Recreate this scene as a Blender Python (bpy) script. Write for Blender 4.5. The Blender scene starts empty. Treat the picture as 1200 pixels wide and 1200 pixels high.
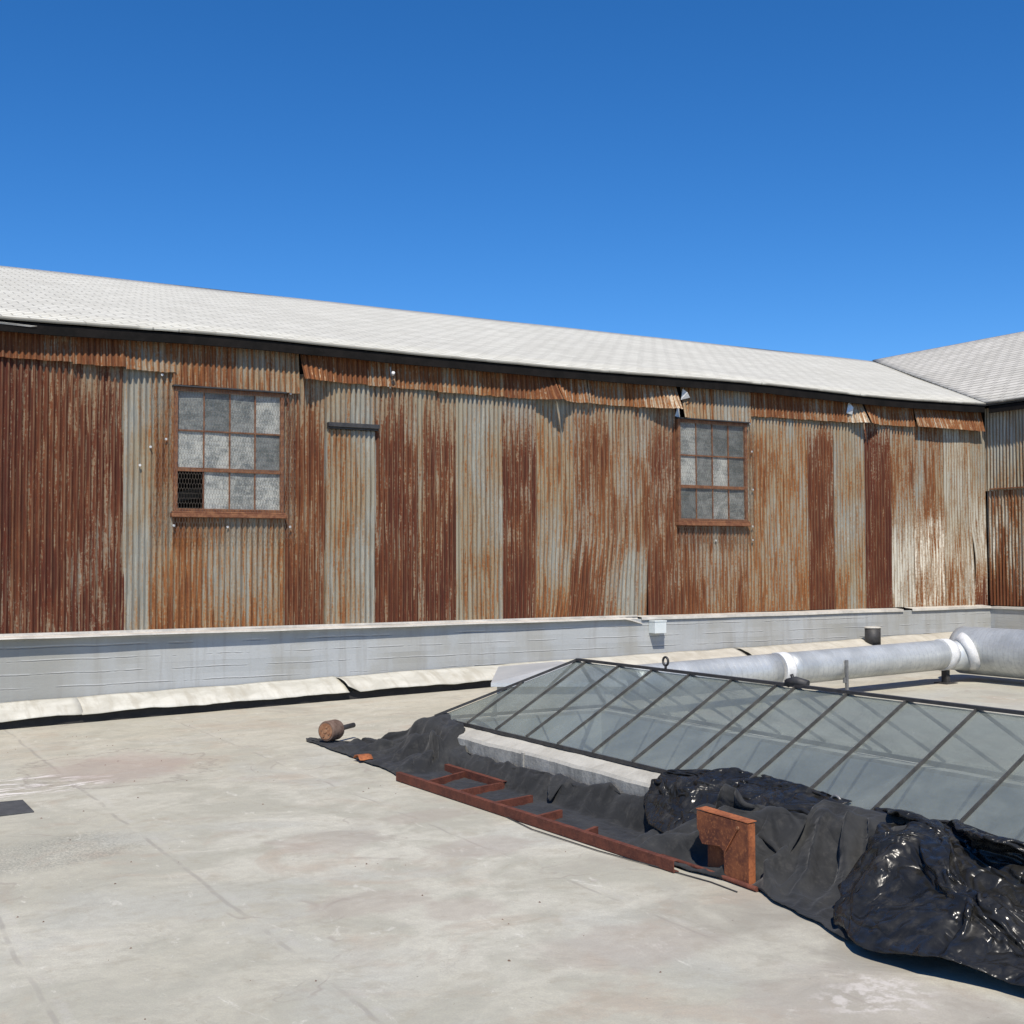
import bpy, bmesh, math, random, zlib, base64
from mathutils import Vector, Matrix, noise
import numpy as np
random.seed(11)
SC = bpy.context.scene
COL = SC.collection
R = math.radians

# ------------------------------------------------------------------ helpers
def nz(x, y=0.0, z=0.0):
    return noise.noise(Vector((x, y, z)))
def deck_z(x, y=0):
    return 0.022 * (x - 2.0)
def lerp_keys(keys, x):
    if x <= keys[0][0]: return keys[0][1]
    for (a, va), (b, vb) in zip(keys, keys[1:]):
        if x <= b:
            return va + (vb - va) * (x - a) / max(b - a, 1e-6)
    return keys[-1][1]

class MB:
    """collects faces with uv and float attributes, builds one mesh object"""
    def __init__(s):
        s.v = []; s.f = []; s.uv = []; s.at = []; s.sm = []
    def quad(s, pts, uvs=None, at=None, smooth=False):
        i = len(s.v); s.v += [tuple(p) for p in pts]
        s.f.append(tuple(range(i, i + len(pts)))); s.sm.append(smooth)
        s.uv.append(uvs); s.at += [at or (0, 0, 0, 0)] * len(pts)
    def grid(s, nu, nv, fn, smooth=True, uvf=None, atf=None, flip=False, wrapu=False):
        base = len(s.v)
        for j in range(nv + 1):
            for i in range(nu + (0 if wrapu else 1)):
                s.v.append(tuple(fn(i / nu, j / nv)))
                s.at.append(atf(i / nu, j / nv) if atf else (0, 0, 0, 0))
        w = nu if wrapu else nu + 1
        for j in range(nv):
            for i in range(nu):
                i2 = (i + 1) % w if wrapu else i + 1
                q = [base + j * w + i, base + j * w + i2, base + (j + 1) * w + i2, base + (j + 1) * w + i]
                u = None
                if uvf:
                    u = [uvf(i / nu, j / nv), uvf((i + 1) / nu, j / nv), uvf((i + 1) / nu, (j + 1) / nv), uvf(i / nu, (j + 1) / nv)]
                if flip:
                    q = q[::-1]; u = u[::-1] if u else None
                s.f.append(tuple(q)); s.uv.append(u); s.sm.append(smooth)
    def box(s, a, b, at=None, M=None):
        x0, y0, z0 = a; x1, y1, z1 = b
        P = [(x0,y0,z0),(x1,y0,z0),(x1,y1,z0),(x0,y1,z0),(x0,y0,z1),(x1,y0,z1),(x1,y1,z1),(x0,y1,z1)]
        if M is not None: P = [tuple(M @ Vector(p)) for p in P]
        for q in ((0,3,2,1),(4,5,6,7),(0,1,5,4),(1,2,6,5),(2,3,7,6),(3,0,4,7)):
            p = [P[k] for k in q]
            s.quad(p, at=at)
    def bar(s, p, q, w, h, up=(0, 0, 1)):
        """rectangular bar between two points, w across, h along up"""
        p = Vector(p); q = Vector(q); d = (q - p); L = d.length; d.normalize()
        side = d.cross(Vector(up)).normalized(); u = side.cross(d).normalized()
        M = Matrix((( side.x, d.x, u.x, p.x), (side.y, d.y, u.y, p.y), (side.z, d.z, u.z, p.z), (0, 0, 0, 1)))
        s.box((-w/2, 0, -h/2), (w/2, L, h/2), M=M)
    def tube(s, pts, r, n=16, cap=True, smooth=True, rf=None):
        pts = [Vector(p) for p in pts]; rings = []; up = None; L = 0
        for i, p in enumerate(pts):
            d = (pts[min(i+1, len(pts)-1)] - pts[max(i-1, 0)]).normalized()
            if up is None:
                up = Vector((0,0,1)) if abs(d.z) < .9 else Vector((1,0,0))
            a = d.cross(up).normalized(); up = a.cross(d).normalized()
            if i: L += (pts[i]-pts[i-1]).length
            rr = rf(i) if rf else r
            rings.append(([p + a*math.cos(2*math.pi*k/n)*rr + up*math.sin(2*math.pi*k/n)*rr for k in range(n)], L))
        base = len(s.v)
        for rg, L in rings:
            s.v += [tuple(q) for q in rg]; s.at += [(0,0,0,0)]*n
        for j in range(len(rings)-1):
            for k in range(n):
                k2 = (k+1) % n
                s.f.append((base+j*n+k, base+j*n+k2, base+(j+1)*n+k2, base+(j+1)*n+k)); s.sm.append(smooth)
                s.uv.append([(k/n, rings[j][1]), ((k+1)/n, rings[j][1]), ((k+1)/n, rings[j+1][1]), (k/n, rings[j+1][1])])
        if cap:
            s.f.append(tuple(base+k for k in range(n))[::-1]); s.sm.append(False); s.uv.append(None)
            e = base+(len(rings)-1)*n
            s.f.append(tuple(e+k for k in range(n))); s.sm.append(False); s.uv.append(None)
    def build(s, name, mat, parent=None, loc=None, bevel=0):
        me = bpy.data.meshes.new(name)
        off = Vector((0,0,0))
        if parent is not None:
            off = wloc(parent)
        elif loc is not None:
            off = Vector(loc)
        me.from_pydata([(a-off.x, b-off.y, c-off.z) for a, b, c in s.v], [], s.f)
        uvl = me.uv_layers.new(name='UVMap').data
        k = 0
        for fi, f in enumerate(s.f):
            u = s.uv[fi]
            for t in range(len(f)):
                if u: uvl[k].uv = u[t]
                k += 1
        if any(a != (0,0,0,0) for a in s.at):
            arr = np.array(s.at, dtype=np.float32)
            for ci, an in enumerate(('rust', 'tone', 'pale', 'seed')):
                A = me.attributes.new(an, 'FLOAT', 'POINT'); A.data.foreach_set('value', arr[:, ci].copy())
        me.polygons.foreach_set('use_smooth', s.sm)
        me.materials.append(mat)
        me.validate(); me.update()
        o = bpy.data.objects.new(name, me); COL.objects.link(o)
        if parent is not None:
            o.parent = parent
        elif loc is not None:
            o.location = loc
        if bevel:
            bm = bmesh.new(); bm.from_mesh(me); bmesh.ops.remove_doubles(bm, verts=bm.verts, dist=1e-5); bm.to_mesh(me); bm.free()
            m = o.modifiers.new('b', 'BEVEL'); m.width = bevel; m.segments = 2; m.limit_method = 'ANGLE'
        return o
def wloc(o):
    v = Vector((0,0,0))
    while o is not None:
        v += o.location; o = o.parent
    return v
def tag(o, label, cat, group=None):
    o['label'] = label; o['category'] = cat
    if group: o['group'] = group
    return o
def struct(o, kind='structure'):
    o['kind'] = kind; return o
def thing(name, loc, label, cat, group=None):
    o = bpy.data.objects.new(name, None); COL.objects.link(o); o.location = loc; o.empty_display_size = .2
    return tag(o, label, cat, group)

# ------------------------------------------------------------------ materials
class NT:
    def __init__(s, name):
        s.m = bpy.data.materials.new(name); s.m.use_nodes = True
        s.t = s.m.node_tree; s.t.nodes.clear()
        s.out = s.t.nodes.new('ShaderNodeOutputMaterial')
    def n(s, typ, **kw):
        nd = s.t.nodes.new(typ)
        for k, v in kw.items():
            if k.startswith('i_'):
                key = k[2:]; key = int(key) if key.isdigit() else key.replace('_', ' ')
                s.put(nd.inputs[key], v)
            else: setattr(nd, k, v)
        return nd
    def put(s, sock, v):
        if isinstance(v, bpy.types.NodeSocket): s.t.links.new(v, sock)
        elif isinstance(v, bpy.types.Node): s.t.links.new(v.outputs[0], sock)
        else:
            if isinstance(v, tuple) and len(v) == 3 and sock.type == 'RGBA': v = v + (1,)
            sock.default_value = v
    def math(s, op, a, b=0.0, c=None, clamp=False):
        nd = s.n('ShaderNodeMath', operation=op, use_clamp=clamp); s.put(nd.inputs[0], a); s.put(nd.inputs[1], b)
        if c is not None: s.put(nd.inputs[2], c)
        return nd.outputs[0]
    def mix(s, f, a, b, mode='MIX'):
        nd = s.n('ShaderNodeMix', data_type='RGBA', blend_type=mode); s.put(nd.inputs[0], f)
        s.put(nd.inputs[6], a); s.put(nd.inputs[7], b); return nd.outputs[2]
    def rng(s, v, a, b, c=0.0, d=1.0, smooth=True):
        nd = s.n('ShaderNodeMapRange', interpolation_type='SMOOTHSTEP' if smooth else 'LINEAR')
        for k, x in enumerate((v, a, b, c, d)): s.put(nd.inputs[k], x)
        return nd.outputs[0]
    def noise(s, vec, scale, detail=4, rough=.55, dist=0.0, dims='3D', w=None):
        nd = s.n('ShaderNodeTexNoise', noise_dimensions=dims); s.put(nd.inputs['Vector'], vec)
        s.put(nd.inputs['Scale'], scale); s.put(nd.inputs['Detail'], detail); s.put(nd.inputs['Roughness'], rough); s.put(nd.inputs['Distortion'], dist)
        if w is not None: s.put(nd.inputs['W'], w)
        return nd.outputs[0]
    def scale(s, vec, x, y, z):
        nd = s.n('ShaderNodeVectorMath', operation='MULTIPLY'); s.put(nd.inputs[0], vec); nd.inputs[1].default_value = (x, y, z); return nd.outputs[0]
    def xyz(s, x, y, z=0.0):
        nd = s.n('ShaderNodeCombineXYZ'); s.put(nd.inputs[0], x); s.put(nd.inputs[1], y); s.put(nd.inputs[2], z); return nd.outputs[0]
    def sep(s, v):
        nd = s.n('ShaderNodeSeparateXYZ'); s.put(nd.inputs[0], v); return nd.outputs
    def pos(s): return s.n('ShaderNodeNewGeometry').outputs['Position']
    def attr(s, a): return s.n('ShaderNodeAttribute', attribute_name=a).outputs['Fac']
    def uv(s): return s.n('ShaderNodeUVMap', uv_map='UVMap').outputs[0]
    def bump(s, h, strength=.5, dist=.01, nrm=None):
        nd = s.n('ShaderNodeBump'); s.put(nd.inputs['Height'], h); nd.inputs['Strength'].default_value = strength; nd.inputs['Distance'].default_value = dist
        if nrm is not None: s.put(nd.inputs['Normal'], nrm)
        return nd.outputs[0]
    def pbr(s, col, rough=.7, metal=0.0, nrm=None, **kw):
        nd = s.n('ShaderNodeBsdfPrincipled'); s.put(nd.inputs['Base Color'], col); s.put(nd.inputs['Roughness'], rough); s.put(nd.inputs['Metallic'], metal)
        if nrm is not None: s.put(nd.inputs['Normal'], nrm)
        for k, v in kw.items(): s.put(nd.inputs[k.replace('_', ' ')], v)
        return nd.outputs[0]
    def done(s, sh):
        s.t.links.new(sh, s.out.inputs[0]); return s.m

def simple(name, c1, c2, scale=6, rough=.7, metal=0.0, bump=.2, dist=.004, stretch=(1,1,1), spec=.5):
    k = NT(name); p = k.scale(k.pos(), *stretch)
    n1 = k.noise(p, scale, 6, .6); n2 = k.noise(p, scale*7, 4, .6)
    f = k.rng(k.math('ADD', k.math('MULTIPLY', n1, .7), k.math('MULTIPLY', n2, .3)), .35, .65)
    col = k.mix(f, c1, c2)
    return k.done(k.pbr(col, rough, metal, k.bump(n2, bump, dist), Specular_IOR_Level=spec))

def mat_corrugated():
    k = NT('corrugated_iron'); uv = k.uv(); sx = k.sep(uv); rust = k.attr('rust'); tone = k.attr('tone'); pale = k.attr('pale'); seed = k.attr('seed')
    P = lambda a, b: k.xyz(k.math('MULTIPLY', sx[0], a), k.math('MULTIPLY', sx[1], b), k.math('MULTIPLY', seed, 7.3))
    big = k.noise(P(1.6, .8), 1.0, 3, .5)
    streak = k.noise(P(26, 1.1), 1.0, 5, .62, .3)
    strk2 = k.noise(P(70, 3.0), 1.0, 4, .6, .4)
    grit = k.noise(P(45, 30), 1.0, 5, .65)
    # phase of the corrugation: water runs down the valleys
    ph = k.math('SINE', k.math('MULTIPLY', sx[0], 2*math.pi/.068))
    n = k.math('ADD', k.math('MULTIPLY', big, .50), k.math('MULTIPLY', streak, .95))
    n = k.math('ADD', n, k.math('MULTIPLY', strk2, .72))
    n = k.math('ADD', n, k.math('MULTIPLY', grit, .58))
    n = k.math('SUBTRACT', n, .60)        # centre about .6
    n = k.math('ADD', k.math('MULTIPLY', k.math('SUBTRACT', n, .775), 1.5), .5)
    n = k.math('ADD', n, k.math('MULTIPLY', ph, .11))
    d = k.math('SUBTRACT', n, k.math('SUBTRACT', 1.0, rust))
    tanf = k.rng(d, -.45, -.04)
    cov = k.rng(d, -.045, .07)
    deep = k.rng(k.math('ADD', d, k.math('MULTIPLY', k.math('SUBTRACT', grit, .5), .6)), .05, .42)
    grey = k.mix(k.rng(strk2, .35, .65), (.245, .243, .210), (.375, .370, .315))
    grey = k.mix(k.rng(big, .4, .62), grey, (.295, .262, .19))
    cream = k.mix(k.rng(streak, .4, .6), (.82, .76, .63), (.60, .54, .43))
    grey = k.mix(pale, grey, cream)
    tan = k.mix(k.rng(strk2, .35, .7), (.325, .205, .100), (.215, .130, .062))
    tan = k.mix(k.math('MULTIPLY', tone, .5), tan, (.185, .092, .055))
    col = k.mix(k.math('MULTIPLY', tanf, .76), grey, tan)
    rc = k.mix(tone, (.215, .082, .028), (.082, .020, .012))
    rc = k.mix(k.rng(grit, .42, .68), rc, k.mix(tone, (.34, .15, .050), (.170, .054, .026)))
    col = k.mix(cov, col, rc)
    dk = k.mix(tone, (.115, .036, .016), (.052, .014, .011))
    col = k.mix(k.math('MULTIPLY', deep, .85), col, dk)
    # thin pale scratches left by water
    wht = k.rng(k.noise(P(60, .9), 1.0, 4, .7, .6), .64, .72)
    col = k.mix(k.math('MULTIPLY', wht, .22), col, (.38, .31, .22))
    spots = k.rng(k.noise(P(22, 22), 1.0, 3, .8), .70, .76)
    col = k.mix(k.math('MULTIPLY', spots, .7), col, (.05, .03, .025))
    # rubbed crests and dirty valleys, with lit-crest and valley-shade contrast painted into the colour
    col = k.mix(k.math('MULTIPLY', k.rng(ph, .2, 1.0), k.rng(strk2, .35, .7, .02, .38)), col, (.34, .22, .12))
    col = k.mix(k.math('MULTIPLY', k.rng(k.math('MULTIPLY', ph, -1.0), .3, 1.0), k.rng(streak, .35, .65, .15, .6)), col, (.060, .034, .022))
    rough = k.rng(cov, 0, 1, .48, .9)
    metal = k.rng(cov, 0, 1, .18, 0.0)
    b = k.bump(k.math('ADD', grit, k.math('MULTIPLY', cov, .4)), .45, .004)
    return k.done(k.pbr(col, rough, metal, b, Specular_IOR_Level=.16))

def mat_deck():
    k = NT('roof_deck_coating'); p = k.pos(); s = k.sep(p)
    big = k.noise(p, .45, 4, .55, .4); mid = k.noise(p, 1.7, 5, .6, .6); fine = k.noise(p, 14, 6, .65); grain = k.noise(p, 120, 4, .7)
    streak = k.noise(k.scale(p, .5, 3.0, 1), 1.6, 4, .6, .8)
    col = k.mix(k.rng(big, .38, .62), (.435, .415, .330), (.52, .50, .415))
    col = k.mix(k.math('MULTIPLY', k.rng(mid, .42, .62), .95), col, (.385, .372, .300))
    # reddish dust patches
    red = k.rng(k.noise(k.scale(p, 1, 1, 1), 1.15, 5, .62, .9, w=None), .53, .66)
    col = k.mix(k.math('MULTIPLY', red, .62), col, (.395, .322, .245))
    grn = k.rng(k.noise(k.n('ShaderNodeVectorMath', operation='ADD', i_0=p, i_1=(13, 7, 2)).outputs[0], .9, 5, .6, .5), .52, .66)
    col = k.mix(k.math('MULTIPLY', grn, .55), col, (.425, .425, .375))
    # yellow dirt towards the wall foot
    yel = k.math('MULTIPLY', k.rng(s[1], 8.5, 13.0), k.rng(streak, .35, .65))
    col = k.mix(k.math('MULTIPLY', yel, .55), col, (.50, .455, .355))
    # pale scuffs
    scf = k.rng(k.noise(k.scale(p, 2.2, .9, 1), 3.2, 6, .72, 1.2), .60, .69)
    col = k.mix(k.math('MULTIPLY', scf, .7), col, (.62, .60, .52))
    # puddle tide marks
    nn = k.noise(p, .8, 3, .5, 1.0)
    ring = k.math('SUBTRACT', 1.0, k.rng(k.math('ABSOLUTE', k.math('SUBTRACT', nn, .60)), 0.0, .012))
    rb = k.rng(k.noise(p, 2.6, 4, .6), .42, .6)
    col = k.mix(k.math('MULTIPLY', k.math('MULTIPLY', ring, rb), .5), col, (.26, .215, .185))
    col = k.mix(k.math('MULTIPLY', k.rng(nn, .60, .68), .40), col, (.30, .272, .225))
    nn2 = k.noise(p, 1.5, 4, .55, 1.4)
    ring2 = k.math('SUBTRACT', 1.0, k.rng(k.math('ABSOLUTE', k.math('SUBTRACT', nn2, .635)), 0.0, .010))
    col = k.mix(k.math('MULTIPLY', k.math('MULTIPLY', ring2, rb), .3), col, (.25, .22, .19))
    col = k.mix(k.math('MULTIPLY', k.rng(nn2, .635, .72), .35), col, (.33, .27, .225))
    # membrane laps running along Y
    wob = k.math('MULTIPLY', k.math('SUBTRACT', k.noise(k.scale(p, .3, 1, 1), 1.3, 3, .5), .5), .10)
    seamh = None
    for xs, wd, op in ((-.12, .02, .5), (.92, .018, .55), (1.98, .020, .6), (3.64, .016, .55), (6.95, .02, .5), (8.9, .02, .4), (11.0, .02, .4)):
        dd = k.math('ABSOLUTE', k.math('SUBTRACT', k.math('ADD', s[0], wob), xs))
        ln = k.math('SUBTRACT', 1.0, k.rng(dd, wd*.3, wd))
        brk = k.rng(k.noise(k.scale(p, 1, 1, 1), 2.1 + xs*.1, 3, .6), .38, .58)
        col = k.mix(k.math('MULTIPLY', k.math('MULTIPLY', ln, brk), op), col, (.245, .225, .20))
        dl = k.math('ABSOLUTE', k.math('SUBTRACT', k.math('ADD', s[0], wob), xs+.05))
        l2 = k.math('SUBTRACT', 1.0, k.rng(dl, .01, .035))
        col = k.mix(k.math('MULTIPLY', k.math('MULTIPLY', l2, brk), k.rng(fine, .35, .65, .0, .30)), col, (.58, .56, .52))
        st = k.rng(k.math('SUBTRACT', k.math('ADD', s[0], wob), xs), -.02, .02)
        seamh = st if seamh is None else k.math('ADD', seamh, st)
    # broad tread-worn band of grey along the laps, gritty
    gr = k.rng(grain, .35, .7)
    col = k.mix(k.math('MULTIPLY', gr, .36), col, (.27, .255, .23))
    fi = k.rng(fine, .35, .68)
    col = k.mix(k.math('MULTIPLY', fi, .30), col, (.31, .29, .245))
    blot = k.rng(k.noise(p, 5.5, 7, .72, .3), .52, .66)
    col = k.mix(k.math('MULTIPLY', blot, .42), col, (.315, .285, .222))
    speck = k.rng(k.noise(p, 38, 2, .5), .765, .79)
    col = k.mix(k.math('MULTIPLY', speck, .7), col, (.10, .08, .065))
    # a wet glossy patch, its white sheen painted in, and a worn gritty patch
    def patch(cx, cy, rx, ry, n_amp=.6, sc=1.6):
        q = k.n('ShaderNodeVectorMath', operation='SUBTRACT', i_0=p, i_1=(cx, cy, 0)).outputs[0]
        q = k.scale(q, 1/rx, 1/ry, 0)
        L = k.n('ShaderNodeVectorMath', operation='LENGTH', i_0=q).outputs['Value']
        L = k.math('ADD', L, k.math('MULTIPLY', k.math('SUBTRACT', k.noise(p, sc, 5, .65, .6), .5), n_amp*2))
        return L
    L1 = patch(1.55, 10.5, .85, .55, .8)
    wet_sheen = k.math('MULTIPLY', k.math('SUBTRACT', 1.0, k.rng(L1, .7, 1.0)), k.rng(k.noise(k.scale(p, .7, 3, 1), 3.0, 6, .7, 1.0), .5, .6))
    col = k.mix(k.math('MULTIPLY', wet_sheen, .85), col, (.80, .76, .72))
    L2 = patch(2.45, 10.9, .75, .9, .7)
    col = k.mix(k.math('MULTIPLY', k.math('SUBTRACT', 1.0, k.rng(L2, .6, 1.0)), .45), col, (.33, .255, .225))
    tide = k.math('SUBTRACT', 1.0, k.rng(k.math('ABSOLUTE', k.math('SUBTRACT', L2, 1.0)), 0, .06))
    col = k.mix(k.math('MULTIPLY', tide, .5), col, (.235, .20, .175))
    L3 = patch(1.35, 8.0, .9, .55, .6)
    rub = k.math('MULTIPLY', k.math('SUBTRACT', 1.0, k.rng(L3, .5, 1.0)), k.rng(k.noise(p, 60, 4, .7), .45, .55))
    col = k.mix(k.math('MULTIPLY', rub, .55), col, (.20, .20, .175))
    for cx, cy, rx, ry in ((2.6, 5.9, .35, .22), (2.95, 5.55, .22, .2), (3.6, 6.6, .35, .25), (3.75, 7.6, .3, .2), (2.9, 7.3, .4, .3), (3.3, 4.6, .5, .3), (3.6, 3.5, .5, .5)):
        L = patch(cx, cy, rx, ry, .7, 3.0)
        col = k.mix(k.math('MULTIPLY', k.math('SUBTRACT', 1.0, k.rng(L, .7, 1.15)), .38), col, (.315, .265, .225))
    # deck colour darker towards the foot of the skylight
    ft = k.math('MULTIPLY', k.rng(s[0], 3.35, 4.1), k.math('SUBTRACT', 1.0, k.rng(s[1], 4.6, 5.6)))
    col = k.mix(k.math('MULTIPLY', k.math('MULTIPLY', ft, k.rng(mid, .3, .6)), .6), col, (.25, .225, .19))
    L5 = patch(3.72, 3.55, .25, .2, .9, 6.0)
    col = k.mix(k.math('MULTIPLY', k.math('MULTIPLY', k.math('SUBTRACT', 1.0, k.rng(L5, .5, 1.3)), k.rng(fine, .45, .6)), .6), col, (.62, .58, .53))
    h = k.math('ADD', k.math('MULTIPLY', fine, .5), k.math('MULTIPLY', grain, .25))
    b1 = k.bump(h, .5, .008)
    b2 = k.bump(mid, .35, .05, b1)
    b3 = k.bump(seamh, .6, .008, b2)
    rough = k.rng(L1, .6, 1.1, .45, .92)
    return k.done(k.pbr(col, rough, 0, b3, Specular_IOR_Level=.35))

def mat_shingle(name, c1, c2, line, fw=.30, fh=.16):
    k = NT(name); uv = k.uv()
    dist = k.n('ShaderNodeVectorMath', operation='ADD', i_0=uv, i_1=k.scale(k.n('ShaderNodeVectorMath', operation='SUBTRACT', i_0=k.n('ShaderNodeTexNoise', i_Vector=uv, i_Scale=1.2).outputs[1], i_1=(.5,.5,.5)).outputs[0], .05, .05, 0)).outputs[0]
    br = k.n('ShaderNodeTexBrick', offset=.5, squash=1.0); k.put(br.inputs['Vector'], dist)
    br.inputs['Scale'].default_value = 1.0; br.inputs['Brick Width'].default_value = fw; br.inputs['Row Height'].default_value = fh
    br.inputs['Mortar Size'].default_value = .009; br.inputs['Mortar Smooth'].default_value = .4; br.inputs['Bias'].default_value = 0
    k.put(br.inputs['Color1'], (0,0,0)); k.put(br.inputs['Color2'], (1,1,1)); k.put(br.inputs['Mortar'], (.5,.5,.5))
    v = k.sep(dist)[1]
    row = k.math('FRACT', k.math('DIVIDE', v, fh))
    col = k.mix(br.outputs[0], c1, c2)
    stain = k.noise(uv, .5, 5, .6, .5)
    col = k.mix(k.math('MULTIPLY', k.rng(stain, .42, .7), .25), col, tuple(c*.8 for c in c1))
    g = k.noise(uv, 60, 3, .7)
    col = k.mix(k.math('MULTIPLY', k.rng(g, .4, .7), .15), col, (.32, .31, .28))
    butt_shade = k.math('SUBTRACT', 1.0, k.rng(row, .14, .24))  # shade at each shingle butt, painted as a dark band
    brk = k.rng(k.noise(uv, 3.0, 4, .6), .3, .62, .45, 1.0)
    col = k.mix(k.math('MULTIPLY', k.math('MULTIPLY', butt_shade, .62), brk), col, line)
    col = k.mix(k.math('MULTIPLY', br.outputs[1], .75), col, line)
    h = k.math('SUBTRACT', k.math('MULTIPLY', k.math('SUBTRACT', 1.0, row), 1.0), br.outputs[1])
    return k.done(k.pbr(col, .9, 0, k.bump(h, .8, .012, k.bump(g, .3, .004)), Specular_IOR_Level=.2))

def mat_parapet():
    k = NT('painted_board_concrete'); uv = k.uv(); s = k.sep(uv)
    w = k.math('MULTIPLY', k.math('SUBTRACT', k.noise(k.xyz(k.math('MULTIPLY', s[0], 1.2), 0, 3), 1.0, 4, .6), .5), .05)
    v = k.math('ADD', s[1], w)
    boards = k.math('DIVIDE', v, .15); fr = k.math('FRACT', boards); bid = k.math('FLOOR', boards)
    a = k.noise(k.xyz(k.math('MULTIPLY', s[0], 1.3), k.math('MULTIPLY', s[1], .5), 1.0), 1.0, 4, .6, .3)
    bn = k.noise(k.xyz(k.math('MULTIPLY', s[0], .7), k.math('MULTIPLY', bid, 5.1), 0), 1.0, 2, .5)
    stk = k.noise(k.xyz(k.math('MULTIPLY', s[0], 9), k.math('MULTIPLY', s[1], .8), 2), 1.0, 4, .6)
    col = k.mix(k.rng(a, .40, .62), (.345, .362, .365), (.295, .295, .272))
    col = k.mix(k.math('MULTIPLY', k.rng(bn, .35, .65), .35), col, (.46, .475, .48))
    end = k.math('SUBTRACT', 1.0, k.rng(s[0], 2.3, 2.95))
    col = k.mix(k.math('MULTIPLY', end, .75), col, (.26, .26, .235))
    col = k.mix(k.math('MULTIPLY', k.rng(stk, .5, .68), .4), col, (.26, .255, .235))
    lf = k.rng(k.noise(k.xyz(k.math('MULTIPLY', s[0], 1.7), k.math('MULTIPLY', bid, 3.3), 5), 1.0, 4, .65), .42, .56)
    line = k.math('MULTIPLY', k.math('SUBTRACT', 1.0, k.rng(k.math('ABSOLUTE', k.math('SUBTRACT', fr, .5)), .015, .06)), lf)
    col = k.mix(k.math('MULTIPLY', line, .5), col, (.14, .145, .15))
    l2 = k.math('MULTIPLY', k.math('SUBTRACT', 1.0, k.rng(k.math('ABSOLUTE', k.math('SUBTRACT', fr, .60)), .02, .07)), lf)
    col = k.mix(k.math('MULTIPLY', l2, .35), col, (.66, .67, .66))
    g = k.noise(uv, 30, 5, .7)
    col = k.mix(k.math('MULTIPLY', k.rng(g, .4, .7), .2), col, (.27, .27, .26))
    b = k.bump(k.math('SUBTRACT', k.math('ADD', k.math('MULTIPLY', g, .3), k.math('MULTIPLY', bn, .8)), line), .7, .012)
    return k.done(k.pbr(col, .75, 0, b))

def mat_galv():
    k = NT('galvanised_duct'); uv = k.uv(); s = k.sep(uv); p = k.pos()
    sp = k.math('FRACT', k.math('ADD', k.math('DIVIDE', s[1], .075), s[0]))
    seam = k.math('SUBTRACT', 1.0, k.rng(k.math('ABSOLUTE', k.math('SUBTRACT', sp, .5)), .015, .06))
    n = k.noise(k.scale(p, 3, 3, 3), 1, 5, .6); n2 = k.noise(p, 25, 4, .7)
    col = k.mix(k.rng(n, .35, .65), (.46, .475, .465), (.60, .615, .60))
    col = k.mix(k.math('MULTIPLY', k.rng(n2, .45, .7), .35), col, (.30, .31, .31))
    col = k.mix(k.math('MULTIPLY', seam, .45), col, (.30, .32, .34))
    rib = k.math('MULTIPLY', seam, 1.0)
    return k.done(k.pbr(col, k.rng(n2, .3, .7, .42, .55), .5, k.bump(k.math('ADD', rib, k.math('MULTIPLY', n, .3)), .3, .007)))

def mat_glass():
    k = NT('dusty_skylight_glass'); p = k.pos()
    n = k.noise(p, 2.2, 5, .65, .6); n2 = k.noise(p, 40, 4, .7); st = k.noise(k.scale(p, 10, 1.2, 3), 1, 5, .65)
    dust = k.math('ADD', k.rng(n, .35, .7, .34, .54), k.math('MULTIPLY', k.rng(n2, .5, .75), .05))
    dust = k.math('ADD', dust, k.math('MULTIPLY', k.rng(st, .5, .72), .06))
    dif = k.n('ShaderNodeBsdfDiffuse', i_Color=(.235, .26, .24)).outputs[0]
    tra = k.n('ShaderNodeBsdfTransparent', i_Color=(.86, .91, .92)).outputs[0]
    glo = k.n('ShaderNodeBsdfGlossy', i_Color=(.9, .95, 1.0), i_Roughness=.12, i_Normal=k.bump(n, .15, .02)).outputs[0]
    fr = k.n('ShaderNodeFresnel', i_IOR=1.5).outputs[0]
    m1 = k.n('ShaderNodeMixShader', i_0=fr, i_1=tra, i_2=glo).outputs[0]
    # only the outer face carries dirt and reflection, the inner face just lets light through
    back = k.n('ShaderNodeNewGeometry').outputs['Backfacing']
    m2 = k.n('ShaderNodeMixShader', i_0=dust, i_1=m1, i_2=dif).outputs[0]
    clear = k.n('ShaderNodeBsdfTransparent', i_Color=(1, 1, 1)).outputs[0]
    return k.done(k.n('ShaderNodeMixShader', i_0=back, i_1=m2, i_2=clear).outputs[0])

def mat_frosted():
    k = NT('wired_frosted_glass'); uv = k.uv(); tone = k.attr('tone'); seed = k.attr('seed')
    pv = k.xyz(k.sep(uv)[0], k.sep(uv)[1], k.math('MULTIPLY', seed, 5.0))
    n = k.noise(pv, 6, 5, .65, .8); g = k.noise(pv, 55, 4, .75)
    col = k.mix(k.rng(n, .35, .65), (.17, .185, .175), (.46, .46, .41))
    col = k.mix(tone, col, k.mix(k.rng(n, .4, .6), (.075, .085, .08), (.15, .16, .15)))
    col = k.mix(k.math('MULTIPLY', k.rng(g, .42, .62), k.math('SUBTRACT', .55, k.math('MULTIPLY', tone, .42))), col, (.58, .57, .50))
    sm = k.rng(k.noise(k.xyz(k.math('MULTIPLY', k.sep(uv)[0], 9), k.math('MULTIPLY', k.sep(uv)[1], 2.2), k.math('MULTIPLY', seed, 3.1)), 1, 4, .6, .5), .60, .70)
    col = k.mix(k.math('MULTIPLY', sm, .5), col, (.10, .12, .13))
    return k.done(k.pbr(col, .35, 0, k.bump(g, .8, .006), Specular_IOR_Level=.5))

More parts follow.
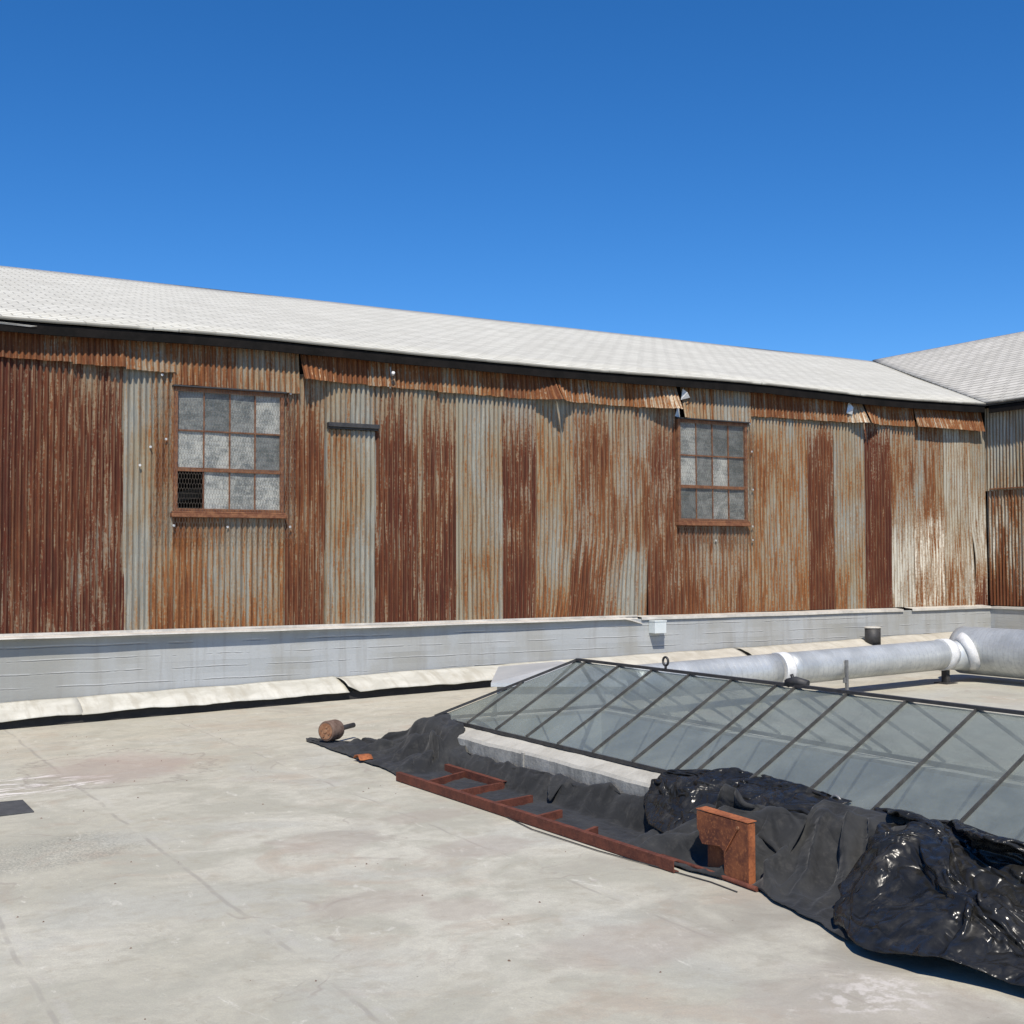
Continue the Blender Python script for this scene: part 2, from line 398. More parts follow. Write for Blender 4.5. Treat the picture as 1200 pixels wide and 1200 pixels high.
def mat_rust(name, a, b, c, sc=9, rough=.85):
    k = NT(name); p = k.pos(); n = k.noise(p, sc, 6, .65, .4); g = k.noise(p, sc*8, 4, .7)
    col = k.mix(k.rng(n, .35, .65), a, b); col = k.mix(k.math('MULTIPLY', k.rng(g, .5, .7), .7), col, c)
    return k.done(k.pbr(col, rough, 0, k.bump(k.math('ADD', n, g), .5, .004), Specular_IOR_Level=.3))

def mat_cloth():
    k = NT('faded_black_fabric'); p = k.pos(); n = k.noise(p, 3, 5, .6, .5); g = k.noise(p, 260, 2, .6); d = k.noise(p, 14, 5, .7)
    col = k.mix(k.rng(n, .35, .65), (.012, .0125, .013), (.026, .0265, .0265))
    col = k.mix(k.math('MULTIPLY', k.rng(d, .5, .72), .4), col, (.065, .062, .056))
    return k.done(k.pbr(col, .82, 0, k.bump(g, .25, .002, k.bump(k.math('ABSOLUTE', k.math('SUBTRACT', k.noise(k.scale(p, 1.6, .5, 1), 7.0, 2, .5, .6), .5)), .8, .03, k.bump(d, .25, .01))), Sheen_Weight=.1, Specular_IOR_Level=.35))
def mat_plastic():
    k = NT('black_plastic_sheeting'); p = k.pos(); n = k.noise(p, 5, 5, .6, .8); c = k.noise(p, 11, 4, .55, 1.4); d = k.noise(p, 9, 6, .7)
    col = k.mix(k.rng(n, .35, .65), (.012, .012, .0115), (.022, .0215, .020))
    dust = k.rng(d, .50, .70)
    col = k.mix(k.math('MULTIPLY', dust, .45), col, (.055, .050, .042))
    rough = k.math('ADD', k.math('MULTIPLY', dust, .30), k.rng(c, .35, .65, .20, .34))
    # crumpled film: small flat facets with sharp ridges between them
    r1 = k.math('ABSOLUTE', k.math('SUBTRACT', k.noise(k.scale(p, 1.5, .6, 1.0), 6.0, 1, .4, .9), .5))
    r2 = k.math('ABSOLUTE', k.math('SUBTRACT', k.noise(k.scale(p, .6, 1.3, 1.0), 11.0, 1, .4, .7), .5))
    r3 = k.math('ABSOLUTE', k.math('SUBTRACT', k.noise(k.scale(p, 1.0, 1.0, 1.0), 27.0, 1, .4, .5), .5))
    mk = k.rng(k.noise(p, 3.2, 2, .5), .42, .62)
    r2 = k.math('MULTIPLY', r2, mk); r3 = k.math('MULTIPLY', r3, mk)
    b = k.bump(r1, 1.0, .075, k.bump(r2, .8, .040, k.bump(r3, .5, .009)))
    return k.done(k.pbr(col, rough, 0, b, Specular_IOR_Level=.36))
def mat_membrane():
    k = NT('white_coated_membrane'); uv = k.uv(); n = k.noise(uv, 2.5, 5, .6, .5); g = k.noise(uv, 25, 5, .7); st = k.noise(k.scale(uv, 8, 1.5, 1), 1, 4, .6)
    col = k.mix(k.rng(n, .35, .65), (.43, .415, .355), (.55, .535, .47))
    r = k.rng(k.sep(uv)[0], 9.0, 11.5)
    col = k.mix(r, col, k.mix(k.rng(n, .35, .65), (.40, .37, .31), (.50, .47, .40)))
    col = k.mix(k.math('MULTIPLY', k.rng(st, .46, .66), .5), col, (.33, .30, .235))
    col = k.mix(k.math('MULTIPLY', k.rng(g, .5, .72), .25), col, (.40, .37, .31))
    return k.done(k.pbr(col, .75, 0, k.bump(n, .5, .02, k.bump(g, .4, .004))))
def mat_curb():
    k = NT('weathered_curb_concrete'); p = k.pos(); n = k.noise(p, 3.5, 6, .65, .5); g = k.noise(p, 40, 5, .7); st = k.noise(k.scale(p, 8, 8, 1.4), 1, 5, .65)
    col = k.mix(k.rng(n, .35, .65), (.25, .245, .225), (.40, .39, .355))
    col = k.mix(k.math('MULTIPLY', k.rng(st, .45, .65), .5), col, (.13, .13, .12))
    col = k.mix(k.math('MULTIPLY', k.rng(g, .5, .7), .4), col, (.19, .185, .17))
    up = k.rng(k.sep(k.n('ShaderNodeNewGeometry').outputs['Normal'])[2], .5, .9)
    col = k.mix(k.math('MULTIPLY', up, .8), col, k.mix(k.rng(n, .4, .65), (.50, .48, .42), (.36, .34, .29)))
    return k.done(k.pbr(col, .88, 0, k.bump(k.math('ADD', g, n), .6, .008)))

M = dict(
    corr=mat_corrugated(), deck=mat_deck(), parapet=mat_parapet(), galv=mat_galv(), glass=mat_glass(), frosted=mat_frosted(),
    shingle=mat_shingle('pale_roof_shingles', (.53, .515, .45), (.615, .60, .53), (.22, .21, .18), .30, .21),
    shingle2=mat_shingle('grey_roof_shingles', (.47, .45, .395), (.57, .545, .485), (.10, .095, .085), .3, .24),
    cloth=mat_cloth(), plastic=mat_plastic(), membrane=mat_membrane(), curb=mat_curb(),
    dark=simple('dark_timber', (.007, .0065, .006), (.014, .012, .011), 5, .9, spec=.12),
    tar=simple('black_bitumen_felt', (.012, .012, .013), (.022, .021, .021), 8, .8),
    inner=simple('painted_light_well', (.34, .37, .37), (.44, .46, .45), 2.5, .8, stretch=(1, 1, .6)),
    barmetal=simple('aged_glazing_bar', (.05, .048, .045), (.10, .095, .085), 12, .55, .3),
    cap=simple('cap_flashing', (.42, .40, .36), (.60, .57, .51), 3, .6),
    capdark=simple('cap_flashing_lip', (.30, .30, .28), (.42, .41, .38), 3, .6),
    sheet=simple('zinc_sheet', (.52, .55, .56), (.62, .64, .64), 2, .42, .35),
    boxm=simple('pale_enamel', (.55, .60, .60), (.62, .66, .66), 5, .5),
    white=simple('white_duct_mastic', (.56, .56, .55), (.72, .72, .71), 14, .6, bump=.5),
    steel=simple('dark_painted_steel', (.02, .02, .022), (.045, .043, .042), 14, .6),
    strut=simple('dull_steel', (.16, .16, .16), (.24, .24, .235), 14, .5, .4),
    rustw=mat_rust('window_frame_rust', (.13, .048, .026), (.25, .115, .055), (.33, .17, .085), 14),
    rustl=mat_rust('ladder_rust', (.080, .026, .018), (.14, .044, .027), (.18, .075, .045), 12),
    rustp=mat_rust('dark_panel_rust', (.085, .028, .018), (.20, .068, .030), (.34, .13, .05), 6),
    rusto=mat_rust('orange_rust', (.20, .065, .028), (.38, .13, .05), (.09, .03, .02), 7),
    rustd=mat_rust('drum_rust', (.10, .065, .05), (.17, .12, .095), (.22, .10, .05), 22),
    hub=mat_rust('hub_rust', (.22, .10, .05), (.34, .19, .11), (.10, .05, .03), 30),
    rubber=simple('grey_rubber', (.045, .047, .05), (.075, .077, .08), 9, .8),
    ground=simple('yard_asphalt', (.05, .05, .05), (.09, .088, .085), .3, .9),
    wire=simple('galvanised_wire', (.07, .06, .05), (.16, .13, .10), 30, .6),
    bright=simple('bright_washer', (.48, .48, .47), (.62, .62, .61), 30, .4),
)
# ------------------------------------------------------------------ setting
WY = 14.70           # main wall plane
WX = 18.30           # wing wall plane
WB = 0.965           # foot of the iron
d = MB()
SKY = (4.89, 6.69, 2.82, 9.75)      # outer rectangle of the skylight curb
IN = (SKY[0]+.13, SKY[1]-.13, SKY[2]+.13, SKY[3]-.13)
xs = [-26, -12, -4, 0, IN[0], IN[1], 9, 12, 15, WX-.05]
ys = [-24, -8, 0, IN[2], IN[3], WY-.1]
for i in range(len(xs)-1):
    for j in range(len(ys)-1):
        if i == 4 and j == 3: continue
        d.quad([(x, y, deck_z(x)) for x, y in ((xs[i], ys[j]), (xs[i+1], ys[j]), (xs[i+1], ys[j+1]), (xs[i], ys[j+1]))])
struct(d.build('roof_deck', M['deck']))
g = MB(); g.quad([(-400, -400, -7), (400, -400, -7), (400, 400, -7), (-400, 400, -7)]); struct(g.build('ground', M['ground']))
# room under the skylight
g = MB()
g.quad([(0, -2, -3.4), (12, -2, -3.4), (12, 13, -3.4), (0, 13, -3.4)])
struct(g.build('room_floor', M['inner']))

# ------------------------------------------------------------------ main shed
shed = thing('corrugated_shed', (8, WY, 0), 'long shed clad in rusty corrugated iron sheets under a pale shingle roof', 'building')

def corr_sheet(x0, x1, z0, z1, rust, tone, pale=0.0, topc=0.0, topl=.5, bot=0.0, off=0.0, warp=None, flare=None, seed=None, extra=None,
               name='corrugated_sheet', parent=None, axis='x', rows=14, edge=None, mat=None, rag=0.0):
    """one sheet of corrugated iron; rust cover and tone vary over the sheet as in the photograph"""
    seed = random.uniform(0, 50) if seed is None else seed
    m = MB(); nu = max(8, int((x1-x0)/.068*8)); tilt = random.uniform(-.004, .004)
    def fn(u, v):
        s = x0 + (x1-x0)*u; z = z0 + (z1-z0)*v
        if rag: z += (1-v)*rag*nz(s*9, seed)
        sx = s + (warp(s, z) if warp else 0)
        a = .0125*math.sin(2*math.pi*s/.068)
        o = off + a + tilt*(v-.5) + .013*nz(s*1.1, z*.9, seed) + .004*nz(s*4, z*2.5, seed)
        if flare: o += flare(s)*(1-v)**1.35
        if edge: o += edge(s, z)
        if axis == 'x': return (sx + nz(z*.8, seed)*.004, WY - .012 - o, z)
        return (WX - .012 - o, sx, z)
    def at(u, v):
        s = x0 + (x1-x0)*u; z = z0 + (z1-z0)*v
        r = rust; 
        if topc: r -= topc*max(0.0, min(1.0, 1-(z1-z + .25*nz(s*4, seed, 3))/topl))
        if bot: r += bot*max(0.0, min(1.0, 1-(z-z0)/(.9)))
        t = tone + .25*nz(s*3, z*1.1, seed+9)
        p = pale
        if extra:
            dr, dt, dp = extra(s, z); r += dr; t += dt; p += dp
        return (max(0, min(1, r)), max(0, min(1, t)), max(0, min(1, p)), seed)
    nv = rows
    m.grid(nu, nv, fn, uvf=lambda u, v: (x0+(x1-x0)*u, z0+(z1-z0)*v), atf=at)
    return m.build(name, mat or M['corr'], parent or shed)

TOP = 4.12
def vwarp(s, z):      # dented run of sheets left of the right-hand window
    a = math.exp(-((s-9.9)/.8)**2)*max(0, 1-(z-WB)/1.3)
    return -.16*a*(1-max(0, min(1, (z-WB)/1.3)))**.6 + .03*math.sin(z*4+s)*a
sheets = [
 # x0, x1, z0, z1, rust, tone, kw
 (-4.0, -3.3, .55, .8, {}), (-3.3, -2.6, .45, .5, {}), (-2.6, -1.9, .7, .9, {}), (-1.9, -1.2, .4, .4, {}), (-1.2, -.5, .6, .8, {}), (-.5, .15, .4, .6, {}), (.15, .8, .7, .8, {}), (.8, 1.45, .5, .6, {}),
 (1.45, 2.10, .80, 1.0, {}),
 (2.08, 2.71, .70, .88, dict(topc=.16, topl=1.3)),
 (2.69, 3.34, .68, .92, dict(topc=.22, topl=1.4)),
 (3.32, 3.90, .17, .15, dict(extra=lambda s, z: (.32*max(0, min(1, (s-3.55)/.2)) + .15*max(0, 1-(z-WB)/.9), 0, 0))),
 (5.27, 5.82, .62, .62, dict(topc=.34, topl=1.0)),
 (5.80, 6.52, .24, .25, dict(topc=.12, topl=.9, extra=lambda s, z: (.10*math.exp(-((s-6.1)/.12)**2), 0, 0))),
 (6.50, 7.12, .72, .84, dict(topc=.62, topl=.95, bot=.1)),
 (7.10, 7.70, .66, .84, dict(topc=.56, topl=.95, bot=.12, extra=lambda s, z: (-.4*math.exp(-((s-7.15)/.05)**2), 0, 0))),
 (7.68, 8.40, .27, .20, dict(topc=.2, topl=.8, extra=lambda s, z: (-.25*math.exp(-((s-7.7)/.07)**2), 0, 0))),
 (8.38, 8.93, .68, .88, dict(topc=.55, topl=1.0, bot=.15)),
 (8.90, 9.59, .31, .15, dict(topc=.22, topl=.5, bot=.22)),
 (9.57, 10.17, .56, .55, dict(topc=.34, topl=.6, bot=.16)),
 (10.15, 10.86, .46, .55, dict(topc=.25, topl=.8, extra=lambda s, z: (-.32*math.exp(-((s-10.6)/.18)**2)*(z < 1.9), 0, 0))),
 (10.84, 11.37, .68, .75, dict(topc=.45, topl=.8, bot=.06)),
 (12.74, 13.42, .42, .10, dict(topc=.2, topl=.6, bot=.16)),
 (13.40, 14.01, .46, .02, dict(topc=.22, topl=.7, bot=.12)),
 (13.99, 14.61, .73, .72, dict(topc=.6, topl=.42)),
 (14.59, 15.31, .32, .15, dict(topc=.2, topl=.7, bot=.08)),
 (15.29, 15.90, .75, .95, dict(topc=.5, topl=.45)),
 (15.88, 16.45, .36, .40, dict(topc=.1, topl=.5, extra=lambda s, z: (.22*math.exp(-((z-3.1)/.4)**2)-.12*(z<2.4), 0, .55*max(0, min(1, (2.75-z)/.8))))),
 (16.43, 17.20, .40, .42, dict(extra=lambda s, z: (.2*math.exp(-((s-16.8)/.16)**2)*(z>2.5)-.06*(z<2.5), 0, .95*max(0, min(1, (2.75-z)/.5))))),
 (17.18, 17.84, .20, .30, dict(bot=.35, extra=lambda s, z: (0, 0, .22+.3*max(0, min(1, (2.4-z)/.7))), edge=lambda s, z: .05*math.exp(-((s-17.84)/.10)**2)*max(0, min(1, (2.5-z)/.9)))),
 (17.86, 18.26, .26, .35, dict(bot=.45, extra=lambda s, z: (0, .5*(z < 1.5), .55*max(0, min(1, (3.2-z)/1.0))))),
]
for i, (x0, x1, rr, tt, kw) in enumerate(sheets):
    w = vwarp if 8.3 < x0 < 10.6 else None
    z0 = WB + random.uniform(-.004, .012)
    if x0 > 17.8:
        kw = dict(kw); 
        w = lambda s, z: (18.26-s)/.40*.11*max(0, math.sin(max(0, min(1, (2.35-z)/1.4))*math.pi))
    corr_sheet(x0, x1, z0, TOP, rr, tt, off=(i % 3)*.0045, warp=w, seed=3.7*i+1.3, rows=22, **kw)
# patches under and around the two windows
corr_sheet(3.88, 5.29, WB, 2.30, .44, .05, topc=0, bot=.06, off=.006, seed=77.1, extra=lambda s, z: (.18*math.exp(-((s-4.05)/.2)**2), 0, 0))
corr_sheet(11.35, 12.77, WB, 2.29, .58, .42, bot=.04, off=.006, seed=12.9, extra=lambda s, z: (.12*math.exp(-((s-11.5)/.25)**2)-.14*math.exp(-((s-12.15)/.12)**2), .2*math.exp(-((s-11.5)/.25)**2), 0))
# overlay strip of sheet with the slot above it
corr_sheet(5.84, 6.49, WB+.004, 3.44, .25, .18, off=.022, seed=41.0, bot=.05, extra=lambda s, z: (.12*math.exp(-((s-6.05)/.1)**2)-.2*math.exp(-((s-6.45)/.08)**2), 0, 0))

# the upper run of short sheets, bent outwards along their lower edges
def fl(*keys): return lambda s: lerp_keys(keys, s)
upper = [
 (-4.0, -1.0, 4.05, .6, .5, fl((-4, .03), (-1, .04))), (-1.0, 1.0, 4.05, .6, .6, fl((-1, .04), (1, .05))),
 (1.0, 2.75, 4.045, .66, .45, fl((1, .05), (2.2, .035), (2.75, .05))),
 (2.73, 3.32, 4.03, .72, .35, fl((2.73, .05), (3.10, .06), (3.32, .085))),
 (3.30, 3.92, 4.01, .55, .1, fl((3.3, .075), (3.6, .05), (3.92, .035))),
 (3.88, 4.66, 3.875, .60, .35, fl((3.88, .03), (4.66, .035))),
 (4.64, 5.45, 3.862, .40, .35, fl((4.64, .03), (5.45, .045))),
 (5.46, 6.40, 4.040, .74, .05, fl((5.46, .185), (5.65, .13), (5.95, .035), (6.2, .03), (6.40, .035))),
 (6.38, 7.40, 4.030, .62, .15, fl((6.38, .05), (6.58, .075), (6.62, .07), (6.9, .03), (7.4, .03))),
 (7.38, 8.40, 4.015, .50, .10, fl((7.38, .03), (8.4, .035))),
 (8.38, 9.205, 4.010, .78, .25, fl((8.38, .03), (8.85, .045), (9.05, .14), (9.205, .27))),
 (9.235, 9.78, 4.010, .62, .08, fl((9.235, .26), (9.36, .12), (9.55, .05), (9.78, .085))),
 (9.79, 10.60, 4.010, .60, .12, fl((9.79, .09), (9.92, .04), (10.6, .03))),
 (10.58, 11.36, 4.010, .55, .02, fl((10.58, .03), (10.8, .05), (11.10, .13), (11.36, .19))),
 (11.45, 12.10, 3.900, .36, .05, fl((11.45, .12), (11.6, .05), (12.1, .03))),
 (12.08, 12.80, 3.892, .36, .05, fl((12.08, .03), (12.8, .03))),
 (12.78, 13.90, 4.005, .62, .3, fl((12.78, .02), (13.9, .03))),
 (13.88, 14.86, 4.01, .66, .3, fl((13.88, .03), (14.86, .04))),
 (14.84, 15.22, 4.012, .40, .1, fl((14.84, .04), (15.0, .09), (15.22, .20))),
 (15.24, 15.72, 4.012, .56, .1, fl((15.24, .20), (15.4, .12), (15.6, .05), (15.72, .04))),
 (15.70, 16.42, 4.016, .55, .1, fl((15.7, .04), (16.42, .05))),
 (16.40, 18.10, 4.02, .60, .2, fl((16.4, .125), (17.2, .13), (18.16, .11))),
]
for i, (x0, x1, z0, rr, tt, f) in enumerate(upper):
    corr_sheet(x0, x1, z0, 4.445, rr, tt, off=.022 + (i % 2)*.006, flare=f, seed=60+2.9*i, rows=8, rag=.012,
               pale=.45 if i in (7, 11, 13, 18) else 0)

# timber wall behind the iron, with the two window openings left open
b = MB()
W1 = (3.92, 5.235, 2.375, 3.845); W2 = (11.41, 12.71, 2.365, 3.875)
px = -12
for (a0, a1, c0, c1) in (W1, W2):
    b.box((px, WY+.022, -.2), (a0, WY+.16, 4.5)); b.box((a0, WY+.022, -.2), (a1, WY+.16, c0)); b.box((a0, WY+.022, c1), (a1, WY+.16, 4.5)); px = a1
b.box((px, WY+.022, -.2), (WX+.1, WY+.16, 4.5))
b.box((-12, 23.5, -.2), (24, 23.7, 6.9))
b.build('backing_wall', M['dark'], shed)
g = MB(); g.box((-12, WY+.16, -.05), (WX, 23.5, 0)); g.build('floor', M['dark'], shed)
# timbers seen through the broken pane
g = MB(); g.bar((3.6, 15.5, 2.45), (4.9, 15.9, 2.75), .05, .12); g.bar((4.23, 15.3, 2.0), (4.23, 15.3, 2.78), .03, .03); g.box((3.4, 15.9, 2.2), (5.4, 16.0, 2.35))
g.build('inner_timber', M['strut'], shed)
# roof slabs
EZ, EY = 4.492, WY-.225
RY, RZ = 23.95, 7.175
RX = 25.3; EX = WX-.25
sl = (RZ-EZ)/(RY-EY)
def roof_pt(x, t):
    y = EY + (RY-EY)*t
    return (x, y, EZ + (RZ-EZ)*t + .018*nz(x*.35, t*2, 4) + .006*nz(x*3.1, t*5, 2)*(1-t) - .012*math.sin(x*.9)*(1-t))
def quadroof(name, fn, nu, nv, uvf, mat, par, th=.035):
    m = MB(); m.grid(nu, nv, fn, uvf=uvf, smooth=True)
    o = m.build(name, mat, par)
    s = o.modifiers.new('t', 'SOLIDIFY'); s.thickness = th; s.offset = -1
    return o
Ls = math.hypot(RY-EY, RZ-EZ)
def main_fn(u, v):
    xr = EX + (RX-EX)*v           # valley runs from eave corner to the meeting ridges
    return roof_pt(-12 + (xr+12)*u, v)
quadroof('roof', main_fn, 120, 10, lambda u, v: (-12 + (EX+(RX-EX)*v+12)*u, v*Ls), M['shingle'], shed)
m = MB(); m.grid(2, 1, lambda u, v: (-12+37.3*u, RY+9.5*v, RZ-2.7*v), uvf=lambda u, v: (37*u, 9.9*v)); m.build('rear_roof', M['shingle'], shed)
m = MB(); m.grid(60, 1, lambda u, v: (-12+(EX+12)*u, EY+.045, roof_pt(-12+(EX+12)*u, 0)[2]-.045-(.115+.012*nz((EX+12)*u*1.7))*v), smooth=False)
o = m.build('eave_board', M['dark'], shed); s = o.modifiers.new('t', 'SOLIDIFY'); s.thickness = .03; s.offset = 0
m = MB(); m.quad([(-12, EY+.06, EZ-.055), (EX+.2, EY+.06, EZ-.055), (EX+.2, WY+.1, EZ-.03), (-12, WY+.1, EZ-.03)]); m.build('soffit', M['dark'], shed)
for kx in [k*.61-3.9 for k in range(36)]:
    pass
# loose bright scraps of flashing under the eave and at the sheet joints
def scrap(pts, mat, name='loose_flashing', par=None, th=.003):
    m = MB(); m.quad(pts); o = m.build(name, mat, par or shed); s = o.modifiers.new('t', 'SOLIDIFY'); s.thickness = th; return o
scrap([(1.5, EY+.03, 4.40), (2.25, EY+.02, 4.385), (2.32, EY+.012, 4.398), (1.5, EY+.01, 4.425)], M['cap'])
scrap([(11.42, WY-.10, 4.16), (11.56, WY-.14, 4.20), (11.50, WY-.16, 4.27), (11.44, WY-.12, 4.33)], M['bright'])
scrap([(14.82, WY-.09, 4.16), (14.93, WY-.11, 4.14), (14.94, WY-.13, 4.25), (14.87, WY-.09, 4.36)], M['sheet'])
scrap([(11.345, WY-.05, 3.92), (11.43, WY-.06, 3.90), (11.42, WY-.05, 4.06), (11.36, WY-.08, 4.03)], M['sheet'])
for x in (6.70, ):
    m = MB(); m.tube([(x, WY-.13, 4.19), (x-.01, WY-.17, 4.21)], .022, 8); m.tube([(x, WY-.05, 4.30), (x, WY-.05, 4.02)], .012, 6); m.build('bulb_holder', M['bright'], shed)

# black slot flashing over the overlay strip
g = MB(); g.box((5.83, WY-.105, 3.475), (6.53, WY-.03, 3.53)); g.box((5.83, WY-.075, 3.452), (6.53, WY-.028, 3.475)); g.build('drip_flashing', M['steel'], shed, bevel=.004)

# washers
def washer(x, z, o=.035):
    g = MB(); g.tube([(x, WY-.012-o, z), (x, WY-.012-o-.012, z)], .015, 8); g.build('roofing_washer', M['bright'], shed)
for x, z in ((3.75, 3.98), (3.80, 3.22), (3.90, 2.20), (4.55, 2.19), (5.34, 3.86), (5.34, 2.20), (12.80, 3.88), (12.83, 3.45), (12.84, 2.86), (12.83, 2.08), (12.83, 2.29), (12.1, 2.07), (3.62, 3.12), (3.5, 2.9)):
    washer(x, z)

# ------------------------------------------------------------------ windows
def window(x0, x1, z0, z1, broken, tones, splits, mesh_ext):
    y = WY-.055
    f = MB(); w = .045
    f.box((x0, y-.012, z0), (x0+w, y+.10, z1)); f.box((x1-w, y-.012, z0), (x1, y+.10, z1))
    f.box((x0+w, y-.010, z1-w), (x1-w, y+.10, z1)); f.box((x0+w, y-.010, z0), (x1-w, y+.10, z0+.035))
    fr = f.build('window', M['rustw'], shed, bevel=.004)
    ix0, ix1, iz0, iz1 = x0+w, x1-w, z0+.035, z1-w
    rows = [iz0 + (iz1-iz0)*t for t in splits]
    bm = MB(); W = (ix1-ix0)
    for k in (1, 2, 3): 
        xx = ix0 + W*k/4; bm.box((xx-.007, y+.012, iz0), (xx+.007, y+.045, iz1))
    bm.box((ix0, y+.000, rows[0]-.026), (ix1, y+.05, rows[0]+.020)); bm.box((ix0, y+.008, rows[1]-.009), (ix1, y+.048, rows[1]+.009))
    bm.build('glazing_bar', M['rustw'], fr)
    pn = MB(); zz = [iz0, rows[0], rows[1], iz1]
    for r in range(3):
        for c in range(4):
            if (r, c) in broken: continue
            a0 = ix0 + W*c/4; a1 = ix0 + W*(c+1)/4; sd = random.uniform(0, 9)
            tl = random.uniform(-.006, .006)
            P = [(a0, y+.026+tl, zz[r]), (a1, y+.026-tl, zz[r]), (a1, y+.030-tl, zz[r+1]), (a0, y+.030+tl, zz[r+1])]
            pn.quad(P, uvs=[(p[0], p[2]) for p in P], at=(.01, tones[r][c], 0, sd))
            P2 = [(p[0], p[1]+.005, p[2]) for p in P][::-1]
            pn.quad(P2, uvs=[(p[0], p[2]) for p in P2], at=(.01, tones[r][c], 0, sd))
    pn.build('window_pane', M['frosted'], fr)
    s = MB(); s.box((x0-.03, y-.045, z0-.070), (x1+.03, y+.05, z0-.022)); s.box((x0-.02, y-.035, z0-.022), (x1+.02, y+.05, z0)); s.build('sill', M['rustw'], fr, bevel=.006)
    s = MB(); s.box((x0-.02, y-.05, z1+.001), (x1+.02, y+.04, z1+.018)); s.build('head_flashing', M['steel'], fr)
    # chicken wire stretched over the opening
    wm = MB(); ex0, ex1, ez0, ez1 = mesh_ext; hx, hz = .034, .058; yy = y-.030; r = .0013
    def seg(a, b):
        dx, dz = b[0]-a[0], b[1]-a[1]; L = math.hypot(dx, dz); nx, nzz = -dz/L*r, dx/L*r
        wm.quad([(a[0]+nx, yy, a[1]+nzz), (a[0]-nx, yy, a[1]-nzz), (b[0]-nx, yy, b[1]-nzz), (b[0]+nx, yy, b[1]+nzz)])
        wm.quad([(a[0]+nx, yy-.0015, a[1]+nzz), (b[0]+nx, yy-.0015, b[1]+nzz), (b[0]-nx, yy-.0015, b[1]-nzz), (a[0]-nx, yy-.0015, a[1]-nzz)])
    nr = int((ez1-ez0)/hz*1.0); nc = int((ex1-ex0)/hx)
    for j in range(nr):
        zb = ez0 + j*hz
        for i in range(nc):
            xb = ex0 + i*hx + (hx/2 if j % 2 else 0)
            seg((xb, zb), (xb+hx/2, zb+hz*.38)); seg((xb+hx/2, zb+hz*.38), (xb+hx, zb)); 
            seg((xb+hx/2, zb+hz*.38), (xb+hx/2, zb+hz))
    wm.build('wire_mesh', M['wire'], fr)
window(3.895, 5.255, 2.37, 3.852, {(0, 0)}, [[0, .0, .45, .05], [0, .1, .3, .95], [.85, 1, .7, .2]], (.335, .665), (3.62, 5.42, 2.05, 3.86))
window(11.39, 12.73, 2.36, 3.882, set(), [[1, .85, .5, .8], [.0, .8, .0, .95], [.4, .9, 1, 1]], (.335, .66), (11.36, 12.86, 2.02, 3.88))

# ------------------------------------------------------------------ wing on the right
wing = thing('side_wing', (WX, 10, 0), 'wing at the right edge joined at right angles to the long rusty shed', 'building')
corr_sheet(14.03, 14.69, 2.98, 4.45, .18, .3, axis='y', parent=wing, off=.006, seed=5.1, pale=.1, flare=lambda s: .02)
corr_sheet(14.02, 14.68, WB, 3.02, .42, .4, axis='y', parent=wing, seed=9.3, bot=.5, pale=.35, extra=lambda s, z: (.25*math.exp(-((s-14.38)/.10)**2)*(z < 2.4), 0, .3*math.exp(-((s-14.52)/.06)**2)))
for i in range(18):
    y1 = 14.05-.62*i
    corr_sheet(y1-.64, y1, WB, 3.02, random.uniform(.3, .7), random.uniform(.1, .8), axis='y', parent=wing, seed=31+i*1.7, bot=.3, rows=8)
    corr_sheet(y1-.64, y1+.02, 2.98, 4.45, random.uniform(.1, .4), random.uniform(.1, .6), axis='y', parent=wing, off=.02, seed=71+i*1.7, rows=5)
b = MB(); b.box((WX+.022, 2.8, -.2), (WX+.16, WY+.02, 4.5)); b.box((WX+.16, 2.8, -.2), (32, 3.0, 4.4)); b.build('backing_wall', M['dark'], wing)
b = MB(); b.box((WX-.06, 2.8, 3.0), (WX-.015, 14.6, 3.02)); b.build('lap_flashing', M['rustw'], wing)
Lw = math.hypot(RX-EX, RZ-EZ)
def wing_fn(u, v):
    yv = EY + (RY-EY)*v
    return (EX + (RX-EX)*v, 2.6 + (yv-2.6)*u, EZ + (RZ-EZ)*v + .014*nz(u*9, v*2, 8)*(1-abs(2*u-1)**8))
quadroof('roof', wing_fn, 60, 10, lambda u, v: (2.6 + (EY+(RY-EY)*v-2.6)*u, v*Lw), M['shingle2'], wing)
m = MB(); m.grid(1, 1, lambda u, v: (RX+7.25*v, 2.6+31*u, RZ-2.69*v), uvf=lambda u, v: (31*u, 7.7*v), flip=True); m.build('rear_roof', M['shingle2'], wing)
m = MB(); m.box((EX+.03, 2.6, EZ-.16), (EX+.06, EY-.03, EZ-.045)); m.quad([(EX+.05, 2.6, EZ-.05), (EX+.05, WY, EZ-.05), (WX+.1, WY, EZ-.03), (WX+.1, 2.6, EZ-.03)]); m.build('eave_board', M['dark'], wing)

# ------------------------------------------------------------------ parapet
par = thing('parapet_wall', (8, WY-.15, 0), 'low grey painted concrete parapet running along the foot of the rusty iron', 'wall')
PY = WY-.17
def face(m, x0, x1, y, z0f, z1, n=60):
    m.grid(n, 4, lambda u, v: (x0+(x1-x0)*u, y + .006*nz((x0+(x1-x0)*u)*1.5, v*3), z0f(x0+(x1-x0)*u)*(1-v) + z1*v), uvf=lambda u, v: (x0+(x1-x0)*u, (z0f(x0+(x1-x0)*u)*(1-v)+z1*v)))
m = MB(); face(m, -12, WX-.02, PY, lambda x: deck_z(x)+.02, WB-.035, 160)
m.build('concrete_face', M['parapet'], par)
b = MB(); b.box((-12, PY+.012, -.6), (WX-.02, WY+.02, WB-.06)); b.build('core', M['curb'], par)
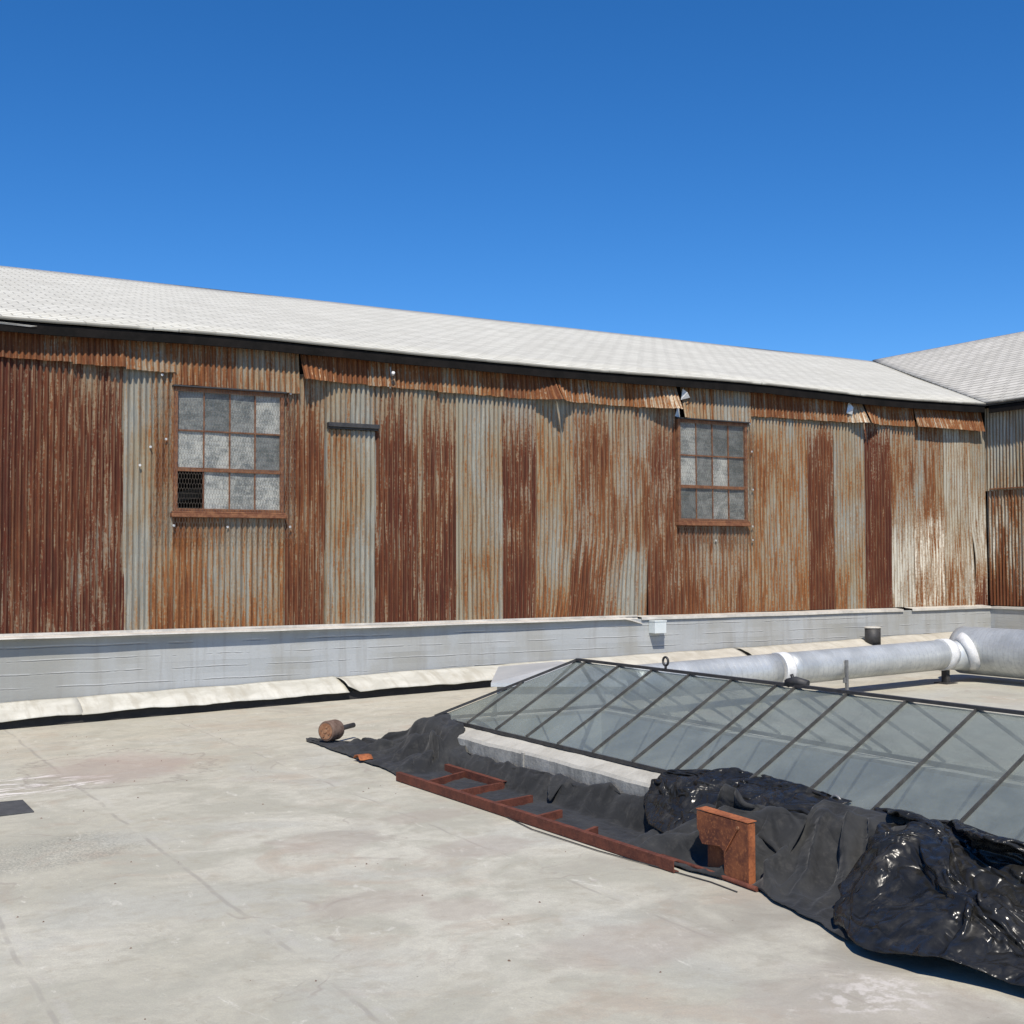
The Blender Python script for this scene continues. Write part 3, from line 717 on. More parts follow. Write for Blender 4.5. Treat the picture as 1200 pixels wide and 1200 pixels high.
# return under the wing
m = MB(); m.grid(40, 3, lambda u, v: (WX-.17 - 0*v, PY-.0-(PY-2.9)*u, (deck_z(WX)+.0)*(1-v)+(WB-.035)*v), uvf=lambda u, v: (30+12*u, WB*v), flip=False); m.build('return_face', M['parapet'], par)
b = MB(); b.box((WX-.158, 2.9, -.5), (WX+.02, PY+.02, WB-.06)); b.build('return_core', M['curb'], par)
# cap flashing: deep drip on the left run, shallow on the right
def capf(name, x0, x1, y0, lip, z, mat, n=60, endbend=0, th=.003):
    m = MB()
    def fn(u, v):
        x = x0+(x1-x0)*u; w = .004*nz(x*2.1, 3)+.006*nz(x*.7, 9)
        eb = endbend*max(0, (x-(x1-.30))/.30)
        prof = [(WY-.022, z+.012), (WY-.05, z+.008), (y0+eb*.5+(.008*max(0, x-2) if endbend else 0), z-.004), (y0-.003+eb*.5+(.008*max(0, x-2) if endbend else 0), z-.006-lip)]
        k = min(3, int(round(v*3))); yy, zz = prof[k]
        return (x, yy, zz + w - (eb*.9 if k > 1 else 0))
    m.grid(n, 3, fn, smooth=False, uvf=lambda u, v: (u, v), flip=False)
    o = m.build(name, mat, par); s = o.modifiers.new('t', 'SOLIDIFY'); s.thickness = th; return o
capf('cap_flashing', -12, 10.62, PY-.125, .010, WB-.018, M['cap'], 200, endbend=.09)
capf('cap_flashing', 10.60, 15.95, PY-.022, .035, WB-.012, M['cap'], 60)
capf('cap_flashing', 16.15, WX-.2, PY-.030, .035, WB-.004, M['cap'], 30)
g = MB(); g.box((-12, WY-.085, WB-.008), (10.6, WY-.024, WB+.016)); g.build('batten', M['cap'], par)
g = MB(); g.box((WX-.20, 2.9, WB-.05), (WX-.02, PY-.02, WB-.012)); g.build('wing_cap_flashing', M['cap'], par)
# white membrane upstand with a loose wavy lower edge, black felt below
def skirt(x0, x1, cutL=0, cutR=0, n=100, seed=0, name='membrane_skirt'):
    m = MB()
    def fn(u, v):
        x = x0+(x1-x0)*u; dz = deck_z(x)
        wide = max(0, min(1, (x-9)/4.0))
        zt = dz + .235 + .012*nz(x*.8, seed) - .03*wide; yt = PY-.012
        drop = max(0, 1-(x1-x)/.12)*cutR*.5 + max(0, 1-(x-x0)/.16)*cutL
        yb = WY-.66+.05*nz(x*.9, seed, 2)+.02*nz(x*4, seed); zb = dz + .095 + .020*nz(x*1.3, 5, seed) + .010*nz(x*5, seed) + drop - .075*wide
        bulge = .035*math.sin(v*math.pi)*(1+nz(x*2, seed))
        # crease folds
        cr = .018*abs(nz(x*1.1+v*.8, v*2, seed+4))
        return (x, yt+(yb-yt)*v, zt+(zb-zt)*v + bulge + cr)
    m.grid(n, 8, fn, uvf=lambda u, v: (x0+(x1-x0)*u, v*.6))
    o = m.build(name, M['membrane'], par); s = o.modifiers.new('t', 'SOLIDIFY'); s.thickness = .006; return o
skirt(-12, 2.78, seed=1, n=160); skirt(2.76, 5.88, seed=2, cutR=.0, n=60); skirt(5.86, 12.30, seed=4, cutL=.09, n=120)
skirt(12.33, 14.95, seed=5, cutL=.05, n=50); skirt(14.97, WX-.2, seed=6, cutL=.04, n=60)
m = MB(); m.grid(120, 1, lambda u, v: (-12+(21)*u, WY-.60+.015*nz(u*60), deck_z(-12+21*u)-.01+.11*v)); m.build('felt_upstand', M['tar'], par)
# junction box with its conduit stub
jb = thing('junction_box', (10.84, PY-.09, .68), 'small pale grey metal box fixed to the parapet cap where the flashing ends', 'electrical box')
g = MB(); g.box((10.74, PY-.155, .72), (10.945, PY-.004, .90)); g.build('box_body', M['boxm'], jb, bevel=.005)
g = MB(); g.box((10.735, PY-.162, .885), (10.95, PY-.003, .905)); g.build('lid', M['boxm'], jb, bevel=.003)
# vent pipe on the skirt
vp = thing('vent_pipe', (14.99, WY-.42, deck_z(15)+.12), 'short black vent pipe standing on the white membrane behind the duct', 'pipe')
g = MB(); cx, cy, bz = 14.99, WY-.42, deck_z(15)+.10
g.tube([(cx, cy, bz), (cx, cy, bz+.29)], .125, 20); g.build('pipe_barrel', M['steel'], vp)
g = MB(); g.tube([(cx, cy, bz+.29), (cx, cy, bz+.312)], .132, 20); g.build('rim', M['cap'], vp)
g = MB(); g.tube([(cx, cy, bz), (cx, cy, bz+.02)], .18, 16); g.build('base_flange', M['tar'], vp)

# ------------------------------------------------------------------ skylight
sk = thing('skylight', (5.79, 6.3, .05), 'long hipped glass skylight with dark bars on a concrete curb in the roof', 'skylight')
CZ = .375; x0, x1, y0, y1 = SKY
g = MB(); t = .13
def wall(a, b, n=40):
    pass
def curb_box(ax, ay, bx, by):
    m = MB(); m.box((ax, ay, -.45), (bx, by, CZ-.02)); return m
ow = .125
def curb_side(p, q, inn, n=50):
    # outer face, sloping mortar ledge and inner face of one side, slightly uneven
    m = MB(); p = Vector((*p, 0)); q = Vector((*q, 0)); nrm = Vector((*inn, 0))
    prof = [(-ow, -.45), (-ow, CZ-.065), (-ow+.02, CZ-.045), (.02, CZ-.004), (t, CZ-.004), (t, -.45)]
    def fn(u, v):
        a, z = prof[min(5, int(round(v*5)))]
        e = -ow if a < 0 else 0
        L = (q-p).length; d = (q-p).normalized()
        s = -(-a)*0
        b = p + d*(a + (L-2*a)*u) + nrm*a
        w_ = .008*nz(b.x*2.3, b.y*2.3, a*3) + .004*nz(b.x*11, b.y*11, z*9)
        return (b.x+nrm.x*w_, b.y+nrm.y*w_, z + (w_ if z > 0 else 0))
    m.grid(n, 5, fn, smooth=False)
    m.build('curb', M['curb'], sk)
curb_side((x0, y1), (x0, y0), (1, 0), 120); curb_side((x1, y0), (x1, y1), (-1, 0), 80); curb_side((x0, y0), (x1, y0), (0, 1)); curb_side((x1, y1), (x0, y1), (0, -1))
# painted lining of the light well
g = MB(); a = x0+t+.006; b_ = x1-t-.006; c = y0+t+.006; e = y1-t-.006; zt = CZ-.03; zb = -3.4
for P in ([(b_, c), (b_, e)], [(a, e), (a, c)], [(b_, e), (a, e)], [(a, c), (b_, c)]):
    (px_, py_), (qx, qy) = P
    g.quad([(px_, py_, zb), (px_, py_, zt), (qx, qy, zt), (qx, qy, zb)])
g.build('light_well', M['inner'], sk)
# glass: straight panels between the bars and hip-cut panels at both ends
RZs = .905; w = .90; e0 = .045
gz = CZ+.022
def fp(y, s, side=1):      # point on the front (side 1) or rear slope; s 0 eave .. 1 ridge
    xx = x0+.02+(w-.02)*s if side == 1 else x1-.02-(w-.02)*s
    return (xx, y, gz+(RZs-gz)*s)
ybars = [y1, 9.19, 8.71, 8.23, 7.78, 7.32, 6.84, 6.38, 6.20, 5.73, 5.25, 4.74, 4.21, 3.73, 3.27, y0]
def pane(P, side):
    m = MB(); P = [Vector(p) for p in P]; n = (P[1]-P[0]).cross(P[2]-P[0]).normalized()
    if n.z < 0: P = P[::-1]; n = -n
    Q = [p - n*.006 for p in P]
    m.quad(P); m.quad(Q[::-1])
    for i in range(len(P)):
        j = (i+1) % len(P); m.quad([P[i], Q[i], Q[j], P[j]])
    m.build('glass_pane', M['glass'], sk)
def smax(y):
    return max(0.0, min(1.0, (y1-y)/w, (y-y0)/w))
for side in (1, -1):
    for ya, yb in zip(ybars[:-1], ybars[1:]):
        sa, sb = smax(ya), smax(yb)
        P = [fp(ya, 0, side), fp(yb, 0, side)]
        if sb > 0: P.append(fp(yb, sb, side))
        # ridge/hip corner inside the bay
        for yc in (y1-w, y0+w):
            if yb < yc < ya: P.append(fp(yc, 1, side))
        if sa > 0: P.append(fp(ya, sa, side))
        if len(P) >= 3: pane(P, side)
for (ye, sg) in ((y1, -1), (y0, 1)):
    xsb = [x0+.02, 5.35, 5.79, 6.23, x1-.02]
    for xa, xb in zip(xsb[:-1], xsb[1:]):
        ha = min(xa-x0, x1-xa)/w; hb = min(xb-x0, x1-xb)/w
        P = [(xa, ye, gz), (xb, ye, gz), (xb, ye+sg*w*hb, gz+(RZs-gz)*hb), (xa, ye+sg*w*ha, gz+(RZs-gz)*ha)]
        if ha < .05: P = P[:3]
        if hb < .05: P = [P[0], P[1], P[3]]
        pane(P, 1)
def gbar(p, q, w_=.009, h_=.020, name='glazing_bar'):
    m = MB(); m.bar(p, q, w_, h_); return m.build(name, M['barmetal'], sk)
lift = Vector((0, 0, .012))
for side in (1, -1):
    for y in ybars[1:-1]:
        gbar(Vector(fp(y, .0, side))+lift, Vector(fp(y, smax(y), side))+lift)
for (ye, sg) in ((y1, -1), (y0, 1)):
    for xx in (5.35, 5.79, 6.23):
        h = min(xx-x0, x1-xx)/w
        gbar(Vector((xx, ye, gz+.012)), Vector((xx, ye+sg*w*h, gz+(RZs-gz)*h+.012)))
rp0, rp1 = Vector((5.79, y0+w, RZs+.018)), Vector((5.79, y1-w, RZs+.018))
m = MB(); m.bar(rp0, rp1, .036, .020); m.build('ridge_cap', M['steel'], sk)
for cx_, cy_, rp in ((x0, y1, rp1), (x1, y1, rp1), (x0, y0, rp0), (x1, y0, rp0)):
    m = MB(); m.bar(Vector((cx_, cy_, gz+.014)), rp, .024, .022); m.build('hip_bar', M['steel'], sk)
m = MB()
for P, Q in (((x0+.035, y0, gz), (x0+.035, y1, gz)), ((x1-.035, y0, gz), (x1-.035, y1, gz)), ((x0, y0+.02, gz), (x1, y0+.02, gz)), ((x0, y1-.02, gz), (x1, y1-.02, gz))):
    m.bar(Vector(P)-Vector((0,0,.006)), Vector(Q)-Vector((0,0,.006)), .03, .026)
m.build('eave_bar', M['steel'], sk)
def ring(c, r, rr, axis, name='lifting_ring', mat='steel'):
    m = MB(); pts = []
    for k in range(21):
        a = 2*math.pi*k/20
        u = Vector((math.cos(a)*r, 0, math.sin(a)*r)) if axis == 'y' else Vector((0, math.cos(a)*r, math.sin(a)*r))
        pts.append(Vector(c)+u)
    m.tube(pts, rr, 8, cap=False); m.tube([Vector(c)-Vector((0,0,r)), Vector(c)-Vector((0,0,r+.03))], rr*1.1, 8)
    return m.build(name, M[mat], sk)
ring((5.79, 7.62, RZs+.085), .032, .009, 'x'); ring((4.97, 5.02, CZ+.05), .040, .008, 'x', mat='strut')
m = MB(); m.tube([(5.79, 6.28, RZs+.03), (5.79, 6.20, RZs+.05), (5.82, 6.12, RZs+.03)], .03, 8); m.tube([(5.79, 6.22, RZs+.05), (5.79, 6.24, RZs+.09)], .012, 6); m.build('latch', M['steel'], sk)
# splash of mortar and a vertical crack block on the curb
m = MB(); m.box((x0-ow-.010, 8.02, .05), (x0-ow+.03, 8.045, CZ-.050)); m.build('curb_joint', M['curb'], sk)

# ------------------------------------------------------------------ metal clad roof hatch beyond the skylight
ht = thing('roof_hatch', (7.3, 12.2, .1), 'low pale zinc hipped cover box behind the far end of the glass skylight', 'roof hatch')
Fd = Vector((.85, -.527, 0)); Sd = Vector((.527, .85, 0)); P1 = Vector((6.30, 11.27, 0)); LF, LS, hz = 1.42, 2.0, .50
def hp(a, b_, z): 
    v = P1 + Fd*a + Sd*b_; return Vector((v.x, v.y, z))
m = MB(); i_ = .06
c4 = [hp(i_, i_, 0), hp(LF-i_, i_, 0), hp(LF-i_, LS-i_, 0), hp(i_, LS-i_, 0)]
for k in range(4):
    p, q = c4[k], c4[(k+1) % 4]; m.quad([(p.x, p.y, deck_z(p.x)-.02), (q.x, q.y, deck_z(q.x)-.02), (q.x, q.y, hz-.01), (p.x, p.y, hz-.01)])
m.build('box_body', M['capdark'], ht)
m = MB(); A, B, C_, D = hp(0, 0, hz), hp(LF, 0, hz), hp(LF, LS, hz), hp(0, LS, hz); ra = hp(LF/2, LF/2, hz+.12); rb = hp(LF/2, LS-LF/2, hz+.12)
dn = Vector((0, 0, -.04))
m.quad([A, B, ra]); m.quad([B, C_, rb, ra]); m.quad([C_, D, rb]); m.quad([D, A, ra, rb])
for p, q in ((A, B), (B, C_), (C_, D), (D, A)): m.quad([p+dn, q+dn, q, p])
m.quad([A+dn, D+dn, C_+dn, B+dn])
m.build('hip_cover', M['sheet'], ht)

# ------------------------------------------------------------------ ventilation duct
du = thing('ventilation_duct', (11.5, 10.66, .2), 'spiral galvanised round duct with white sealed joints running low over the roof behind the skylight', 'duct')
DY = 10.66; r1 = .185
def dc(x): return (x, DY, deck_z(x)+.17+r1)
m = MB(); m.tube([dc(7.62+i*.2) for i in range(11)], r1, 40); m.build('duct_section', M['galv'], du)
m = MB(); m.tube([dc(9.72+i*.2) for i in range(14)] + [dc(12.38)], r1, 40); m.build('duct_section', M['galv'], du)
m = MB(); m.tube([dc(9.66+.02*i) for i in range(8)], r1+.010, 40, rf=lambda i: r1+.009+.004*nz(i*.7)); m.build('joint_band', M['white'], du)
r2 = .30; DX = 12.98; cz2 = deck_z(DX)+.07+r2
m = MB(); m.tube([(12.34, DY, deck_z(12.4)+.17+r1), (12.44, DY, deck_z(12.4)+.17+r1), (12.50, DY-.0, cz2-.05)], r1+.012, 36, rf=lambda i: (r1+.010, r1+.014, r1+.006)[i]); m.build('joint_band', M['white'], du)
m = MB(); m.tube([(12.44, DY, deck_z(12.4)+.17+r1), (12.60, DY-.02, cz2-.05), (12.74, DY-.05, cz2-.03)], r1, 36, rf=lambda i: (r1, r1-.01, r1+.03)[i]); m.build('duct_elbow', M['sheet'], du)
m = MB(); m.tube([(12.68, DY-.06, cz2-.03), (12.76, DY-.10, cz2)], r1+.05, 36, rf=lambda i: (r1+.02, r1+.07)[i]); m.build('joint_band', M['white'], du)
m = MB(); m.tube([(DX, DY+.20, cz2), (DX, DY+.17, cz2)] + [(DX, DY+.1-i*.25, cz2) for i in range(30)], r2, 44, rf=lambda i: r2*.8 if i == 0 else r2); m.build('duct_section', M['galv'], du)
for x, y, zt_, s_ in ((12.42, DY-.02, .22, 1), (DX, 8.3, .1, 1), (DX, 5.0, .1, 1)):
    m = MB(); zb_ = deck_z(x)
    m.box((x-.03, y-.04, zb_), (x+.03, y+.04, zb_+zt_)); m.box((x-.10, y-.10, zb_-.001), (x+.10, y+.10, zb_+.012)); m.build('support_leg', M['steel'], du)
m = MB(); x = 10.55; y = DY-r1-.012; m.box((x-.016, y-.02, deck_z(x)), (x+.016, y+.008, deck_z(x)+.42)); m.box((x-.05, y-.015, deck_z(x)+.16), (x-.016, y+.006, deck_z(x)+.22)); m.box((x-.06, y-.05, deck_z(x)-.001), (x+.06, y+.04, deck_z(x)+.01)); m.build('support_leg', M['strut'], du)

# ------------------------------------------------------------------ small things on the deck
# broken ladder-like angle iron frame
lz = deck_z(4.2)
la = thing('ladder_frame', (4.2, 7.2, lz), 'broken rust brown steel ladder lying flat beside the black tarpaulin', 'ladder')
def channel(m, p, q, wd=.040, h=.066, t_=.006):
    p = Vector(p); q = Vector(q); dd = (q-p).normalized(); sd = dd.cross(Vector((0,0,1))).normalized()
    up = Vector((0,0,1))
    m.bar(p+sd*(-wd/2)+up*h/2, q+sd*(-wd/2)+up*h/2, t_, h)
    m.bar(p+up*(h-t_/2)-sd*.0, q+up*(h-t_/2)-sd*.0, wd-t_, t_)
    m.bar(p+up*(t_/2), q+up*(t_/2), wd-t_, t_)
m = MB(); channel(m, (4.215, 5.464, lz+.004), (4.131, 8.874, lz+.004)); m.build('side_rail', M['rustl'], la, bevel=.002)
m = MB(); channel(m, (4.60, 8.02, lz+.015), (4.595, 8.95, lz+.015)); m.build('side_rail', M['rustl'], la, bevel=.002)
for (a, b_) in (((4.17, 8.40), (4.60, 8.62)), ((4.17, 7.93), (4.60, 8.03)), ((4.18, 7.42), (4.52, 7.49)), ((4.19, 6.88), (4.42, 6.95)), ((4.20, 6.34), (4.33, 6.40))):
    m = MB(); m.bar((a[0], a[1], lz+.036), (b_[0], b_[1], lz+.040), .008, .062); m.bar((a[0], a[1]+.014, lz+.062), (b_[0], b_[1]+.014, lz+.066), .030, .006); m.build('rung', M['rustl'], la)
rd = MB(); rd.tube([(4.329, 5.95, lz+.022), (4.335, 5.4, lz+.02), (4.318, 4.93, lz+.018)], .013, 10)
o = rd.build('steel_rod', M['rustl'], loc=(4.33, 5.4, lz)); tag(o, 'thin rusty rod on the deck between the ladder end and the upright orange box', 'rod')
rd = MB(); rd.tube([(4.20, 7.6, lz+.006), (4.05+.05, 6.8, lz+.006), (4.13, 6.1, lz+.006), (4.19, 5.6, lz+.008), (4.24, 5.2, lz+.006), (4.23, 4.98, lz+.006)], .0035, 6)
o = rd.build('loose_wire', M['steel'], loc=(4.2, 6.4, lz)); tag(o, 'thin dark wire lying along the near edge of the rusty ladder', 'wire')
# upright rusty box with its lower left corner rusted away
rb_ = thing('rusty_box', (4.34, 5.18, lz), 'upright orange rusted flat steel box with a missing lower corner beside the black plastic', 'metal box')
bx0, bx1, by0, by1, bh = 4.33, 4.385, 5.01, 5.43, .335
outl = [(by0, 0), (by0+.19, 0), (by0+.195, .155), (by0+.23, .175), (by1-.045, .16), (by1-.02, .19), (by1-.02, .22), (by1, .235), (by1, bh), (by0, bh)]
def plate(pts, th, nrm, name, mat):
    m = MB(); A_ = [Vector(p) for p in pts]; B_ = [p + Vector(nrm)*th for p in A_]; n_ = len(A_)
    m.quad(A_[::-1]); m.quad(B_)
    for i in range(n_):
        j = (i+1) % n_; m.quad([A_[i], A_[j], B_[j], B_[i]])
    return m.build(name, M[mat], rb_, bevel=.0015)
plate([(bx0, y, lz+z) for y, z in outl], .005, (1, 0, 0), 'front_panel', 'rustp')
plate([(bx0+.007, by0, lz), (bx1, by0+.004, lz), (bx1, by0+.004, lz+bh), (bx0+.007, by0, lz+bh)], .005, (0, 1, 0), 'side_panel', 'rusto')
plate([(bx0-.002, by0-.004, lz+bh+.002), (bx0-.002, by1+.004, lz+bh+.006), (bx1+.01, by1-.002, lz+bh+.012), (bx1+.006, by0-.002, lz+bh+.006)], .005, (0, 0, 1), 'top_flange', 'rusto')
plate([(bx1, by0+.01, lz), (bx1, by1-.03, lz), (bx1, by1-.03, lz+bh-.003), (bx1, by0+.01, lz+bh-.003)], -.005, (1, 0, 0), 'back_panel', 'rustp')
m = MB(); m.bar((bx0-.004, by0+.17, lz+.165), (bx0-.004, by0+.07, lz+.30), .005, .008, up=(1,0,0)); m.build('weld_seam', M['rusto'], rb_)
m = MB(); m.tube([(bx0-.006, by0+.075, lz+.30), (bx0+.001, by0+.075, lz+.30)], .010, 10); m.build('bolt', M['hub'], rb_)
# drum with hub and shaft
dz = deck_z(4.4)+.012
dr = thing('rusty_drum', (4.43, 10.95, dz), 'small rusty brown motor drum with a shaft lying at the tip of the tarpaulin', 'drum')
ax = Vector((.86, .50, .0)).normalized(); c0 = Vector((4.33, 10.90, dz+.118))
m = MB(); m.tube([c0, c0+ax*.015, c0+ax*.15, c0+ax*.17], .095, 28, rf=lambda i: (.088, .095, .095, .088)[i]); m.build('drum_body', M['rustd'], dr)
m = MB(); m.tube([c0-ax*.006, c0+ax*.002], .075, 24); m.tube([c0-ax*.012, c0], .018, 12)
for k in range(4):
    a = k*math.pi/2+.4; u = Vector((0,0,1)); s_ = ax.cross(u); p = c0-ax*.006+(u*math.cos(a)+s_*math.sin(a))*.045
    m.tube([p, p-ax*.008], .010, 8)
m.build('hub', M['hub'], dr)
m = MB(); m.tube([c0+ax*.17, c0+ax*.43+Vector((0,0,.01))], .024, 14); m.build('shaft', M['steel'], dr)
# scrap of rusty iron
m = MB(); z_ = deck_z(4.2)
for k in range(6): pass
m.grid(10, 3, lambda u, v: (4.20+.12*v+.01*nz(u*5, v*3), 9.95-.16*u, z_+.03+.035*math.sin(u*math.pi)+.015*nz(u*6, v*4, 2)))
o = m.build('rusty_scrap', M['rusto'], loc=(4.25, 9.9, z_)); s = o.modifiers.new('t', 'SOLIDIFY'); s.thickness = .006
tag(o, 'small curled scrap of rusty iron on the edge of the dark tarpaulin', 'scrap metal')
m = MB(); z_ = deck_z(1.0); m.box((.45, 9.36, z_+.004), (1.52, 9.86, z_+.022)); m.box((1.1, 9.345, z_+.004), (1.16, 9.36, z_+.012))
o = m.build('rubber_mat', M['rubber'], loc=(1, 9.6, z_), bevel=.004); tag(o, 'flat dark grey rubber pad on the bare deck at the left edge', 'mat')

# scattered grit and flakes blown over the deck
random.seed(5)
m = MB()
for k in range(110):
    x = random.uniform(-.3, 4.0); y = random.uniform(4.2, 13.5); r_ = random.uniform(.003, .010); z_ = deck_z(x); a = random.uniform(0, 6.28)
    top = (x, y, z_+r_*.8); ring_ = [(x+math.cos(a+q*1.2566)*r_*random.uniform(.6, 1.3), y+math.sin(a+q*1.2566)*r_*random.uniform(.6, 1.3), z_-.001) for q in range(5)]
    for q in range(5): m.quad([ring_[q], ring_[(q+1) % 5], top])
struct(m.build('roof_grit', M['rustd']), 'stuff')
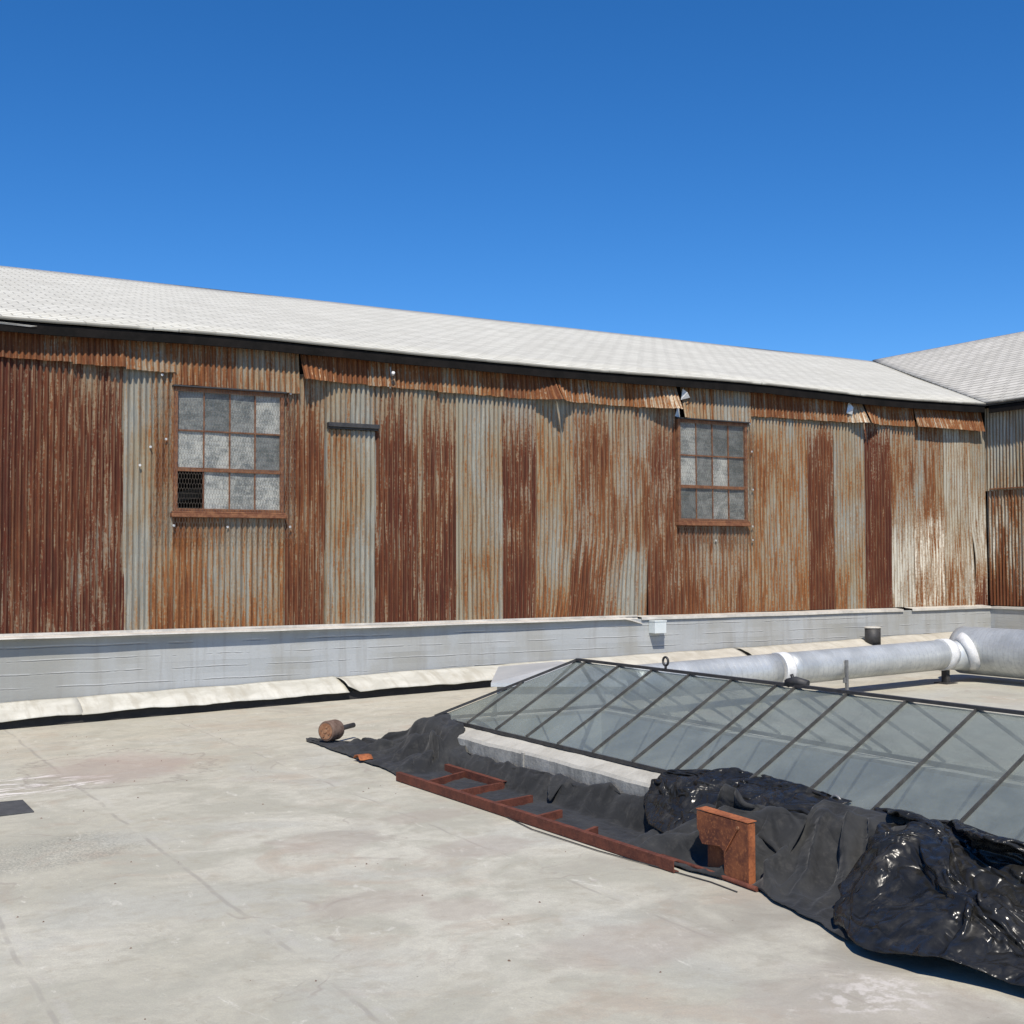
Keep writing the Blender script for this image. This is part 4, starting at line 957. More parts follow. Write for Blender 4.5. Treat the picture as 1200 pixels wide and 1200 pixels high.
# settled cloth shapes: vertex grids in 2 mm steps, as differences between neighbouring rows and columns
GRIDS = {
'A': (28, 150, [2178,6,6,6,6,6,7,6,6,6,6,6,7,6,6,6,6,7,6,6,6,6,6,7,6,6,6,6,6,0,1,3,-7,4,1,1,3,2,2,2,0,-2,2,-14,3,3,-8,1,2,3,3,2,0,-3,1,2,-8,1,-2,3,-5,12,-14,1,1,0,1,0,4,3,5,-14,3,2,-2,8,2,2,1,-1,-1,1,-6,1,0,1,-6,-6,-1,-8,1,15,5,2,3,3,3,-3,-1,2,5,-6,-2,2,4,-9,-3,-2,-8,-1,-1,12,0,-12,11,-5,-5,-4,15,-11,2,0,1,-1,-1,-2,-1,-1,-9,2,19,-10,2,3,13,-12,0,5,6,2,-7,-20,-1,3,13,-3,7,-6,14,-2,5,-3,-8,-3,2,-2,-10,6,6,-5,9,-2,-7,-6,15,-4,7,-2,-6,-13,1,20,-5,-4,-6,-7,6,0,7,-17,0,5,5,-3,-5,2,0,6,3,4,3,2,2,-9,12,5,-18,-12,15,16,-5,0,-11,-3,7,-3,-2,-10,7,-8,-2,-4,-1,8,11,0,-9,9,1,-11,-1,11,20,-4,-12,2,12,5,-24,-10,0,11,-4,0,5,-4,-6,-1,10,-8,1,4,3,0,4,7,-7,-13,19,0,4,-17,-8,-4,13,5,-7,17,-9,-2,-2,-2,0,0,3,11,2,-3,12,-7,-2,-12,-8,-7,-3,0,20,-9,22,-38,10,3,1,-12,-8,-12,8,21,1,8,-5,0,5,9,5,0,4,-5,8,-15,11,2,3,-9,-15,-2,20,-44,22,-6,2,0,-5,-11,0,-2,5,13,9,-5,4,2,6,9,8,-11,8,-9,12,-9,0,-12,-13,12,19,-40,25,-2,-3,-4,11,-3,3,-2,1,-4,-5,2,-1,2,3,6,1,0,2,-7,4,0,-9,-9,5,-2,20,-12,17,-9,-14,5,-3,-8,12,2,3,-6,-3,-1,2,0,1,6,6,-12,-9,5,-7,0,3,13,4,-19,12,-2,-14,-13,7,9,-2,9,6,-21,21,11,-4,-5,-1,-4,2,2,3,-3,-19,11,-1,2,4,-4,4,-9,5,7,-15,-7,13,-15,9,-5,-1,14,12,-21,9,12,-7,-5,4,-1,1,0,-5,-3,-4,4,7,0,6,-22,6,19,-4,4,-3,-12,8,-1,2,15,-29,9,7,-1,5,0,-4,-4,0,-2,-3,-1,0,5,-6,-2,5,-2,2,6,-6,14,2,-5,-3,7,-3,16,-10,1,-6,-8,-1,-9,20,-4,-6,1,-2,-1,-6,9,3,-5,0,-5,-6,16,13,2,1,-9,-1,5,2,-1,1,-25,12,-9,6,2,7,-18,26,-19,-3,-2,1,-13,26,-7,-4,0,-4,17,15,-10,3,-1,-3,3,-8,7,3,-10,7,-17,3,9,-5,-1,2,-6,-3,-2,-1,3,-3,7,-8,5,-1,4,14,-2,6,6,-11,-5,-10,-4,-6,13,-2,1,8,-5,-6,4,3,2,-11,0,-3,-1,3,7,-14,-8,5,10,9,-24,5,11,4,-2,-4,0,-3,2,-6,-8,16,-7,11,8,2,-9,2,-15,9,-1,-1,-2,-4,-11,8,3,6,-12,3,-6,13,2,-9,3,10,21,-26,-6,-7,-5,21,12,2,-17,9,-16,16,-7,-1,0,-8,2,1,-1,3,-5,13,7,-5,-13,-20,6,4,15,-5,19,-19,4,-2,-7,0,-3,11,-6,14,-3,0,-5,-3,-20,-4,-3,1,-1,-10,-8,-9,0,-21,11,9,11,-3,10,5,18,10,-10,6,-9,0,4,14,4,-1,5,0,0,5,-1,-7,2,-2,3,0,0,-3,7,0,0,-2,-2,0,-4,1,2,13,-21,11,0,-7,10,-1,3,-6,1,-1,-1,1,7,-7,0,1,-2,0,0,-7,2,-2,1,3,0,2,0,-2,-5,18,-12,-2,6,-9,3,-7,13,2,1,0,-2,0,6,-7,0,-1,-1,-2,6,-6,5,0,-1,1,0,1,0,2,-4,10,-12,12,-10,-4,7,-2,1,-1,1,3,-6,1,7,-1,0,-1,0,-3,5,-8,-1,1,1,0,0,-1,1,-6,7,5,2,-4,3,-8,3,1,1,-1,0,6,-5,-1,0,-1,-1,-1,-2,-3,6,0,-1,0,1,0,-1,0,9,-13,9,1,5,-10,8,-6,1,-1,1,-1,0,5,1,0,1,-6,3,-3,1,-1,0,0,0,-1,0,2,0,-2,11,-9,2,0,9,-4,-9,-2,-3,-1,0,1,0,1,0,-1,4,-7,10,-8,2,2,0,-1,1,1,1,0,1,-1,7,-2,0,-13,10,-3,3,3,0,1,-1,0,-1,0,-5,2,-2,2,-3,1,-2,-1,0,-1,-1,0,0,0,-1,2,7,6,-9,-2,2,3,-1,0,0,1,0,0,0,5,-8,7,-8,11,-8,-1,0,0,-1,0,0,0,1,0,-1,-1,-5,3,2,0,-1,1,-1,0,0,-1,0,0,0,10,-11,8,-9,8,0,-1,-1,0,-1,-1,0,0,0,1,-2,-2,4,-5,4,1,-1,1,0,-1,1,-1,0,1,-10,11,-7,9,-6,0,0,-1,-1,-1,0,0,0,0,0,1,-1,10,-14,8,-2,1,0,-1,0,-1,0,-2,-4,9,-7,4,1,5,0,0,0,0,0,-6,1,0,1,1,-3,-1,-4,15,-7,-3,-3,0,-1,0,0,0,3,-5,-1,7,0,0,1,1,0,1,0,-5,5,-1,-1,0,-2,-17,12,9,0,0,-2,3,-1,0,-2,-3,-2,-6,7,1,0,2,0,0,1,1,0,2,-5,2,1,1,-6,1,-2,5,2,-10,10,-3,-3,1,-1,1,4,-7,5,2,0,1,-1,0,1,-1,0,0,-2,9,-7,-1,-3,4,-2,2,1,-1,5,-4,-2,4,0,1,-5,-3,4,0,-1,0,0,0,-1,-1,0,-1,0,1,2,6,-3,2,2,-7,1,-1,0,2,1,1,-1,
1,2,-3,3,5,-7,1,-6,-1,0,1,0,0,1,1,1,1,0,6,-11,-1,10,19,-17,-8,3,-1,2,1,0,-2,9,-6,0,-2,0,0,-1,0,0,0,0,0,0,0,0,1,-3,13,-12,1,9,0,8,-12,-6,-2,1,0,2,1,5,-8,11,-9,7,-9,0,-2,0,0,1,-1,1,0,0,2,-6,12,-2,10,-4,0,3,-12,-1,-3,1,1,1,0,7,-7,3,-2,3,-3,-4,0,1,0,2,-1,-1,0,-2,5,2,-4,3,-7,6,3,-3,2,3,0,1,0,-2,0,-4,6,-8,8,-7,6,-5,0,0,-2,0,0,-2,1,2,0,5,-12,-8,0,16,0,0,0,1,0,1,2,-7,8,-7,8,-9,9,-7,4,-4,-2,0,-1,1,1,0,-1,0,1,4,24,-8,-21,4,-1,-1,-1,0,-1,-2,9,-11,8,-7,7,-2,5,-3,1,-3,-3,0,-1,0,1,0,1,-1,10,-6,-1,-12,14,-3,1,0,0,-1,2,-6,9,-4,8,0,-1,1,-4,-5,3,2,-8,-1,1,0,0,0,0,-1,-2,2,11,-5,-2,-1,0,-1,-1,-1,1,3,2,0,1,2,-2,11,-8,3,-14,9,0,-2,1,0,-1,0,-14,5,-12,12,9,-1,0,1,-1,0,0,1,-1,1,2,2,2,2,-13,17,-16,17,-13,3,1,-2,0,-1,-1,-32,27,11,-9,3,-3,1,-2,0,0,0,5,2,-1,0,1,0,-4,10,-10,13,-10,10,-8,0,-1,0,-3,-2,3,1,-10,8,0,-1,-4,0,-1,1,1,1,1,3,-1,-1,-4,5,-7,6,0,8,-1,7,-9,0,-3,-1,1,2,-6,3,0,1,0,0,0,0,0,1,-1,0,0,-1,-3,2,-7,8,4,2,0,2,-2,3,-2,-3,2,-1,20,-23,-4,1,2,1,2,0,0,0,0,0,-1,-1,-4,2,-2,3,0,-1,1,3,2,-5,3,-3,3,-3,2,3,-3,-6,0,4,2,0,0,0,0,1,0,-1,-3,0,-4,0,4,1,1,1,-1,0,-1,0,6,-6,5,-3,-4,5,11,-15,2,1,0,0,1,1,-1,0,0,-3,0,1,0,0,0,1,0,-1,-2,3,2,-8,8,1,4,-18,-10,8,13,-2,0,0,1,0,-1,1,-1,-4,1,-1,1,1,1,0,0,0,-3,1,5,-11,9,1,0,-2,4,-11,1,4,3,2,1,-1,1,1,-1,-2,1,-2,3,-3,3,0,-1,0,-1,-5,0,-7,12,0,0,-2,2,-7,-20,-19,52,-8,4,-2,1,0,0,0,-2,-1,3,-4,6,0,0,0,-3,-9,8,-9,6,1,0,0,2,1,7,-15,2,9,-5,-5,2,-1,0,0,-1,-4,3,1,6,0,1,0,-1,0,5,-12,10,-6,1,1,0,1,0,-10,-2,67,-50,-6,-3,0,1,0,1,1,-5,3,2,1,0,1,-1,-1,-4,1,8,-11,7,0,-1,1,0,0,14,43,-47,-21,11,0,0,0,-1,-1,-5,13,-6,1,1,1,0,0,-3,-1,0,-2,8,-4,-2,1,-1,0,-1,15,-1,-6,3,-9,-4,0,0,1,-2,5,-7,4,1,0,1,0,0,1,-2,2,-2,0,3,-1,-2,1,-1,0,-3,14,-16,5,3,0,-1,-1,-1,-2,-1,6,1,0,0,0,-1,-5,2,4,-5,6,0,-1,2,1,-2,-3,-2,-1,0,15,-14,3,5,1,1,-1,3,-7,1,0,1,0,-1,-1,4,1,-3,1,-6,3,0,0,0,-1,3,-3,1,-4,3,2,-4,2,-1,-1,-1,-6,8,0,1,-1,0,-1,0,-3,-2,2,0,6,0,2,0,-2,1,-7,4,-2,-7,3,0,5,-3,0,0,0,6,-6,1,0,-1,0,0,0,1,-1,1,-2,2,0,1,-1,1,-1,8,-11,-20,19,-3,9,-1,1,0,0,1,-8,7,-1,-1,0,-1,1,0,-5,3,0,5,-1,0,-1,0,-1,-2,-3,5,-2,-2,1,1,2,-1,-2,0,-3,7,-3,1,-1,0,0,-1,0,6,-1,-2,-1,1,0,0,1,1,4,-7,8,-9,5,2,-4,-1,-1,2,-1,1,0,-2,-1,1,0,0,0,0,2,-3,4,1,1,0,0,0,0,-7,6,-2,5,5,-7,5,-9,-1,0,0,2,0,3,-5,0,0,0,0,1,-6,3,1,1,-1,0,2,1,1,-2,2,-6,2,2,-7,-1,9,-4,-1,1,0,-3,-2,5,0,0,0,0,-2,4,0,0,0,0,1,-1,-1,-1,9,-12,6,5,-5,13,-9,-2,1,2,0,1,-2,2,-2,0,0,0,-1,-1,2,0,-3,0,1,1,0,-1,-1,-9,13,-1,19,-13,-17,9,1,4,-1,0,-1,4,-3,1,-1,0,0,1,2,-4,-2,2,0,0,-1,-2,1,0,0,0,2,-3,2,-4,2,1,-2,1,0,0,0,1,-4,0,0,1,0,0,1,1,-2,0,1,-1,0,-4,-1,8,-2,-1,0,-6,18,-6,-3,-1,-2,0,1,-1,0,3,0,0,-1,0,-2,-2,1,3,1,-1,0,1,3,2,-8,0,1,6,-2,-7,4,1,4,3,0,0,-3,2,0,0,0,0,0,-2,5,-1,-5,-1,-1,0,0,0,-3,7,-3,-1,-1,7,-5,4,-6,4,-1,1,0,6,-3,-2,-1,0,0,-1,-1,-3,-2,5,-1,0,0,0,1,2,-3,3,0,-15,1,12,-7,5,0,0,0,1,-1,-4,4,2,0,-1,0,-1,2,3,-4,-1,0,0,0,-1,0,0,1,0,2,-1,-7,3,3,0,0,0,-1,-1,7,-2,-1,-1,0,0,6,-6,0,4,-2,-1,-1,0,1,-2,4,-5,1,0,0,0,1,-1,-2,0,0,-1,0,-2,3,1,0,0,0,0,6,-2,-2,0,0,0,0,-1,3,-3,6,-6,1,-1,-2,0,3,-3,-1,-1,0,1,3,0,0,0,0,0,0,1,4,-7,3,0,0,0,0,0,4,-1,6,-10,1,11,-3,-8,-4,1,0,0,1,0,-1,0,0,0,1,0,-3,-3,9,
-2,0,0,-1,0,1,0,1,0,12,-4,-7,0,0,-2,-1,0,1,0,0,1,-1,0,0,-1,0,4,1,-1,3,-1,0,-1,-1,0,0,0,0,1,3,-1,4,-7,-1,1,0,0,0,1,0,0,1,-3,0,0,-1,2,1,-1,1,0,1,1,0,-1,-1,0,-3,1,-4,1,4,-2,-1,0,0,1,0,0,2,-3,2,-1,0,0,0,0,1,-1,1,-2,0,-2,0,1,1,-1,-5,12,-11,8,-1,2,0,0,1,-1,1,-1,4,1,-8,1,1,0,1,-1,1,-2,1,0,-3,0,1,0,-4,3,0,8,-6,2,-1,-1,1,-1,1,1,0,-1,-6,9,-3,0,1,0,1,0,2,-8,0,4,1,-1,-2,-2,1,0,-6,8,0,-1,2,0,0,2,0,0,-3,7,-8,2,0,0,1,1,0,-7,9,-6,1,-1,-1,0,-1,1,-1,5,-3,1,1,0,0,1,-1,-1,-3,2,-10,8,1,2,0,1,-1,0,2,-3,5,0,0,0,0,5,-1,2,-13,2,0,0,0,0,0,0,-1,-2,0,3,0,0,-1,0,0,1,-6,4,-2,2,0,0,0,1,9,-1,-8,12,-11,-2,2,0,1,0,-1,-6,3,-2,0,2,0,0,2,0,-1,4,-3,2,1,0,2,1,0,-1,0,-7,5,-2,1,-2,1,-1,1,-2,7,-12,3,7,-1,1,1,0,-1,-6,-2,0,5,1,1,0,2,-2,-1,1,-1,-1,1,-4,0,-1,2,0,0,-2,9,-4,1,2,2,1,-3,1,-8,6,7,1,0,1,1,-10,2,5,-11,19,-10,2,-2,1,1,-1,1,-1,0,0,6,1,1,0,-3,-2,-7,14,0,0,1,1,2,-14,10,6,-16,-1,-4,8,8,0,-1,0,1,0,2,0,5,1,1,1,0,-3,-1,4,2,3,-3,1,-4,-17,13,5,1,0,11,-8,5,-9,-3,2,2,0,-1,2,1,2,1,1,-1,-3,1,2,5,1,-4,2,-16,2,6,0,8,9,2,-2,7,-12,-4,0,8,7,15,10,-2,-13,18,10,2,4,-20,-17,-1,6,-14,-7,-7,11,-4,6,12,-4,-8,-6,2,-9,-3,14,5,2,0,-2,0,-11,13,-4,2,6,-13,-3,-4,12,3,9,0,-5,0,-2,-1,5,4,6,2,-8,-4,-2,0,4,-3,6,-5,-11,3,12,2,-5,3,-18,6,22,2,-9,-12,-3,10,4,-4,9,-5,0,3,-1,-4,3,17,-15,3,3,-4,-7,-6,12,1,-7,5,-9,8,3,12,-2,-15,3,10,-2,-5,6,8,-1,-7,-1,-19,9,5,-4,8,4,5,-10,-7,3,7,-2,-2,7,-6,3,7,4,-11,-2,11,-3,3,-6,6,-11,-1,-4,-9,20,-5,7,-9,8,1,-3,0,2,1,-1,9,3,-3,-11,5,6,-1,-10,10,0,4,-6,-3,1,2,-8,6,-8,0,8,0,0,2,3,2,3,-3,0,6,-2,1,-9,2,2,5,-10,13,-6,3,0,-3,11,0,-15,-3,2,-2,-4,2,6,10,-8,3,1,-1,1,8,-1,-8,1,1,1,0,0,-1,-3,7,-2,-4,7,0,-2,8,-14,-11,-1,3,7,0,-4,8,-1,-2,1,2,7,-5,-3,-3,-3,-6,10,3,-3,8,1,-2,2,1,1,-8,6,9,-1,-5,-2,2,-6,3,-1,2,-1,2,8,-4,-4,-3,-6,-14,16,1,-4,3,-1,15,3,-2,-1,-7,11,-4,2,-3,0,6,-12,5,-1,0,3,0,2,1,-2,-3,-5,-8,4,2,0,1,5,3,-3,-1,5,-4,12,-1,-3,0,2,10,-12,7,-7,-2,1,-1,-1,-2,1,-2,-3,1,2,1,-3,-2,2,1,3,-1,0,-5,13,5,3,-1,-2,2,-8,14,1,-5,0,-8,-4,-3,2,0,-4,-1,-1,1,2,0,-7,4,3,4,-1,-2,7,7,4,-5,-6,5,-1,21,10,-44,2,7,1,-3,-4,0,1,6,1,1,-2,1,-5,8,-5,0,8,-8,1,-5,8,5,-8,5,3,3,19,-28,-7,3,1,2,2,-3,-1,5,2,-1,-2,6,-13,6,4,7,-7,-2,-1,-2,8,-15,4,5,1,2,2,2,-12,7,-1,-2,-2,-1,3,-3,3,-5,5,13,-1,3,-10,2,-9,9,-11,-3,2,6,-5,-4,-2,8,-2,11,-3,-19,10,-2,-4,8,1,-1,2,-7,-7,12,4,-6,6,8,-11,1,3,-7,8,-6,1,-5,3,4,-9,8,3,-8,1,4,4,3,-11,2,-2,2,-9,9,1,-11,3,8,-1,4,7,-6,-6,-6,9,-4,-2,1,-11,5,12,3,-10,10,-16,5,-6,9,-2,2,-5,-2,5,-3,-6,8,1,1,0,5,-14,3,1,-5,1,8,-4,-2,1,-3,4,-1,17,-6,-10,8,-9,-1,0,-4,4,-2,-9,-3,7,2,-1,-2,2,10,0,-8,4,-14,-1,-2,17,-5,-21,-4,9,22,20,-24,-22,11,3,-2,0,3,-1,-7,0,-3,4,-4,3,-9,9,0,5,-5,-1,3,-15,17,-2,-2,-25,-6,3,26,7,-8,-7,3,-1,0,-1,-3,1,4,-4,-8,-2,2,-4,-3,7,6,-10,7,-14,9,-7,3,6,3,-17,-7,-3,22,9,-12,0,-1,1,-1,-5,0,2,0,-3,-4,0,-2,-4,5,-10,14,-5,8,-18,0,12,-6,2,-4,-2,-9,4,8,3,3,-2,-1,-2,-2,1,4,-3,-3,5,0,1,-3,-9,-5,0,-3,4,12,-2,0,-14,-3,6,-1,1,2,-2,4,0,1,-1,-2,0,0,-3,-1,-7,6,-2,5,-7,-2,7,0,6,-2,-7,-4,3,3,-1,1,-9,10,-6,5,-2,-2,-4,0,-1,0,0,-1,-2,1,1,5,-9,-2,-2,12,0,0,-7,2,6,-5,-1,0,-3,6,1,4,-10,1,1,2,-2,0,-2,-1,-1,-3,-1,4,-4,6,4,-5,-3,
1,-2,-3,2,3,-6,0,0,-2,-3,2,-1,6,-1,5,-2,0,-1,-2,1,-9,0,7,-1,2,3,-5,6,-6,-2,-9,4,-7,-3,7,-1,5,-13,6,2,-12,5,11,2,1,-3,0,2,-5,5,-3,2,-2,-1,-3,8,-1,-1,-7,8,-12,2,-3,-2,3,-10,13,-1,-1,2,6,-7,-4,2,4,-4,-4,2,2,6,1,2,-2,-1,-4,-3,-13,2,-1,11,3,-2,-12,8,3,2,0,-3,6,-10,2,-1,3,-4,4,0,0,0,0,-1,1,1,0,-3,4,-2,-13,3,6,0,-7,8,3,-5,1,1,0,-8,10,-8,2,1,4,-9,6,-5,0,1,4,0,1,-2,3,-16,11,-5,-5,0,1,-1,-1,2,7,-2,-2,-2,0,0,1,1,-2,1,-1,0,0,3,1,0,-1,-2,-2,-3,8,-12,6,-7,3,0,-1,0,-2,-1,1,1,0,-1,2,0,-3,-6,-1,-2,1,8,2,0,-1,1,-2,2,-1,-7,4,-4,8,-2,-4,1,-1,4,-9,2,3,6,-8,-2,3,0,6,-11,14,-8,1,4,-2,-2,-3,-4,-4,1,-4,6,7,-7,0,-5,0,3,0,5,-5,-7,-1,10,-13,10,0,1,-6,-2,8,5,-2,4,-2,-13,2,0,5,0,5,1,-4,-6,6,-11,-1,1,-2,-9,7,-3,11,0,-3,-1,-5,11,-3,5,2,0,-9,-1,-5,-3,2,-4,11,-14,6,-6,4,2,12,-12,-7,9,-1,0,-7,-1,12,-4,2,-6,7,5,2,-2,-7,5,-16,13,-3,-3,0,-13,14,-12,16,-3,0,-1,9,-12,-2,4,-3,-2,-5,-3,8,1,2,-1,2,1,-3,3,-18,16,-5,3,5,-13,3,-7,11,-2,3,-1,-4,1,3,-1,0,1,-1,-7,2,0,1,6,0,0,-8,-3,-3,8,-4,6,-2,0,6,-3,-2,7,-8,1,-2,-2,-3,11,-7,7,0,0,-7,1,-6,5,-3,1,-1,2,-3,-1,1,2,0,-1,-4,2,2,-1,1,5,-3,-6,2,-4,-1,9,-13,-9,12,14,-20,7,2,3,-2,-2,-3,1,-2,2,0,-1,3,0,-1,1,-4,-5,8,-2,-1,-1,4,-9,2,3,6,-16,3,14,-8,-4,-5,0,-1,1,2,2,4,0,0,-5,-1,5,-2,5,2,-7,2,-1,-1,-5,9,-13,12,-6,3,1,-4,1,0,1,1,2,2,-1,-3,-1,-11,2,0,-1,-9,16,2,2,-3,0,1,1,-3,-10,12,-8,7,2,2,-1,-9,4,2,0,0,-2,-5,0,-2,4,0,-6,-7,9,-5,2,-1,1,-6,5,-4,-1,12,-13,5,-6,5,-11,9,3,0,0,0,0,-2,-1,1,-1,2,-6,12,-2,-10,1,1,0,0,2,-5,4,-1,-1,4,-7,-3,2,3,-3,1,1,-2,-1,-3,-7,4,-5,-1,1,-1,-5,9,1,-5,4,-6,10,-7,5,-6,9,-7,6,1,-3,-2,5,-6,2,0,-2,0,0,-7,-2,4,-1,-2,1,0,-4,5,5,-2,-5,-2,9,-9,3,-8,6,-3,6,3,-9,2,3,-2,0,-3,-5,0,4,-8,4,-3,5,-6,3,-3,4,-3,-5,8,0,-11,14,-8,10,-7,2,-9,11,5,-17,10,-2,2,-8,0,2,0,13,-11,-6,-7,12,-7,3,-2,1,6,-9,-2,8,-7,11,-16,8,1,2,-2,2,6,-23,13,-1,1,6,-14,9,-6,10,0,-5,-11,9,-4,1,0,2,0,-8,7,-2,-1,4,-9,-8,9,-7,4,-3,19,-10,2,0,-11,3,0,-3,-1,10,10,-6,-11,7,-1,1,-11,12,9,-14,-3,-6,10,1,4,0,-4,-10,10,-5,-2,1,1,10,-6,-9,7,-5,1,-4,15,1,-10,1,-3,-2,-7,2,12,-3,0,-5,5,-5,-4,9,-3,3,-2,-8,4,7,-7,7,2,-7,-1,-4,0,-6,2,5,-5,1,7,0,-7,-8,5,1,-2,-4,3,-4,-5,6,-10,-1,13,2475,0,0,0,0,0,0,0,0,0,0,0,0,0,0,0,0,0,0,0,0,0,0,0,0,0,0,0,0,21,2,1,-2,1,1,1,0,1,0,1,-1,0,-2,0,-1,5,-3,0,1,0,1,1,0,-4,4,-3,-2,-2,21,2,-3,7,-6,1,0,1,-1,1,3,4,-1,1,-2,1,-2,3,1,0,1,1,-1,0,1,-6,2,-5,-3,22,1,-3,2,10,1,1,0,1,0,-2,1,3,-4,-1,0,0,-1,-1,-1,-3,-5,0,-2,-1,3,-3,8,-4,21,1,8,-1,2,0,0,-1,2,2,-1,-12,-2,15,-9,-2,-6,-1,0,1,-3,2,2,-1,-2,-2,0,2,6,21,3,3,4,3,3,-7,-10,2,-6,-6,-5,6,-14,21,-10,2,1,-3,-2,7,0,-2,-4,8,-2,9,-6,5,21,-3,2,-3,-16,4,0,17,-12,0,-7,5,-10,4,-1,4,0,1,1,4,1,1,6,9,-8,8,-5,0,-2,21,-4,-3,-11,8,-14,14,-2,-2,-6,5,4,3,1,-13,9,1,5,7,11,-10,1,-3,-6,12,-3,1,4,-9,21,-3,-7,1,2,-1,-10,2,3,8,5,4,2,1,5,-1,3,0,-3,-17,8,2,1,-1,4,-2,-1,-3,-2,21,-2,-2,3,-4,7,2,-7,12,-2,4,-1,-2,-3,-1,8,-2,1,-12,3,4,-3,-8,6,-16,4,6,0,5,22,0,2,-1,1,4,-2,7,-9,6,-4,0,-1,4,4,-1,7,-15,6,-1,-13,-3,1,1,3,4,2,-2,0,21,1,2,0,1,1,1,0,0,-8,4,6,1,2,5,1,-18,2,-1,-1,-4,-1,6,-9,10,-6,3,6,-4,21,3,0,3,-3,3,-7,-3,7,-1,4,-3,1,3,-2,-17,9,-1,-5,3,7,-11,2,-1,-2,1,-1,4,7,
